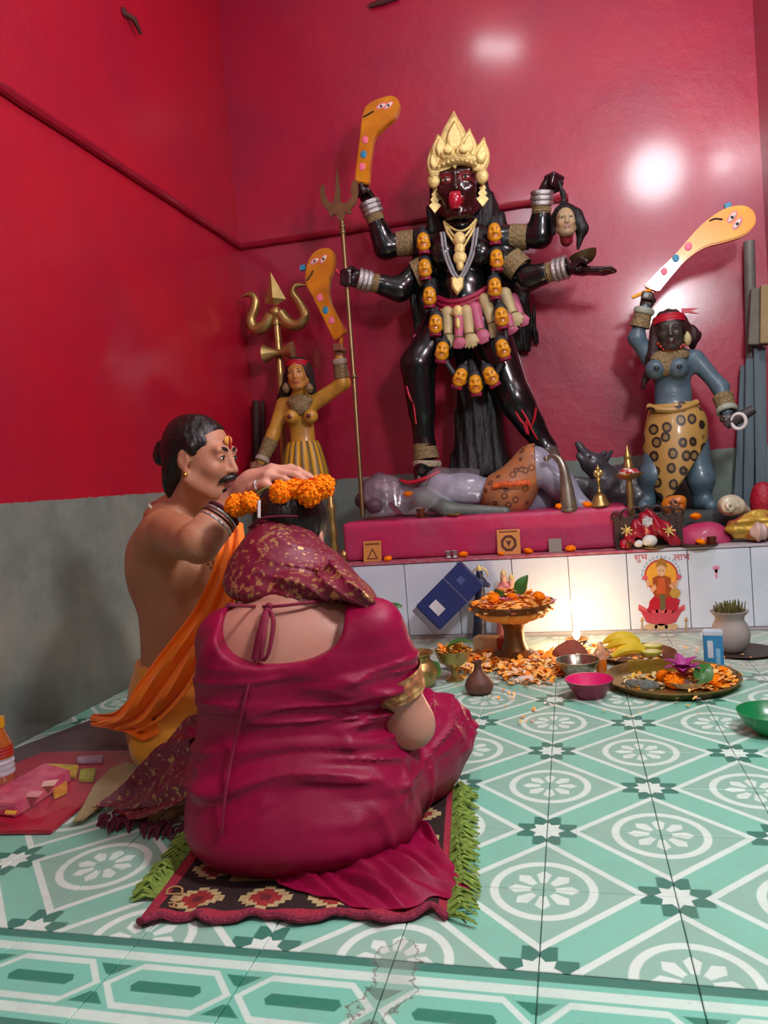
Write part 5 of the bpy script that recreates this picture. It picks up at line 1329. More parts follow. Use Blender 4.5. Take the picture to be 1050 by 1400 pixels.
# ---------------------------------------------------------------- marigold blossoms lying about (each one a thing)
M_mari2 = mat('marigold_amber', '#f2940c', .6, var=.15, ns=3, col2='#e8730a')
def blossom(u, v, y, z, label, r=.02, m=None):
    p = P(u, v, z=z+r*.55) if y is None else P(u, v, y=y)
    if y is not None: p[2] = z+r*.6
    o = link('marigold_blossom', ME_mari, None, None, p); o.scale = (r, r, r*.62); o.rotation_euler = (RND.uniform(-.3, .3), RND.uniform(-.3, .3), RND.uniform(0, 6))
    tag(o, label, 'flower', 'loose marigold blossoms on the altar'); return o
for u, v, y, z, l, r in ((531, 650, 2.44, .70, 'orange marigold blossom lying on the reclining statue\'s forehead', .024), (557, 657, 2.33, .655, 'orange marigold blossom lying on the reclining statue\'s neck', .026),
    (530, 757, 2.12, ZL, 'orange marigold blossom beside the triangle card on the ledge', .020), (633, 753, 2.12, ZL, 'orange marigold blossom beside the small silver cups', .022),
    (722, 749, 2.12, ZL, 'orange marigold blossom beside the round emblem card', .022), (780, 749, 2.12, ZL, 'orange marigold blossom right of the grey square on the ledge', .024),
    (766, 697, 2.19, .557, 'orange marigold blossom on the step beside the metal horn', .022), (803, 695, 2.19, .557, 'orange marigold blossom on the step beside the brass bell', .022),
    (951, 703, 2.22, .47, 'orange marigold blossom on top of the pink mound', .024), (958, 733, 2.12, ZL, 'orange marigold blossom in front of the pink mound', .022), (684, 741, 2.11, ZL, 'small orange marigold blossom fallen in front of the round emblem card', .014)):
    blossom(u, v, y, z, l, r)
# ---------------------------------------------------------------- cards on the ledge
def card(u0, v0, u1, v1, kind, label, cat, colr):
    a = P((u0+u1)/2, v1, y=2.145); w = (u1-u0)/pxm(a); h = (v1-v0)/pxm(a)*1.04; z0 = ZL+.001; root = thing('small_card', label, cat, (a[0], 2.12, z0))
    n = np.array([0, -.97, .24]); up = np.array([0, .24, .97]); O = np.array([a[0], 2.125, z0]); q = lambda L: [(x*w, y*h) for x, y in L]
    t = MB(); t.prism(q([(-.5, 0), (.5, 0), (.5, 1), (-.5, 1)]), O, (1, 0, 0), up, .003); t.build('card_sheet', mat('card_'+colr[1:], colr, .6, var=.1), root, False)
    F = O+n*.0032
    if kind == 'tri':
        t = MB(); t.prism(q([(-.34, .1), (.34, .1), (0, .68)]), F, (1, 0, 0), up, .0006); t.build('printed_triangle', mat('print_brown', '#7a4420', .7), root, False)
        t = MB(); t.prism(q([(-.2, .17), (.2, .17), (0, .52)]), F+n*.0006, (1, 0, 0), up, .0006); t.build('printed_inner_triangle', mat('print_ochre', '#c98a48', .7), root, False)
        t = MB(); t.prism(q([(-.4, .8), (.4, .8), (.4, .9), (-.4, .9)]), F, (1, 0, 0), up, .0006); t.build('printed_line', mat('print_brown', '#7a4420', .7), root, False)
    elif kind == 'round':
        c = lambda r, n_=16: [(r*math.cos(t_*2*math.pi/n_)*(1.0+.08*(t_ % 2)), .45+r*.95*math.sin(t_*2*math.pi/n_)*(1.0+.08*(t_ % 2))) for t_ in range(n_)]
        t = MB(); t.prism(q(c(.34)), F, (1, 0, 0), up, .0006); t.build('printed_emblem', mat('print_dark', '#5a2c1c', .7), root, False)
        t = MB(); t.prism(q(c(.22)), F+n*.0006, (1, 0, 0), up, .0006); t.build('printed_ring', mat('print_ochre', '#c98a48', .7), root, False)
        t = MB(); t.prism(q([(-.13, .55), (0, .3), (.13, .55)]), F+n*.0012, (1, 0, 0), up, .0006); t.build('printed_triangle', mat('print_dark', '#5a2c1c', .7), root, False)
        t = MB(); t.prism(q([(-.4, .88), (.4, .88), (.4, .95), (-.4, .95)]), F, (1, 0, 0), up, .0006); t.build('printed_line', mat('print_brown', '#7a4420', .7), root, False)
    return root
card(498, 733, 523, 760, 'tri', 'small orange card printed with a triangle, leaning on the pink step', 'card', '#c8863c')
card(681, 720, 712, 753, 'round', 'orange card printed with a dark round emblem, leaning on the pink step', 'card', '#cf8a44')
card(751, 732, 768, 750, 'plain', 'plain grey square piece leaning on the pink step', 'card', '#8a8478')
for u, l in ((613, 'left one of two tiny silver cups on the ledge'), (622, 'right one of two tiny silver cups on the ledge')):
    p = P(u, 757, y=2.10); p[2] = ZL+.001; t = MB(); t.lathe([(.010, 0), (.016, .004), (.010, .012), (.012, .024), (.018, .034), (.016, .034), (.0, .018)], p, 14); tag(t.build('silver_cup', M_silver), l, 'cup', 'tiny silver cups')

# ---------------------------------------------------------------- brass things on the altar top
def onz(u, v, y, z): p = P(u, v, y=y); p[2] = z; return p
p = onz(821, 697, 2.2, .557); bl = thing('hand_bell', 'brass hand bell with a long figured handle on the pink step', 'bell', p)
t = MB(); t.lathe([(.044, 0), (.045, .006), (.038, .018), (.030, .034), (.026, .048), (.014, .056), (0, .058)], p, 24); t.build('bell_cup', M_brass, bl)
t = MB(); t.lathe([(.007, .056), (.010, .066), (.006, .075), (.007, .115), (.012, .122), (.006, .13), (.006, .16), (0, .162)], p, 14); [t.ell(p+np.array([q_*.011, 0, .150]), (.011, .006, .016)) for q_ in (-1, 1)]; t.ell(p+np.array([0, -.004, .140]), (.012, .010, .018)); t.ell(p+np.array([0, 0, .168]), (.010, .009, .012)); t.lathe([(.006, .176), (.003, .184), (0, .190)], p, 10); t.build('bell_handle', M_brass, bl)
p = onz(865, 735, 2.24, ZL+.001); lm = thing('oil_lamp', 'tall brass oil lamp with pointed finial and a red and white dish', 'lamp', p); H = lambda v: P(865, v, y=2.24)[2]-ZL
t = MB(); t.lathe([(.05, 0), (.05, .01), (.03, .025), (.016, .05), (.020, .09), (.014, .12), (.018, .16), (.013, .2), (.017, H(668)), (.012, H(655))], p, 20); t.build('lamp_stem', M_brass, lm)
t = MB(); t.lathe([(.012, H(656)), (.04, H(654)), (.066, H(648)), (.068, H(647)), (.06, H(649)), (.0, H(652))], p, 26); t.build('lamp_dish', M_brass, lm)
s = Sdf(.005, .01); s.ell(p+np.array([0, 0, H(646)]), (.046, .046, .022)); s.disp(lambda x, y, z: .010*vnoise(x*45, y*45, z*45)); s.build('vermilion_heap', mat('red_white_powder', '#a82a30', .9, var=.3, ns=40, col2='#d8ccc8', cut=(.52, .56)), lm)
t = MB(); t.lathe([(.024, H(640)), (.022, H(634)), (.014, H(628)), (.018, H(624)), (.010, H(618)), (.004, H(610)), (0, H(608))], p, 16); t.build('lamp_finial', M_brass, lm)
p = onz(458, 758, 2.15, ZL+.001); sd = thing('lamp_stand', 'slender brass lamp stand half hidden behind the woman\'s head', 'stand', p); H = lambda v: P(458, v, y=2.15)[2]-ZL
t = MB(); t.lathe([(.05, 0), (.045, .012), (.02, .03), (.014, H(735)), (.022, H(728)), (.014, H(720)), (.018, H(700)), (.024, H(692)), (.014, H(686)), (.020, H(670)), (.012, H(664))], p, 18); t.build('stem', M_brass, sd)
t = MB(); t.lathe([(.012, H(666)), (.034, H(663)), (.044, H(657)), (.03, H(659)), (.0, H(661))], p, 20); t.build('dish', M_brass, sd)
p = onz(470, 756, 2.11, ZL+.001); t = MB(); t.lathe([(.018, 0), (.020, .003), (.006, .012), (.008, .03), (.018, .042), (.016, .05), (.006, .06), (0, .066)], p, 14); tag(t.build('brass_finial_cup', M_brass), 'tiny brass lidded cup at the left end of the ledge', 'cup')
# small shrine with red cloth
p = onz(887, 740, 2.14, ZL+.001); shn = thing('small_shrine', 'small dark metal shrine frame draped with shiny red cloth', 'shrine', p)
M_dk = mat('dark_bronze_frame', '#4c3a34', .5, .5, bump=.5, bs=90); w = .13; hh = P(887, 700, y=2.14)[2]-ZL
t = MB(); 
for q in (-1, 1): t.box((p[0]+q*w-.012, p[1]-.008, ZL+.001), (p[0]+q*w+.012, p[1]+.012, ZL+hh*.95))
t.box((p[0]-w, p[1]+.0, ZL+.001), (p[0]+w, p[1]+.012, ZL+hh*.9)); t.box((p[0]-w-.012, p[1]-.05, ZL+.001), (p[0]+w+.012, p[1]+.012, ZL+.012)); t.build('frame', M_dk, shn, False, bevel=.003)
for i in range(7):
    t = MB(); c = np.array([p[0]-w+i*w/3, p[1]+.004, ZL+hh*(.93+.12*math.sin(math.pi*i/6))]); t.tube([c+.02*np.array([math.cos(a), 0, math.sin(a)]) for a in np.linspace(0, 2*math.pi, 13)[:-1]], .005, 6, closed=True); t.build('scroll', M_dk, shn)
s = Sdf(.005, .02); c = p+np.array([0, -.03, 0])
for q in (-1, 1): s.chain([c+np.array([0, 0, hh*.86]), c+np.array([q*.055, -.01, hh*.55]), c+np.array([q*.105, -.015, hh*.12])], [.03, .028, .022])
s.ell(c+np.array([0, 0, hh*.55]), (.065, .03, hh*.36)); s.disp(lambda x, y, z: .005*np.sin(x*130+z*60+3*vnoise(x*20, y*20, z*20)))
s.build('red_cloth', mat('shiny_red_cloth', '#9c0f2a', .3, coat=.3, var=.15), shn, lo=(-9, -9, ZL+.013))
t = MB(); t.prism([(.02*math.cos(a)*(1+.25*(i % 2)), .02*math.sin(a)*(1+.25*(i % 2))) for i, a in enumerate(np.linspace(0, 2*math.pi, 13)[:-1])], P(885, 713, y=2.07), (1, 0, 0), (0, 0, 1), .004); t.build('silver_emblem', M_silver, shn, False)
for u in (857, 914):
    t = MB()
    for k in range(22): a = k*.9; t.tube([onz(u, 720, 2.08, P(u, 725, y=2.08)[2]), onz(u, 720, 2.08, P(u, 725, y=2.08)[2])+RND.uniform(.012, .028)*np.array([math.cos(a), RND.uniform(-.9, .1), math.sin(a)])], [.004, .003], 5)
    t.build('gold_tassel', M_gold2, shn)
for u, v, r, l in ((888, 736, .032, 'round white stone in front of the red draped shrine'), (873, 740, .020, 'small pale green stone in front of the red draped shrine')):
    q = onz(u, v, 2.085, ZL+r*.8+.008); s = Sdf(.004, .01); s.ell(q, (r, r*.9, r*.85)); s.disp(lambda x, y, z: .003*vnoise(x*60, y*60, z*60)); tag(s.build('white_stone', mat('white_stone', '#d5d8d2', .4)), l, 'stone')
p = onz(893, 742, 2.09, ZL+.001); t = MB(); t.lathe([(.03, 0), (.048, .004), (.05, .007), (.03, .005), (0, .004)], p, 24); tag(t.build('small_plate', M_brass), 'small metal plate under the round white stone', 'plate')
for u, v, l in ((859, 741, 'tiny copper cup at the left foot of the shrine'), (973, 741, 'tiny pinkish copper cup in front of the pink mound')):
    p = onz(u, v, 2.09, ZL+.001); t = MB(); t.lathe([(.016, 0), (.019, .02), (.021, .036), (.018, .036), (.016, .006), (0, .005)], p, 16); tag(t.build('copper_cup', mat('copper', '#8a4a34', .35, .8)), l, 'cup')
s = Sdf(.007, .03); c = onz(958, 730, 2.22, ZL); s.ell(c, (.125, .09, .085)); s.ell(c+np.array([.04, 0, .01]), (.08, .07, .08)); s.disp(lambda x, y, z: .008*vnoise(x*18, y*18, z*18)); tag(s.build('pink_mound', M_pink, lo=(-9, -9, ZL+.001)), 'low rounded pink painted mound beside the conch shell', 'mound')
p = onz(955, 742, 2.10, ZL+.001); t = MB(); t.lathe([(.04, 0), (.075, .003), (.08, .007), (.06, .005), (0, .003)], p, 26); tag(t.build('dark_plate', M_dk), 'flat dark metal plate in front of the pink mound', 'plate')
q = K(921, 690, 2.30); s = Sdf(.005, .015); s.ell(q, (.055, .03, .04), col='#c8701c'); s.ell(q+np.array([.025, -.01, .02]), (.03, .022, .022), col='#c8701c'); s.cone(q, q+np.array([0, 0, -.06]), .035, .04, col='#7a4a28')
for dx, dz in ((-.02, .005), (.005, .01), (.025, .0), (-.005, -.02)): s.ell(q+np.array([dx, -.028, dz]), (.007, .008, .007), op='s', k=.004)
tag(s.build('orange_stone', M_paint), 'orange painted stone with dark hollows leaning by the leopard skirt', 'stone')
# conch
cn = thing('conch_shell', 'white spiral conch shell on the altar near the right wall', 'shell', K(1000, 700, 2.22)); c = K(999, 691, 2.22)
s = Sdf(.005, .012); s.ell(c, (.055, .045, .048))
for k in range(20):
    a = k*.55; r = .046*math.exp(-a*.12); s.ell(c+np.array([-.006+r*math.cos(a)*.7-.01, -.03-.0018*k, r*math.sin(a)*.75]), .019*math.exp(-a*.10), k=.004)
s.cone(c+np.array([.03, 0, -.01]), c+np.array([.075, .03, -.028]), .035, .012); s.build('shell_body', mat('ivory_shell', '#cfc4a8', .35, coat=.2, var=.12, ns=25), cn)
# gold and red cloth bundle by the right wall
s = Sdf(.006, .02); 
for u, v, y, r in ((1008, 722, 2.15, .045), (1022, 715, 2.15, .05), (1040, 712, 2.17, .055), (1052, 722, 2.15, .05), (1030, 730, 2.13, .035)): s.ell(K(u, v, y), (r, r*.8, r*.85))
s.disp(lambda x, y, z: .012*vnoise(x*26, y*26, z*26)+.004*np.sin(z*160)); tag(s.build('gold_cloth_bundle', mat('gold_red_cloth', '#c09a3c', .4, .3, var=.2, ns=13, col2='#a5383c', cut=(.5, .56), bump=.5, bs=60), lo=(-9, -9, ZL+.001), hi=(XR-.01, 9, 9)), 'crumpled gold and red cloth bundle at the far right of the altar', 'cloth')
s = Sdf(.006, .02); s.ell(K(1043, 680, 2.28), (.05, .05, .07)); s.cone(K(1043, 690, 2.28), K(1045, 735, 2.28), .05, .06); tag(s.build('red_idol', mat('red_wrapped_cloth', '#a8142c', .5, bump=.6, bs=50), hi=(XR-.01, 9, 9), lo=(-9, -9, ZL+.001)), 'red cloth-wrapped idol behind the gold cloth bundle', 'idol')
s = Sdf(.005, .02); s.ell(K(1038, 727, 2.09), (.035, .03, .04)); s.disp(lambda x, y, z: .004*np.sin(x*200)); tag(s.build('pale_gourd', mat('pale_pink_ceramic', '#c9a8a0', .4), hi=(XR-.01, 9, 9), lo=(-9, -9, ZL+.001)), 'pale pink ribbed gourd in front of the gold cloth bundle', 'gourd')
# hand-held horn of the blue statue
hh_ = thing('dark_horn', 'dark stubby horn with a white ring held low by the blue-grey statue', 'horn', K(1010, 575, 2.36)); t = MB(); t.tube([K(992, 582, 2.36), K(1008, 572, 2.35), K(1031, 559, 2.34)], [.018, .028, .02], 12); t.build('horn_body', mat('dark_stoneware', '#3c3538', .5), hh_)
t = MB(); t.tube([K(1010, 576, 2.33)+.034*np.array([math.cos(a)*.8, -.3*math.cos(a), math.sin(a)]) for a in np.linspace(0, 2*math.pi, 25)[:-1]], .008, 8, closed=True); t.build('white_ring', mat('white_shell_ring', '#d8d6d0', .35), hh_)
# planks and pipe by the right wall
M_bp = mat('blue_grey_board', '#5f7078', .6, var=.25, ns=12, bump=.4, bs=30, stretch=(1, 1, .1))
def plank(name, a, b, w, d, m, label):
    a = np.array(a, float); b = np.array(b, float); R = frame(b-a, (0, -1, 0)); t = MB(); L = np.linalg.norm(b-a); t.box((-w, 0, -d), (w, L, d), R, a); return tag(t.build(name, m, None, False, bevel=.003), label, 'plank')
plank('plank', onz(1020, 690, 2.66, ZL+.001), K(1026, 490, 2.70), .022, .012, M_bp, 'narrow blue-grey board leaning right behind the blue-grey statue\'s hand')
plank('plank', onz(1040, 690, 2.62, ZL+.001), K(1038, 475, 2.68), .026, .012, M_bp, 'wider blue-grey board leaning by the right wall')
plank('plank', onz(1005, 690, 2.70, ZL+.001), K(1018, 500, 2.74), .020, .010, M_bp, 'slanting blue-grey board farthest from the right wall')
plank('plank', K(1036, 472, 2.64), K(1040, 395, 2.66), .045, .02, mat('grey_wood', '#6d665c', .7, bump=.4), 'short grey wooden block fixed high by the right wall')
plank('plank', K(1045, 470, 2.60), K(1046, 390, 2.61), .020, .015, mat('tan_wood', '#9a8258', .7, bump=.4), 'short tan batten at the right edge above the boards')
t = MB(); t.tube([onz(1030, 690, 2.74, ZL+.001), K(1026, 420, 2.74), K(1024, 330, 2.74)], .026, 14); tag(t.build('grey_pipe', mat('grey_pipe', '#6f6a64', .5)), 'grey pipe standing against the back wall behind the yellow sword\'s head', 'pipe')
for u0, u1, l in ((352, 350, 'thicker dark wooden stake standing in the back left corner'), (361, 359, 'thinner dark wooden stake standing in the back left corner')):
    t = MB(); a = onz(u0, 745, 2.70, ZL+.001); b = K(u1, 548, 2.72); t.tube([a, (a+b)/2+np.array([.004, 0, 0]), b], [.028, .026, .02] if u0 < 356 else [.014, .013, .01], 10); tag(t.build('wooden_stake', mat('dark_wood_stake', '#3a2420', .7, bump=.5)), l, 'stake')
# wall bits
nl = P(178, 28, x=XL+.012); t = MB(); t.tube([nl+np.array([-.012, -.03, .02]), nl+np.array([.02, .0, .0]), nl+np.array([.02, .05, -.035])], [.012, .014, .008], 8); t.ell(nl+np.array([-.006, -.03, .02]), (.008, .022, .022)); tag(t.build('wall_hook', mat('rusty_iron', '#4a1c1c', .7)), 'rusty iron peg high on the left red wall', 'hook')
a = P(505, 8, y=YB-.02); b = P(545, -4, y=YB-.02); t = MB(); t.tube([a, (a+b)/2, b], [.012, .016, .012], 8); tag(t.build('wall_bracket', mat('rusty_iron', '#4a1c1c', .7)), 'dark metal rod fixed high on the back wall', 'bracket')

# ================================================================== printed goddess tile and lettering
T = lambda u, v, o=0: P(u, v, y=YALT-.0046-o*.0003)
sx = pxm(T(904, 810)); pr = MB()
def disc(u, v, ru, rv, col, o, n=20, star=0):
    c = T(u, v, o); pr.prism([(ru/sx*math.cos(a)*(1+star*(i % 2)), rv/sx*math.sin(a)*(1+star*(i % 2))) for i, a in enumerate(np.linspace(0, 2*math.pi, n+1)[:-1])], c, (1, 0, 0), (0, 0, 1), .0003, col=col)
def poly(L, col, o):
    c = T(904, 810, o); q = [((T(u, v, o)-c)[0], (T(u, v, o)-c)[2]) for u, v in L]
    if sum(q[i][0]*q[(i+1) % len(q)][1]-q[(i+1) % len(q)][0]*q[i][1] for i in range(len(q))) < 0: q = q[::-1]
    pr.prism(q, c, (1, 0, 0), (0, 0, 1), .0003, col=col)
for k in range(17):
    a = math.radians(-10+k*12.5); disc(904-26*math.cos(a), 787-26*math.sin(a), 1.3, 2.2, '#8fa8b8', 1, 6)
disc(904, 787, 22, 22.5, '#b0342c', 1); disc(904, 787, 19.5, 20, '#d99a2c', 2)
for k, (u, w) in enumerate(((880, 11), (892, 11), (904, 12), (917, 11), (929, 11))): poly([(904, 852), (u-w*.7, 834), (u+(u-904)*.28, 826), (u+w*.7, 834)], ('#c25a64', '#b8434f')[k % 2], 2)
poly([(874, 832), (884, 851), (904, 856), (924, 851), (935, 830), (920, 838), (890, 838)], '#b03a48', 3)
poly([(888, 822), (897, 812), (911, 812), (930, 820), (926, 836), (908, 832), (886, 836)], '#a81f30', 4)
poly([(893, 812), (892, 790), (904, 785), (917, 790), (918, 814), (905, 822)], '#93461f', 5)
poly([(900, 790), (908, 790), (911, 812), (897, 812)], '#b8542c', 6); poly([(902, 812), (909, 812), (910, 832), (903, 836)], '#5f5a38', 6)
for L in (((893, 794), (885, 804), (883, 792), (887, 793), (888, 798)), ((917, 794), (925, 805), (928, 793), (924, 793), (923, 798)), ((895, 798), (889, 806), (893, 810), (898, 804)), ((914, 800), (921, 808), (926, 806), (918, 798))): poly(L, '#c99a78', 7)
disc(882, 790, 3.5, 3.5, '#c0505c', 7, 10); disc(928, 789, 3.5, 3.5, '#c0505c', 7, 10); disc(923, 811, 7, 7, '#b08a3c', 8, 12)
disc(904, 780, 6, 8, '#c9a07c', 8, 14); poly([(896, 776), (899, 766), (904, 762), (910, 766), (912, 776), (904, 772)], '#9a6a24', 9); disc(901.7, 780, .9, .6, '#2a1510', 9, 8); disc(906.5, 780, .9, .6, '#2a1510', 9, 8)
for u in (878, 938): poly([(u-2, 862), (u-1, 850), (u-4, 848), (u+4, 848), (u+1, 850), (u+2, 862)], '#a08a68', 3); disc(u, 846, 1.5, 2.4, '#c8864a', 3, 8)
for u in (890, 904, 918): disc(u, 857, 9, 4.5, '#b89a74', 3, 14)
lk = pr.build('printed_goddess_picture', mat('tile_print', attr=True, rough=.2, var=.08, ns=40, coat=.4), alt, False); lk['label'] = 'printed picture of a goddess seated on a pink lotus'
def text_mesh(txt, name, O, ax, ay, size, m, parent, depth=.0004):
    cu = bpy.data.curves.new(name, 'FONT'); cu.body = txt; cu.size = 1; cu.align_x = 'CENTER'; cu.extrude = depth/size
    o = bpy.data.objects.new(name, cu); COL.objects.link(o); dg = bpy.context.evaluated_depsgraph_get(); me = bpy.data.meshes.new_from_object(o.evaluated_get(dg)); bpy.data.objects.remove(o)
    ax = unit(ax)*size; ay = unit(ay)*size; az = unit(np.cross(ax, ay))*size; V = np.array([v.co[:] for v in me.vertices]); O = np.asarray(O, float)
    if len(V): me.vertices.foreach_set('co', (V @ np.array([ax, ay, az])).ravel()); me.update()
    return link(name, me, m, parent, O)
M_redink = mat('red_tile_ink', '#c0303c', .3)
text_mesh('शुभ', 'lettering', T(876, 766, 1), (1, 0, 0), (0, 0, 1), .040, M_redink, alt); text_mesh('लाभ', 'lettering', T(932, 766, 1), (1, 0, 0), (0, 0, 1), .040, M_redink, alt)
t = MB(); c = T(979, 778, 1); t.prism([(.012*math.cos(a)*(1+.4*math.sin(3*a)), .016*math.sin(a)) for a in np.linspace(0, 2*math.pi, 17)[:-1]], c, (1, 0, 0), (0, 0, 1), .0004); t.prism([(-.004, -.04), (.004, -.04), (.005, 0), (-.005, 0)], c, (1, 0, 0), (0, 0, 1), .0004); t.build('pink_powder_mark', mat('pink_powder', '#d88aa8', .8), alt, False)
# ================================================================== offerings on the floor
def fl_(u, v): p = P(u, v, z=0.0); p[2] = .0008; return p
M_bronze = mat('dark_brass', '#7a5634', .36, .75, var=.2, ns=14, bump=.15, bs=60)
M_steel = mat('steel', '#a39a88', .25, .9, var=.12)
M_petal = mat('marigold_petals', attr=True, rough=.6, var=.15, ns=50)
M_leaf = mat('green_leaf', '#3f7a34', .4, var=.2, ns=30, coat=.2)
PC = ['#ffa020', '#ffb43c', '#ff8c1a', '#ffb060', '#f5cf80', '#ffc46c']
def petals(name, label, pts_fn, n, size, cols=PC, parent=None):
    t = MB()
    for k in range(n):
        c = pts_fn(k); a = RND.uniform(0, 6.28); d = np.array([math.cos(a), math.sin(a), RND.uniform(-.4, .6)]); x = unit(np.cross(d, (RND.uniform(-.4, .4), RND.uniform(-.4, .4), 1))); L = size*RND.uniform(.6, 1.3); w = L*.32; n_ = np.array([0, 0, L*.15])
        t._add([c-x*w*.4, c+x*w*.4, c+d*L*.55+x*w+n_, c+d*L+n_*.6, c+d*L*.55-x*w+n_], [(0, 1, 2, 4), (4, 2, 3)], RND.choice(cols))
    o = t.build(name, M_petal, parent, False); o['kind'] = 'stuff'
    if label: tag(o, label, 'petals')
    return o
def leafmesh(name, p, d, L, w, label=None, parent=None, m=None, nrm=(0, 0, 1), curl=.15):
    d = unit(d); x = unit(np.cross(d, nrm)); n = np.cross(x, d); G = []
    for i in range(9):
        t_ = i/8; ww = w*math.sin(math.pi*min(.999, t_**.75*.98+.01))**.8; G.append([p+d*L*t_+n*(L*curl*math.sin(t_*2.6))+x*ww*s_+n*(abs(s_)*ww*.35) for s_ in (-1, -.5, 0, .5, 1)])
    t = MB(); t.grid(np.array(G), .0012); o = t.build(name, m or M_leaf, parent)
    if label: tag(o, label, 'leaf')
    return o
# pedestal dish with flowers
p = fl_(705, 901); pd = thing('pedestal_dish', 'dark brass pedestal dish heaped with marigold petals in front of the tiles', 'dish', p); H = .228
t = MB(); t.lathe([(.105, 0), (.106, .008), (.085, .022), (.055, .04), (.042, .075), (.040, .12), (.05, .155), (.075, .175)], p, 36); t.build('foot', M_bronze, pd)
t = MB(); t.lathe([(.06, .172), (.12, .185), (.160, .205), (.170, H), (.166, H+.003), (.15, .213), (.10, .198), (0, .195)], p, 44); t.build('dish', M_bronze, pd)
def heap(c, R, h):
    def f(k): r = R*math.sqrt(RND.random()); a = RND.uniform(0, 6.28); return c+np.array([r*math.cos(a), r*math.sin(a), h*(1-(r/R)**2)+RND.uniform(-.004, .004)])
    return f
c = p+np.array([0, 0, .205]); s = Sdf(.007, .02); s.ell(c, (.150, .150, .058)); s.disp(lambda x, y, z: .012*vnoise(x*45, y*45, z*45)); s.build('petal_mound', mat('petal_mound', '#e8962c', .7, var=.25, ns=60, col2='#f2c070'), pd)
petals('petals', None, heap(c, .155, .062), 950, .030, PC+['#e8a0a8'], pd)
leafmesh('leaf', p+np.array([.03, -.03, .258]), (.35, .1, .6), .09, .028, 'upright green leaf on the heap of petals', None, nrm=(-.5, -1, .2)); leafmesh('leaf', p+np.array([-.06, -.04, .258]), (.5, -.5, .25), .07, .024, 'green leaf lying low on the left of the petal heap', None, nrm=(0, -1, .4))
for k, (u, v, r) in enumerate(((676, 812, .026), (738, 818, .024), (700, 806, .022))):
    q = P(u, v, y=1.60); o = link('marigold_blossom', ME_mari, None, None, (q[0], q[1]-.02, p[2]+.262)); o.scale = (r, r, r*.7); o.rotation_euler = (.4, .2*k, k)
    tag(o, ['marigold blossom at the left of the petal heap', 'marigold blossom at the right of the petal heap', 'marigold blossom at the back of the petal heap'][k], 'flower', 'loose marigold blossoms on the altar')
t = MB(); q = p+np.array([-.01, -.09, .252])
for k in range(9): a = k*.7; t.tube([q, q+np.array([.03*math.cos(a), .016*math.sin(a)-.005, .012])], [.006, .003], 6, flat=.5)
tag(t.build('pink_flower', mat('pink_petals', '#e888a8', .6)), 'pale pink flower on the petal heap', 'flower')
# blue box leaning on the tiles
a, b = P(598, 868, y=1.93), P(664, 800, y=1.98); a[2] = max(a[2], .05)
bx = thing('blue_box', 'dark blue cardboard box with a white label leaning against the tiles', 'box', (a[0], a[1], 0)); d = unit((b-a)*np.array([1, .6, 1])); R_ = np.array([d, unit(np.cross(d, (0, 1, 0)))*-1, (0, 0, 0)], float); R_[1] = unit(np.cross((0, 1, 0), d)); R_[2] = unit(np.cross(d, R_[1])); L = .27
c0 = P(570, 845, y=1.90); c0 = P(575, 866, y=1.90)
def bb(lo, hi, nm, m): MB().box(lo, hi, R_, c0+np.array([.045, .0, .075])).build(nm, m, bx, False, bevel=.003)
M_blue = mat('navy_card', '#27346e', .4, var=.12, ns=20)
sgn = 1 if R_[2][1] > 0 else -1
bb((0, -.074, -.05), (L, .074, .05), 'carton', M_blue); bb((-.03, -.070, -.046), (0, .070, .046), 'end_flap', mat('grey_card', '#6d6a74', .6)); bb((.035, -.035, -.0515), (.085, .03, .0515), 'paper_label', mat('white_label', '#cfd2d8', .6)); bb((.17, -.0745, -.0515), (.173, .0745, .0515), 'tape_line', mat('white_label', '#cfd2d8', .6)); bb((.2, -.03, -.0512), (.235, .005, .0512), 'printed_patch', mat('pale_blue_print', '#4a5a94', .5))
# small figurines behind
for u, v0, v1, cc, l in ((655, 812, 776, '#1c2440', 'tiny dark blue figurine with golden arch behind the blue box'), (688, 815, 782, '#c87a78', 'tiny pink robed figurine behind the petal heap'), (699, 815, 788, '#b8946a', 'tiny tan figurine right of the pink robed one')):
    a, b = P(u, v0+50, y=1.99), P(u, v1, y=1.99); a[2] = .02; root = thing('figurine', l, 'figurine', (a[0], a[1], .001)); s = Sdf(.004, .015); hgt = b[2]
    s.cone((a[0], a[1], .02), (b[0], b[1], hgt-.06), .032, .02, col=cc); s.ell((b[0], b[1]-.002, hgt-.026), (.016, .017, .02), col='#d0a088' if cc != '#1c2440' else cc)
    for q in (-1, 1): s.chain([(b[0]+q*.018, b[1], hgt-.06), (b[0]+q*.036, b[1]-.01, hgt-.08), (b[0]+q*.02, b[1]-.025, hgt-.07)], [.009, .007, .006], col=cc)
    s.build('body', M_paint, root, lo=(-9, -9, .001)); t = MB(); t.lathe([(.015, 0), (.012, .01), (.004, .022), (0, .026)], (b[0], b[1], hgt-.012), 12); t.build('crown', M_gold2, root)
    if cc == '#1c2440': t = MB(); t.tube([(b[0]+.034*math.cos(q), b[1]+.012, hgt-.035+.034*math.sin(q)) for q in np.linspace(-.3, 3.44, 14)], .004, 6); t.build('arch', M_gold2, root)
# little carton
cb_ = thing('small_carton', 'small cream and red carton behind the brass goblet', 'carton', fl_(670, 893)); q = fl_(670, 893)
MB().box((-.06, -.03, 0), (.045, .03, .07), frame((.25, .97, 0)), q).build('carton_body', mat('cream_card', '#d8cfa8', .6), cb_, False, bevel=.002); MB().box((.045, -.0302, 0), (.075, .0302, .0702), frame((.25, .97, 0)), q).build('carton_end', mat('red_card', '#a83c34', .6), cb_, False, bevel=.002)
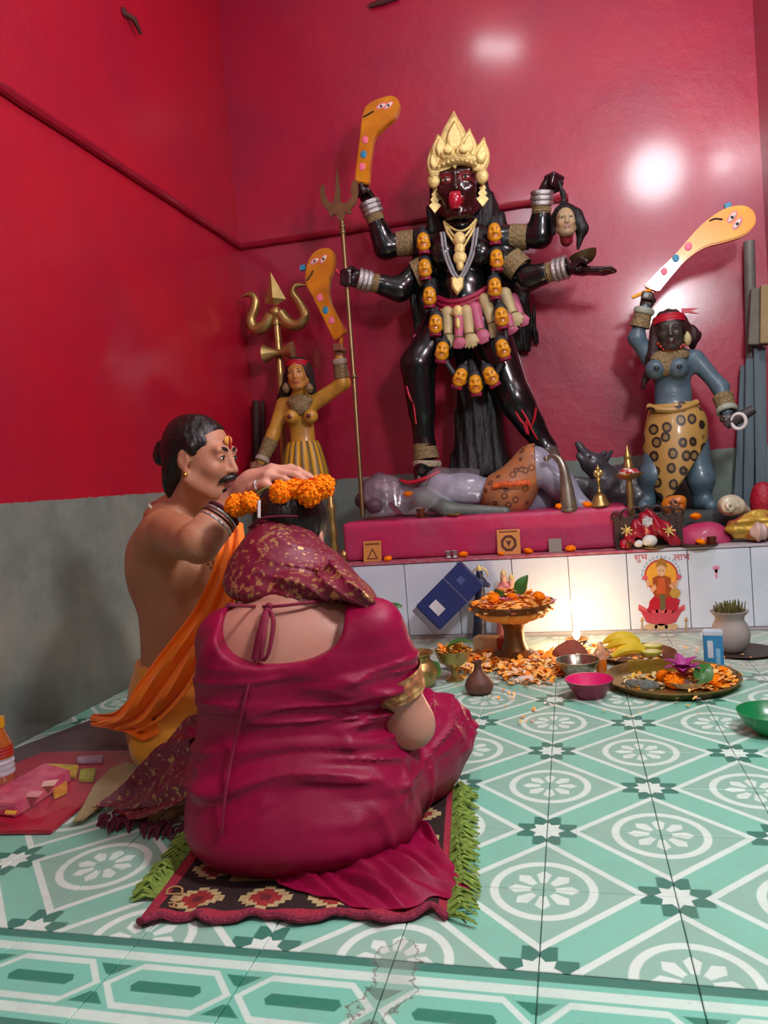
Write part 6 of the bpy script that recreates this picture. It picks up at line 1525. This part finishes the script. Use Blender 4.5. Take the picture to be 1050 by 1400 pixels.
# brass goblet, brass pot, clay pot
p = fl_(622, 930); gb = thing('brass_goblet', 'brass goblet holding yellow petals and a leaf beside the woman\'s knee', 'goblet', p)
t = MB(); t.lathe([(.034, 0), (.034, .005), (.012, .018), (.010, .04), (.03, .055), (.055, .075), (.066, .105), (.068, .115), (.064, .115), (.05, .08), (0, .065)], p, 28); t.build('cup', M_brass, gb)
petals('petals', None, heap(p+np.array([0, 0, .10]), .055, .03), 130, .022, PC+['#f2d040', '#f2d040'], gb)
leafmesh('leaf', p+np.array([-.02, -.03, .125]), (.9, .1, .1), .10, .03, 'glossy dark leaf lying across the brass goblet', None); leafmesh('leaf', fl_(612, 936)+np.array([-.02, 0, .055]), (-.35, -.3, .05), .09, .03, 'broad green leaf between the brass pot and the goblet', None, nrm=(.2, -1, .3))
p = fl_(574, 940); t = MB(); t.lathe([(.035, 0), (.06, .02), (.072, .055), (.062, .085), (.044, .10), (.046, .115), (.060, .124), (.060, .128), (.042, .118), (.038, .09), (0, .08)], p, 30); tag(t.build('brass_pot', M_brass), 'round brass water pot half hidden by the woman\'s arm', 'pot')
p = fl_(656, 948); t = MB(); t.lathe([(.028, 0), (.046, .012), (.050, .03), (.040, .052), (.022, .070), (.014, .085), (.012, .10), (.018, .112), (.014, .112), (.008, .095), (0, .09)], p, 26); tag(t.build('clay_pot', mat('brown_clay', '#6a4436', .55, var=.2, ns=25, bump=.3, bs=50)), 'small brown clay pot with a narrow neck on the patterned floor', 'pot')
p = fl_(585, 962); t = MB(); t.lathe([(.01, 0), (.03, .008), (.04, .022), (.036, .022), (.02, .012), (0, .01)], p, 18); tag(t.build('clay_lamp', mat('brown_clay', '#6a4436', .55)), 'tiny open clay lamp beside the woman\'s forearm', 'lamp')
s = Sdf(.005, .02); q = fl_(780, 902); s.ell(q+np.array([0, 0, .02]), (.07, .06, .045)); s.ell(q+np.array([.01, 0, .05]), (.035, .03, .03)); s.disp(lambda x, y, z: .005*vnoise(x*30, y*30, z*30)); tag(s.build('clay_mound', mat('red_brown_clay', '#8d4a38', .8, bump=.5), lo=(-9, -9, .0008)), 'reddish brown clay mound in front of the flame', 'mound')
def bowl(name, p, r, h, m, label, seg=34, foot=.5):
    t = MB(); t.lathe([(r*foot, 0), (r*foot*1.05, .004), (r*.8, h*.45), (r*.97, h*.85), (r, h), (r*.96, h), (r*.78, h*.5), (r*.45, h*.12), (0, h*.1)], p, seg); return tag(t.build(name, m), label, 'bowl')
bowl('steel_bowl', fl_(791, 925), .077, .062, M_steel, 'empty steel bowl between the petals and the magenta bowl')
p = fl_(807, 953); pb = thing('magenta_bowl', 'magenta painted bowl nearest the big brass tray', 'bowl', p)
t = MB(); t.lathe([(.04, 0), (.042, .004), (.062, .03), (.076, .056), (.078, .060), (.074, .060)], p, 34, caps=False); t.build('outside', mat('maroon_bowl_paint', '#8d2346', .4), pb); t = MB(); t.lathe([(.074, .060), (.060, .032), (.038, .010), (0, .008)], p, 34, caps=False); t.build('inside', mat('magenta_powder', '#e01a72', .6), pb)
# orange bottle
p = fl_(823, 920); bo = thing('small_bottle', 'small clear bottle of orange liquid in front of the banana plate', 'bottle', p); t = MB(); t.lathe([(.018, 0), (.020, .004), (.020, .052), (0, .052)], p, 18); t.build('liquid', mat('orange_liquid', '#e8751a', .2, coat=.6), bo); t = MB(); t.lathe([(.0205, .05), (.0205, .08), (.012, .096), (.010, .112), (0, .112)], p, 18); t.build('neck', mat('pale_plastic', '#e0b090', .2, alpha=.55, coat=.8), bo)
# plate with bananas and limes
p = fl_(868, 899); fp = thing('fruit_plate', 'dark rimmed brass plate under the bananas and limes', 'plate', p); t = MB(); t.lathe([(.10, 0), (.115, .004), (.150, .02), (.153, .022), (.148, .023), (.112, .009), (0, .007)], p, 44); t.build('plate_dish', M_bronze, fp)
M_ban = mat('banana_skin', '#e3c92c', .5, var=.12, ns=18)
for k, (du, dv, a, l) in enumerate(((-25, -12, .15, 'top banana of the small bunch on the plate'), (-16, -8, -.1, 'front banana of the small bunch on the plate'), (-32, -6, .35, 'rear banana of the small bunch on the plate'))):
    q = p+np.array([-.045+k*.012, .01-.035*k, .058-.016*k]); ba_ = thing('banana', l, 'banana', q, 'bunch of bananas'); pts = [q+np.array([.07*x*math.cos(a), .07*x*math.sin(a), .022*(1-x*x)]) for x in np.linspace(-1, 1, 9)]
    t = MB(); t.tube(pts, [.006, .013, .018, .020, .0205, .020, .018, .012, .005], 8); t.build('fruit', M_ban, ba_); t = MB(); t.tube([pts[0], pts[0]+np.array([-.014, 0, -.004])], [.006, .004], 6); t.build('stem', mat('banana_stem', '#6a5a24', .7), ba_)
M_lr = mat('lime_rind', '#b8c04a', .4); M_lf = mat('lime_flesh', '#dce0a0', .3, var=.1, ns=60)
for k, (dx, dy, l) in enumerate(((.055, -.06, 'cut lime half nearest us on the fruit plate'), (.07, .035, 'cut lime half farther back on the fruit plate'))):
    q = p+np.array([dx, dy, .012]); li = thing('lime_half', l, 'lime', q, 'cut limes'); t = MB(); t.lathe([(0, 0), (.024, .006), (.034, .018), (.036, .026), (.034, .027)], q, 22); t.build('rind', M_lr, li); t = MB(); t.lathe([(.034, .0265), (.0, .0285)], q, 22); t.build('flesh', M_lf, li)
petals('petals', 'pale and orange petals strewn under the fruit on the plate', heap(p+np.array([-.01, -.02, .012]), .11, .012), 160, .022, PC+['#e8dcc0', '#e8dcc0'])
# big brass tray
p = fl_(921, 934); p = (P(832, 934, z=0)+P(1010, 936, z=0))/2; p[2] = .0008; R0 = float(np.linalg.norm(P(822, 934, z=.02)-P(1016, 936, z=.02))/2)
ty = thing('brass_tray', 'large round brass tray of flowers at the front of the offerings', 'tray', p); t = MB(); t.lathe([(R0*.84, 0), (R0*.88, .003), (R0*.97, .024), (R0, .026), (R0*.995, .030), (R0*.965, .029), (R0*.87, .008), (0, .006)], p, 64); t.build('tray_dish', M_brass, ty)
c = p+np.array([.05, .0, .008]); petals('petals', 'orange and yellow petals piled on the right of the brass tray', heap(c+np.array([.045, -.01, 0]), .105, .036), 560, .028); petals('petals', 'cream and yellow petals scattered on the left of the brass tray', heap(p+np.array([-.09, -.02, .008]), .085, .012), 170, .02, ['#d8d0a0', '#c8b878', '#e8c050', '#e8a030', '#a8a080'])
for k, (dx, dy, r, l) in enumerate(((.0, -.08, .032, 'marigold blossom beside the purple flower on the tray'), (.12, -.07, .03, 'marigold blossom right of the leaf on the tray'), (.10, .03, .03, 'marigold blossom at the back of the tray'), (-.025, -.02, .026, 'marigold blossom left of the purple flower on the tray'), (.155, .0, .026, 'rightmost marigold blossom on the tray'))):
    o = link('marigold_blossom', ME_mari, None, None, p+np.array([dx, dy, .03])); o.scale = (r, r, r*.75); o.rotation_euler = (k*.3, .2, k); tag(o, l, 'flower', 'marigold blossoms on the brass tray')
fl2 = thing('purple_flower', 'open purple lotus-like flower on the brass tray', 'flower', p+np.array([.03, -.05, .04])); q = p+np.array([.03, -.05, .045])
for k in range(11):
    a = k*.571; leafmesh('petal', q, (math.cos(a), math.sin(a)-.3, .75 if k % 2 else .4), .075, .018, None, fl2, mat('purple_petal', '#b0388e', .5, var=.2, ns=40), curl=.2)
leafmesh('leaf', p+np.array([.065, -.10, .03]), (.5, .5, .5), .08, .03, 'green leaf standing beside the purple flower on the tray', None, nrm=(0, -1, .5))
t = MB(); t.lathe([(.0, 0), (.03, .006), (.045, .024), (.041, .024), (.0, .009)], p+np.array([.035, -.10, .010]), 20, R=np.array([(1.3, 0, 0), (0, .6, 0), (0, 0, 1)])); tag(t.build('silver_boat', M_silver), 'small boat-shaped silver dish below the purple flower', 'dish')
s = Sdf(.006, .02); s.ell(p+np.array([-.085, -.07, .014]), (.04, .03, .016)); s.ell(p+np.array([-.125, -.045, .014]), (.03, .025, .012)); s.disp(lambda x, y, z: .012*vnoise(x*50, y*50, z*50)); tag(s.build('grey_ash_heap', mat('ash_grey', '#6f7670', .8, var=.3, ns=50)), 'small heap of grey ash on the left of the brass tray', 'ash')
t = MB(); q = p+np.array([-.01, .12, .03]); t.box((-.10, -.004, -.02), (.07, .004, .045), None, None); t = MB(); t.box(q+np.array([-.12, -.004, -.021]), q+np.array([.08, .004, .022])); tag(t.build('tray_reflection_panel', mat('tray_reflection_gold', '#b09a48', .25, .7, bump=.5, bs=25), None, False, bevel=.002), 'added gold panel standing in for the reflection at the back of the tray', 'panel')  # added panel imitating the golden reflection inside the tray
# blue packet
p = fl_(977, 914); bp_ = thing('blue_packet', 'upright blue and white packet beside the big brass tray', 'packet', p); Rb = frame((.15, .97, .18)); hgt = P(977, 862, y=p[1])[2]
MB().box((-.032, -.016, 0), (.032, .016, hgt), frame((.2, .98, 0)), p).build('packet_body', mat('blue_packet', '#2f8fc4', .35, coat=.3, var=.1), bp_, False, bevel=.004)
MB().box((-.0325, -.0165, hgt*.86), (.0325, .0165, hgt*1.02), frame((.2, .98, 0)), p).build('packet_top', mat('white_foil', '#cfe0ec', .35), bp_, False, bevel=.004); MB().box((-.018, -.0168, hgt*.3), (.0, .0168, hgt*.75), frame((.2, .98, 0)), p).build('white_stripe', mat('white_foil', '#cfe0ec', .35), bp_, False); MB().box((.008, -.0168, hgt*.1), (.022, .0168, hgt*.55), frame((.2, .98, 0)), p).build('pale_stripe', mat('pale_blue_stripe', '#8cc4e4', .35), bp_, False)
# pot of sprouted grass on a plate
p = fl_(1004, 893); t = MB(); t.lathe([(.05, 0), (.10, .004), (.118, .010), (.115, .012), (.05, .006), (0, .005)], p+np.array([.03, 0, 0]), 34); tag(t.build('dark_plate', M_dk), 'dark flat plate under the grey sprout pot', 'plate')
gp = thing('sprout_pot', 'pinkish grey clay pot with sprouting grass at the foot of the tiles', 'pot', p+np.array([0, 0, .012])); q = p+np.array([-.01, 0, .012]); t = MB(); t.lathe([(.045, 0), (.064, .025), (.070, .06), (.062, .095), (.050, .115), (.052, .13), (.066, .145), (.068, .15), (.058, .15), (.045, .13), (0, .125)], q, 30); t.build('clay_body', mat('pale_clay', '#a89c96', .7, var=.15, ns=12), gp)
t = MB()
for k in range(90): a = RND.uniform(0, 6.28); r = .048*math.sqrt(RND.random()); b0 = q+np.array([r*math.cos(a), r*math.sin(a), .125]); t.tube([b0, b0+np.array([RND.uniform(-.012, .012), RND.uniform(-.012, .012), RND.uniform(.04, .062)])], [.003, .0016], 4)
o = t.build('sprouts', mat('dry_sprouts', '#77713c', .8, var=.25, ns=60), gp); o['kind'] = 'stuff'
bowl('green_bowl', fl_(1058, 1002), .09, .06, mat('green_leaf_bowl', '#13854a', .35, coat=.4), 'bright green bowl cut off by the right edge of the floor')
# diya with flame
p = fl_(789, 880); p[1] = 1.86; dy_ = thing('clay_oil_lamp', 'small lit oil lamp with a bright flame in front of the tiles', 'lamp', p); t = MB(); t.lathe([(.02, 0), (.035, .01), (.05, .03), (.046, .03), (.03, .016), (0, .014)], p, 20); t.build('lamp_bowl', M_bronze, dy_)
t = MB(); t.lathe([(0, .024), (.010, .032), (.015, .046), (.011, .064), (.005, .080), (0, .092)], p, 14); fo = t.build('flame', mat('flame', '#ffd9a0', .5, var=.02, emit=45), dy_)
l = bpy.data.lights.new('flame_glow', 'POINT'); l.energy = 5; l.color = (1, .66, .34); l.shadow_soft_size = .02; lo = bpy.data.objects.new('flame_glow', l); COL.objects.link(lo); lo.location = Vector([float(x) for x in p+np.array([0, -.02, .085])])
# scattered petals on the floor
def strew(L):
    def f(k):
        u, v, ru, rv = L[k % len(L)]; a = RND.uniform(0, 6.28); r = math.sqrt(RND.random()); q = P(u+ru*r*math.cos(a), v+rv*r*math.sin(a), z=.003); q[2] = RND.uniform(.002, .018); return q
    return f
petals('petals', 'orange marigold petals strewn over the floor around the offerings', strew([(745, 915, 45, 14), (700, 912, 40, 10), (750, 905, 40, 10), (660, 905, 30, 12), (640, 912, 25, 12), (800, 895, 25, 8), (725, 922, 40, 16)]), 1500, .030, PC+['#e8c8a0'])
petals('petals', 'few tiny petals scattered on the open patterned floor', strew([(690, 965, 60, 30), (900, 966, 90, 20), (990, 910, 50, 18), (740, 950, 60, 20), (545, 900, 20, 20), (920, 890, 60, 8)]), 110, .014, PC+['#e0d8c8', '#d8b0a0'])
for u, v, l in ((718, 934, 'white crumpled tissue on the petals'),):
    s = Sdf(.004, .01); q = fl_(u, v)+np.array([0, 0, .012]); s.ell(q, (.03, .02, .014)); s.disp(lambda x, y, z: .010*vnoise(x*60, y*60, z*60)); tag(s.build('tissue', mat('tissue', '#dcd6cc', .8), lo=(-9, -9, .001)), l, 'tissue')
leafmesh('leaf', P(527, 835, y=1.5), (.6, .2, .12), .07, .02, 'small green leaf showing beside the woman\'s shoulder', None, nrm=(0, -1, .4)); leafmesh('leaf', P(530, 842, y=1.5), (.45, .1, -.55), .085, .014, 'narrow green leaf hanging beside the woman\'s shoulder', None, nrm=(0, -1, .4))
q = fl_(530, 940); q[1] = 1.5; q[0] = P(522, 880, y=1.5)[0]; pl = thing('leafy_sprig', 'leafless stem of a sprig standing hidden behind the woman\'s shoulder', 'sprig', q); t = MB(); t.tube(spline([q, q+np.array([-.01, 0, .14]), P(525, 836, y=1.5)], 5), [.006, .005, .004], 6); t.build('stem', M_leaf, pl)

# ================================================================== rug, bag and bottle on the floor
RA, RB, RC = P(192, 1262, z=0), P(612, 1258, z=0), P(642, 1072, z=0)
ex = unit((RB-RA)*np.array([1, 1, 0])); ey = np.cross((0, 0, 1), ex); RWd = np.linalg.norm(RB-RA); RLn = .66
def rug_mat():
    m, nt, b, co, (x, y, z) = newmat('woven_rug', .95)
    cx, sx_ = float(ex[0]), float(ex[1]); u = (x*cx+y*sx_); v = (y*cx-x*sx_); S_ = .010                # knots give stepped edges
    def st_(a): return (a/S_)._op('FLOOR')*S_
    u, v = st_(u), st_(v)+.33; e = (u.abs()*-1+RWd/2).min(v)
    P1 = .13; a = ((u.mod(P1)-P1/2).abs()); c = ((v.mod(.11)-.055).abs()); dm = a+c*1.15
    col = mixc(nt, dm.lt(.030), '#2a1714', '#b8a070'); col = mixc(nt, (dm-.045).abs().lt(.009), col, '#c4b27c'); col = mixc(nt, dm.lt(.036), col, '#a02b2c'); col = mixc(nt, dm.lt(.018), col, '#6e1c20')
    fld = mixc(nt, ((u*1.0+v).mod(.05)).lt(.02), '#4a1f1a', '#6a2a20')
    col = mixc(nt, e.gt(.13), col, fld); col = mixc(nt, (e-.128).abs().lt(.008), col, '#b8a468'); col = mixc(nt, e.lt(.016), col, '#a82840')
    n = noisen(nt, co, 220, 3); nt.links.new(mixc(nt, (n-.35)._op('MAXIMUM', 0.0), col, '#20100e'), b.inputs['Base Color']); setbump(nt, b, n, .9, .006); return m
rg = thing('woven_rug', 'dark red woven rug with diamond pattern under the seated woman', 'rug', (RA+RB)/2+ey*RLn/2)
G = []
for i in range(61):
    row = []
    for j in range(41):
        uu, vv = i/60, j/40; p = RA+ex*RWd*uu+ey*RLn*vv; edge = math.exp(-vv*9); w = edge*(.010*abs(math.sin(uu*19))+.006*math.sin(uu*41))
        p = p-ey*w*1.6*math.cos(uu*23); p[2] = .002+max(0, w*.9); row.append(p)
    G.append(row)
t = MB(); t.grid(np.array(G), .005); me, o_ = t.mesh('pile', True, (RA+RB)/2+ey*RLn/2); link('pile', me, rug_mat(), rg, o_)
t = MB(); t.tube([np.array(G[i][0])+np.array([0, 0, .004])-ey*.003 for i in range(61)], .0065, 8); t.build('bound_edge', mat('pink_binding', '#b03a58', .95, var=.25, ns=120, bump=1, bs=300), rg)
t = MB()
for side in (0, 1):
    for k in range(250):
        vv = RND.uniform(.10 if side == 0 else 0, .8); b0 = RA+ex*RWd*(0 if side == 0 else 1)+ey*RLn*vv; dr_ = (-1 if side == 0 else 1); L = RND.uniform(.025, .06)
        e0 = b0+ex*dr_*L+ey*RND.uniform(-.03, .02); b0[2] = .007; md = (b0+e0)/2; md[2] = RND.uniform(.012, .026); e0[2] = RND.uniform(.002, .012); t.tube([b0, md, e0], [.003, .0034, .002], 4)
o = t.build('fringe', mat('green_fringe', '#8aa84a', .9, var=.3, ns=80, col2='#5f7a2c'), rg); o['kind'] = 'stuff'
text_mesh('A·D', 'woven_letters', P(249, 1226, z=.0128), P(258, 1185, z=0)-P(249, 1226, z=0), -unit(np.array(ex)), .050, mat('woven_tan', '#b08a58', .95), rg)
# priest's mat, bag of offerings, bottle
t = MB(); pts = [P(-8, 1066, z=0), P(232, 1046, z=0), P(262, 985, z=0), P(145, 979, z=0), P(0, 1034, z=0)]; c = sum(pts)/5; t.prism([((p-c)[0], (p-c)[1]) for p in pts], c+np.array([0, 0, .001]), (1, 0, 0), (0, 1, 0), .006); tag(t.build('floor_mat', mat('brown_mat', '#5c4a48', .9, bump=.4, bs=120), None, False), 'thin brown mat under the man in saffron cloth', 'mat')
def flat(name, L, z, h, m, label, cat, parent=None, bevel=.002):
    pts = [P(u, v, z=z) for u, v in L]; c = sum(pts)/len(pts); q = [((p-c)[0], (p-c)[1]) for p in pts]
    if sum(q[i][0]*q[(i+1) % len(q)][1]-q[(i+1) % len(q)][0]*q[i][1] for i in range(len(q))) < 0: q = q[::-1]
    t = MB(); t.prism(q, np.array([c[0], c[1], z]), (1, 0, 0), (0, 1, 0), h); o = t.build(name, m, parent, False, bevel=bevel)
    if label: tag(o, label, cat)
    return o
flat('red_tray', [(-60, 1143), (70, 1141), (190, 1040), (180, 1030), (60, 1032), (-60, 1080)], .001, .010, mat('red_foil_card', '#b8203c', .3, coat=.4, var=.12, ns=10), 'flat red packing sheet on the floor at the left', 'sheet')
flat('paper_fan', [(98, 1126), (112, 1105), (128, 1075), (150, 1052), (172, 1043), (190, 1046), (180, 1066), (150, 1095), (115, 1122)], .012, .004, mat('olive_paper', '#a8a070', .6, var=.1), 'olive coloured leaf-shaped paper on the red sheet', 'paper')
pk = thing('incense_box', 'long magenta printed incense box lying on the red sheet', 'box', P(35, 1100, z=.012))
flat('box_body', [(-30, 1112), (22, 1118), (98, 1068), (62, 1058)], .0125, .032, mat('magenta_print', '#b8185c', .35, coat=.4, var=.3, ns=26, col2='#d86a7c'), None, None, pk, .003); 
for k, (L, cc) in enumerate(([[(8, 1108), (24, 1109), (20, 1114), (6, 1113)], '#e8b23a'], [[(40, 1082), (60, 1082), (52, 1090), (34, 1090)], '#e8a0a0'], [[(60, 1068), (80, 1066), (74, 1074), (56, 1076)], '#f0c0b0'])): flat('printed_patch', L, .0448, .001, mat('patch_%d' % k, cc, .4), None, None, pk, .0)
for k, (L, cc, l) in enumerate(([[(64, 1048), (108, 1050), (104, 1066), (62, 1064)], '#e0c030', 'yellow printed packet on the red sheet'], [[(110, 1056), (132, 1054), (128, 1070), (108, 1070)], '#b8c030', 'lime green packet on the red sheet beside the yellow one'], [[(106, 1038), (142, 1036), (140, 1044), (106, 1045)], '#c8a8c0', 'pale lilac paper slip on the red sheet'], [[(72, 1082), (92, 1072), (92, 1086), (74, 1094)], '#e0a020', 'small amber packet on the red sheet beside the magenta box'])):
    flat('small_packet', L, .0125, .010, mat('packet_'+cc[1:], cc, .35, var=.2, ns=40, coat=.3), l, 'packet')
G = [[P(-30+250*i/20-20*j/12, 1130-105*j/12-12*i/20, z=.02)*np.array([1, 1, 0])+np.array([0, 0, .052+.05*float(vnoise(np.array(i*.5), np.array(j*.6), np.array(.3)))+(.03 if j > 9 else 0)]) for j in range(13)] for i in range(21)]
t = MB(); t.grid(np.array(G)); tag(t.build('plastic_bag', mat('clear_plastic_bag', '#dcdce0', .08, alpha=.06, spec=.9, coat=1.0, bump=.6, bs=18)), 'clear plastic bag covering the packets on the red sheet', 'plastic bag')
p = P(2, 1072, z=0); p[2] = .0008; p[0] = max(p[0], XL+.06); bt = thing('honey_bottle', 'amber bottle with a white label at the left edge by the wall', 'bottle', p)
t = MB(); t.lathe([(.034, 0), (.037, .005), (.037, .11), (.030, .13), (.022, .15), (.020, .16), (0, .16)], p, 22); t.build('glass', mat('amber_plastic', '#b8642c', .15, coat=.8, var=.1), bt); sleeve_ring('paper_label', p+np.array([0, 0, .03]), p+np.array([0, 0, .075]), .0378, .0378, mat('white_label', '#cfd2d8', .6), bt, .0006); sleeve_ring('red_label', p+np.array([0, 0, .08]), p+np.array([0, 0, .108]), .0378, .0378, mat('red_label', '#b83020', .5), bt, .0006)
t = MB(); t.lathe([(.024, .158), (.024, .185), (0, .187)], p, 20); t.build('cap', mat('yellow_cap', '#d8a020', .4), bt)
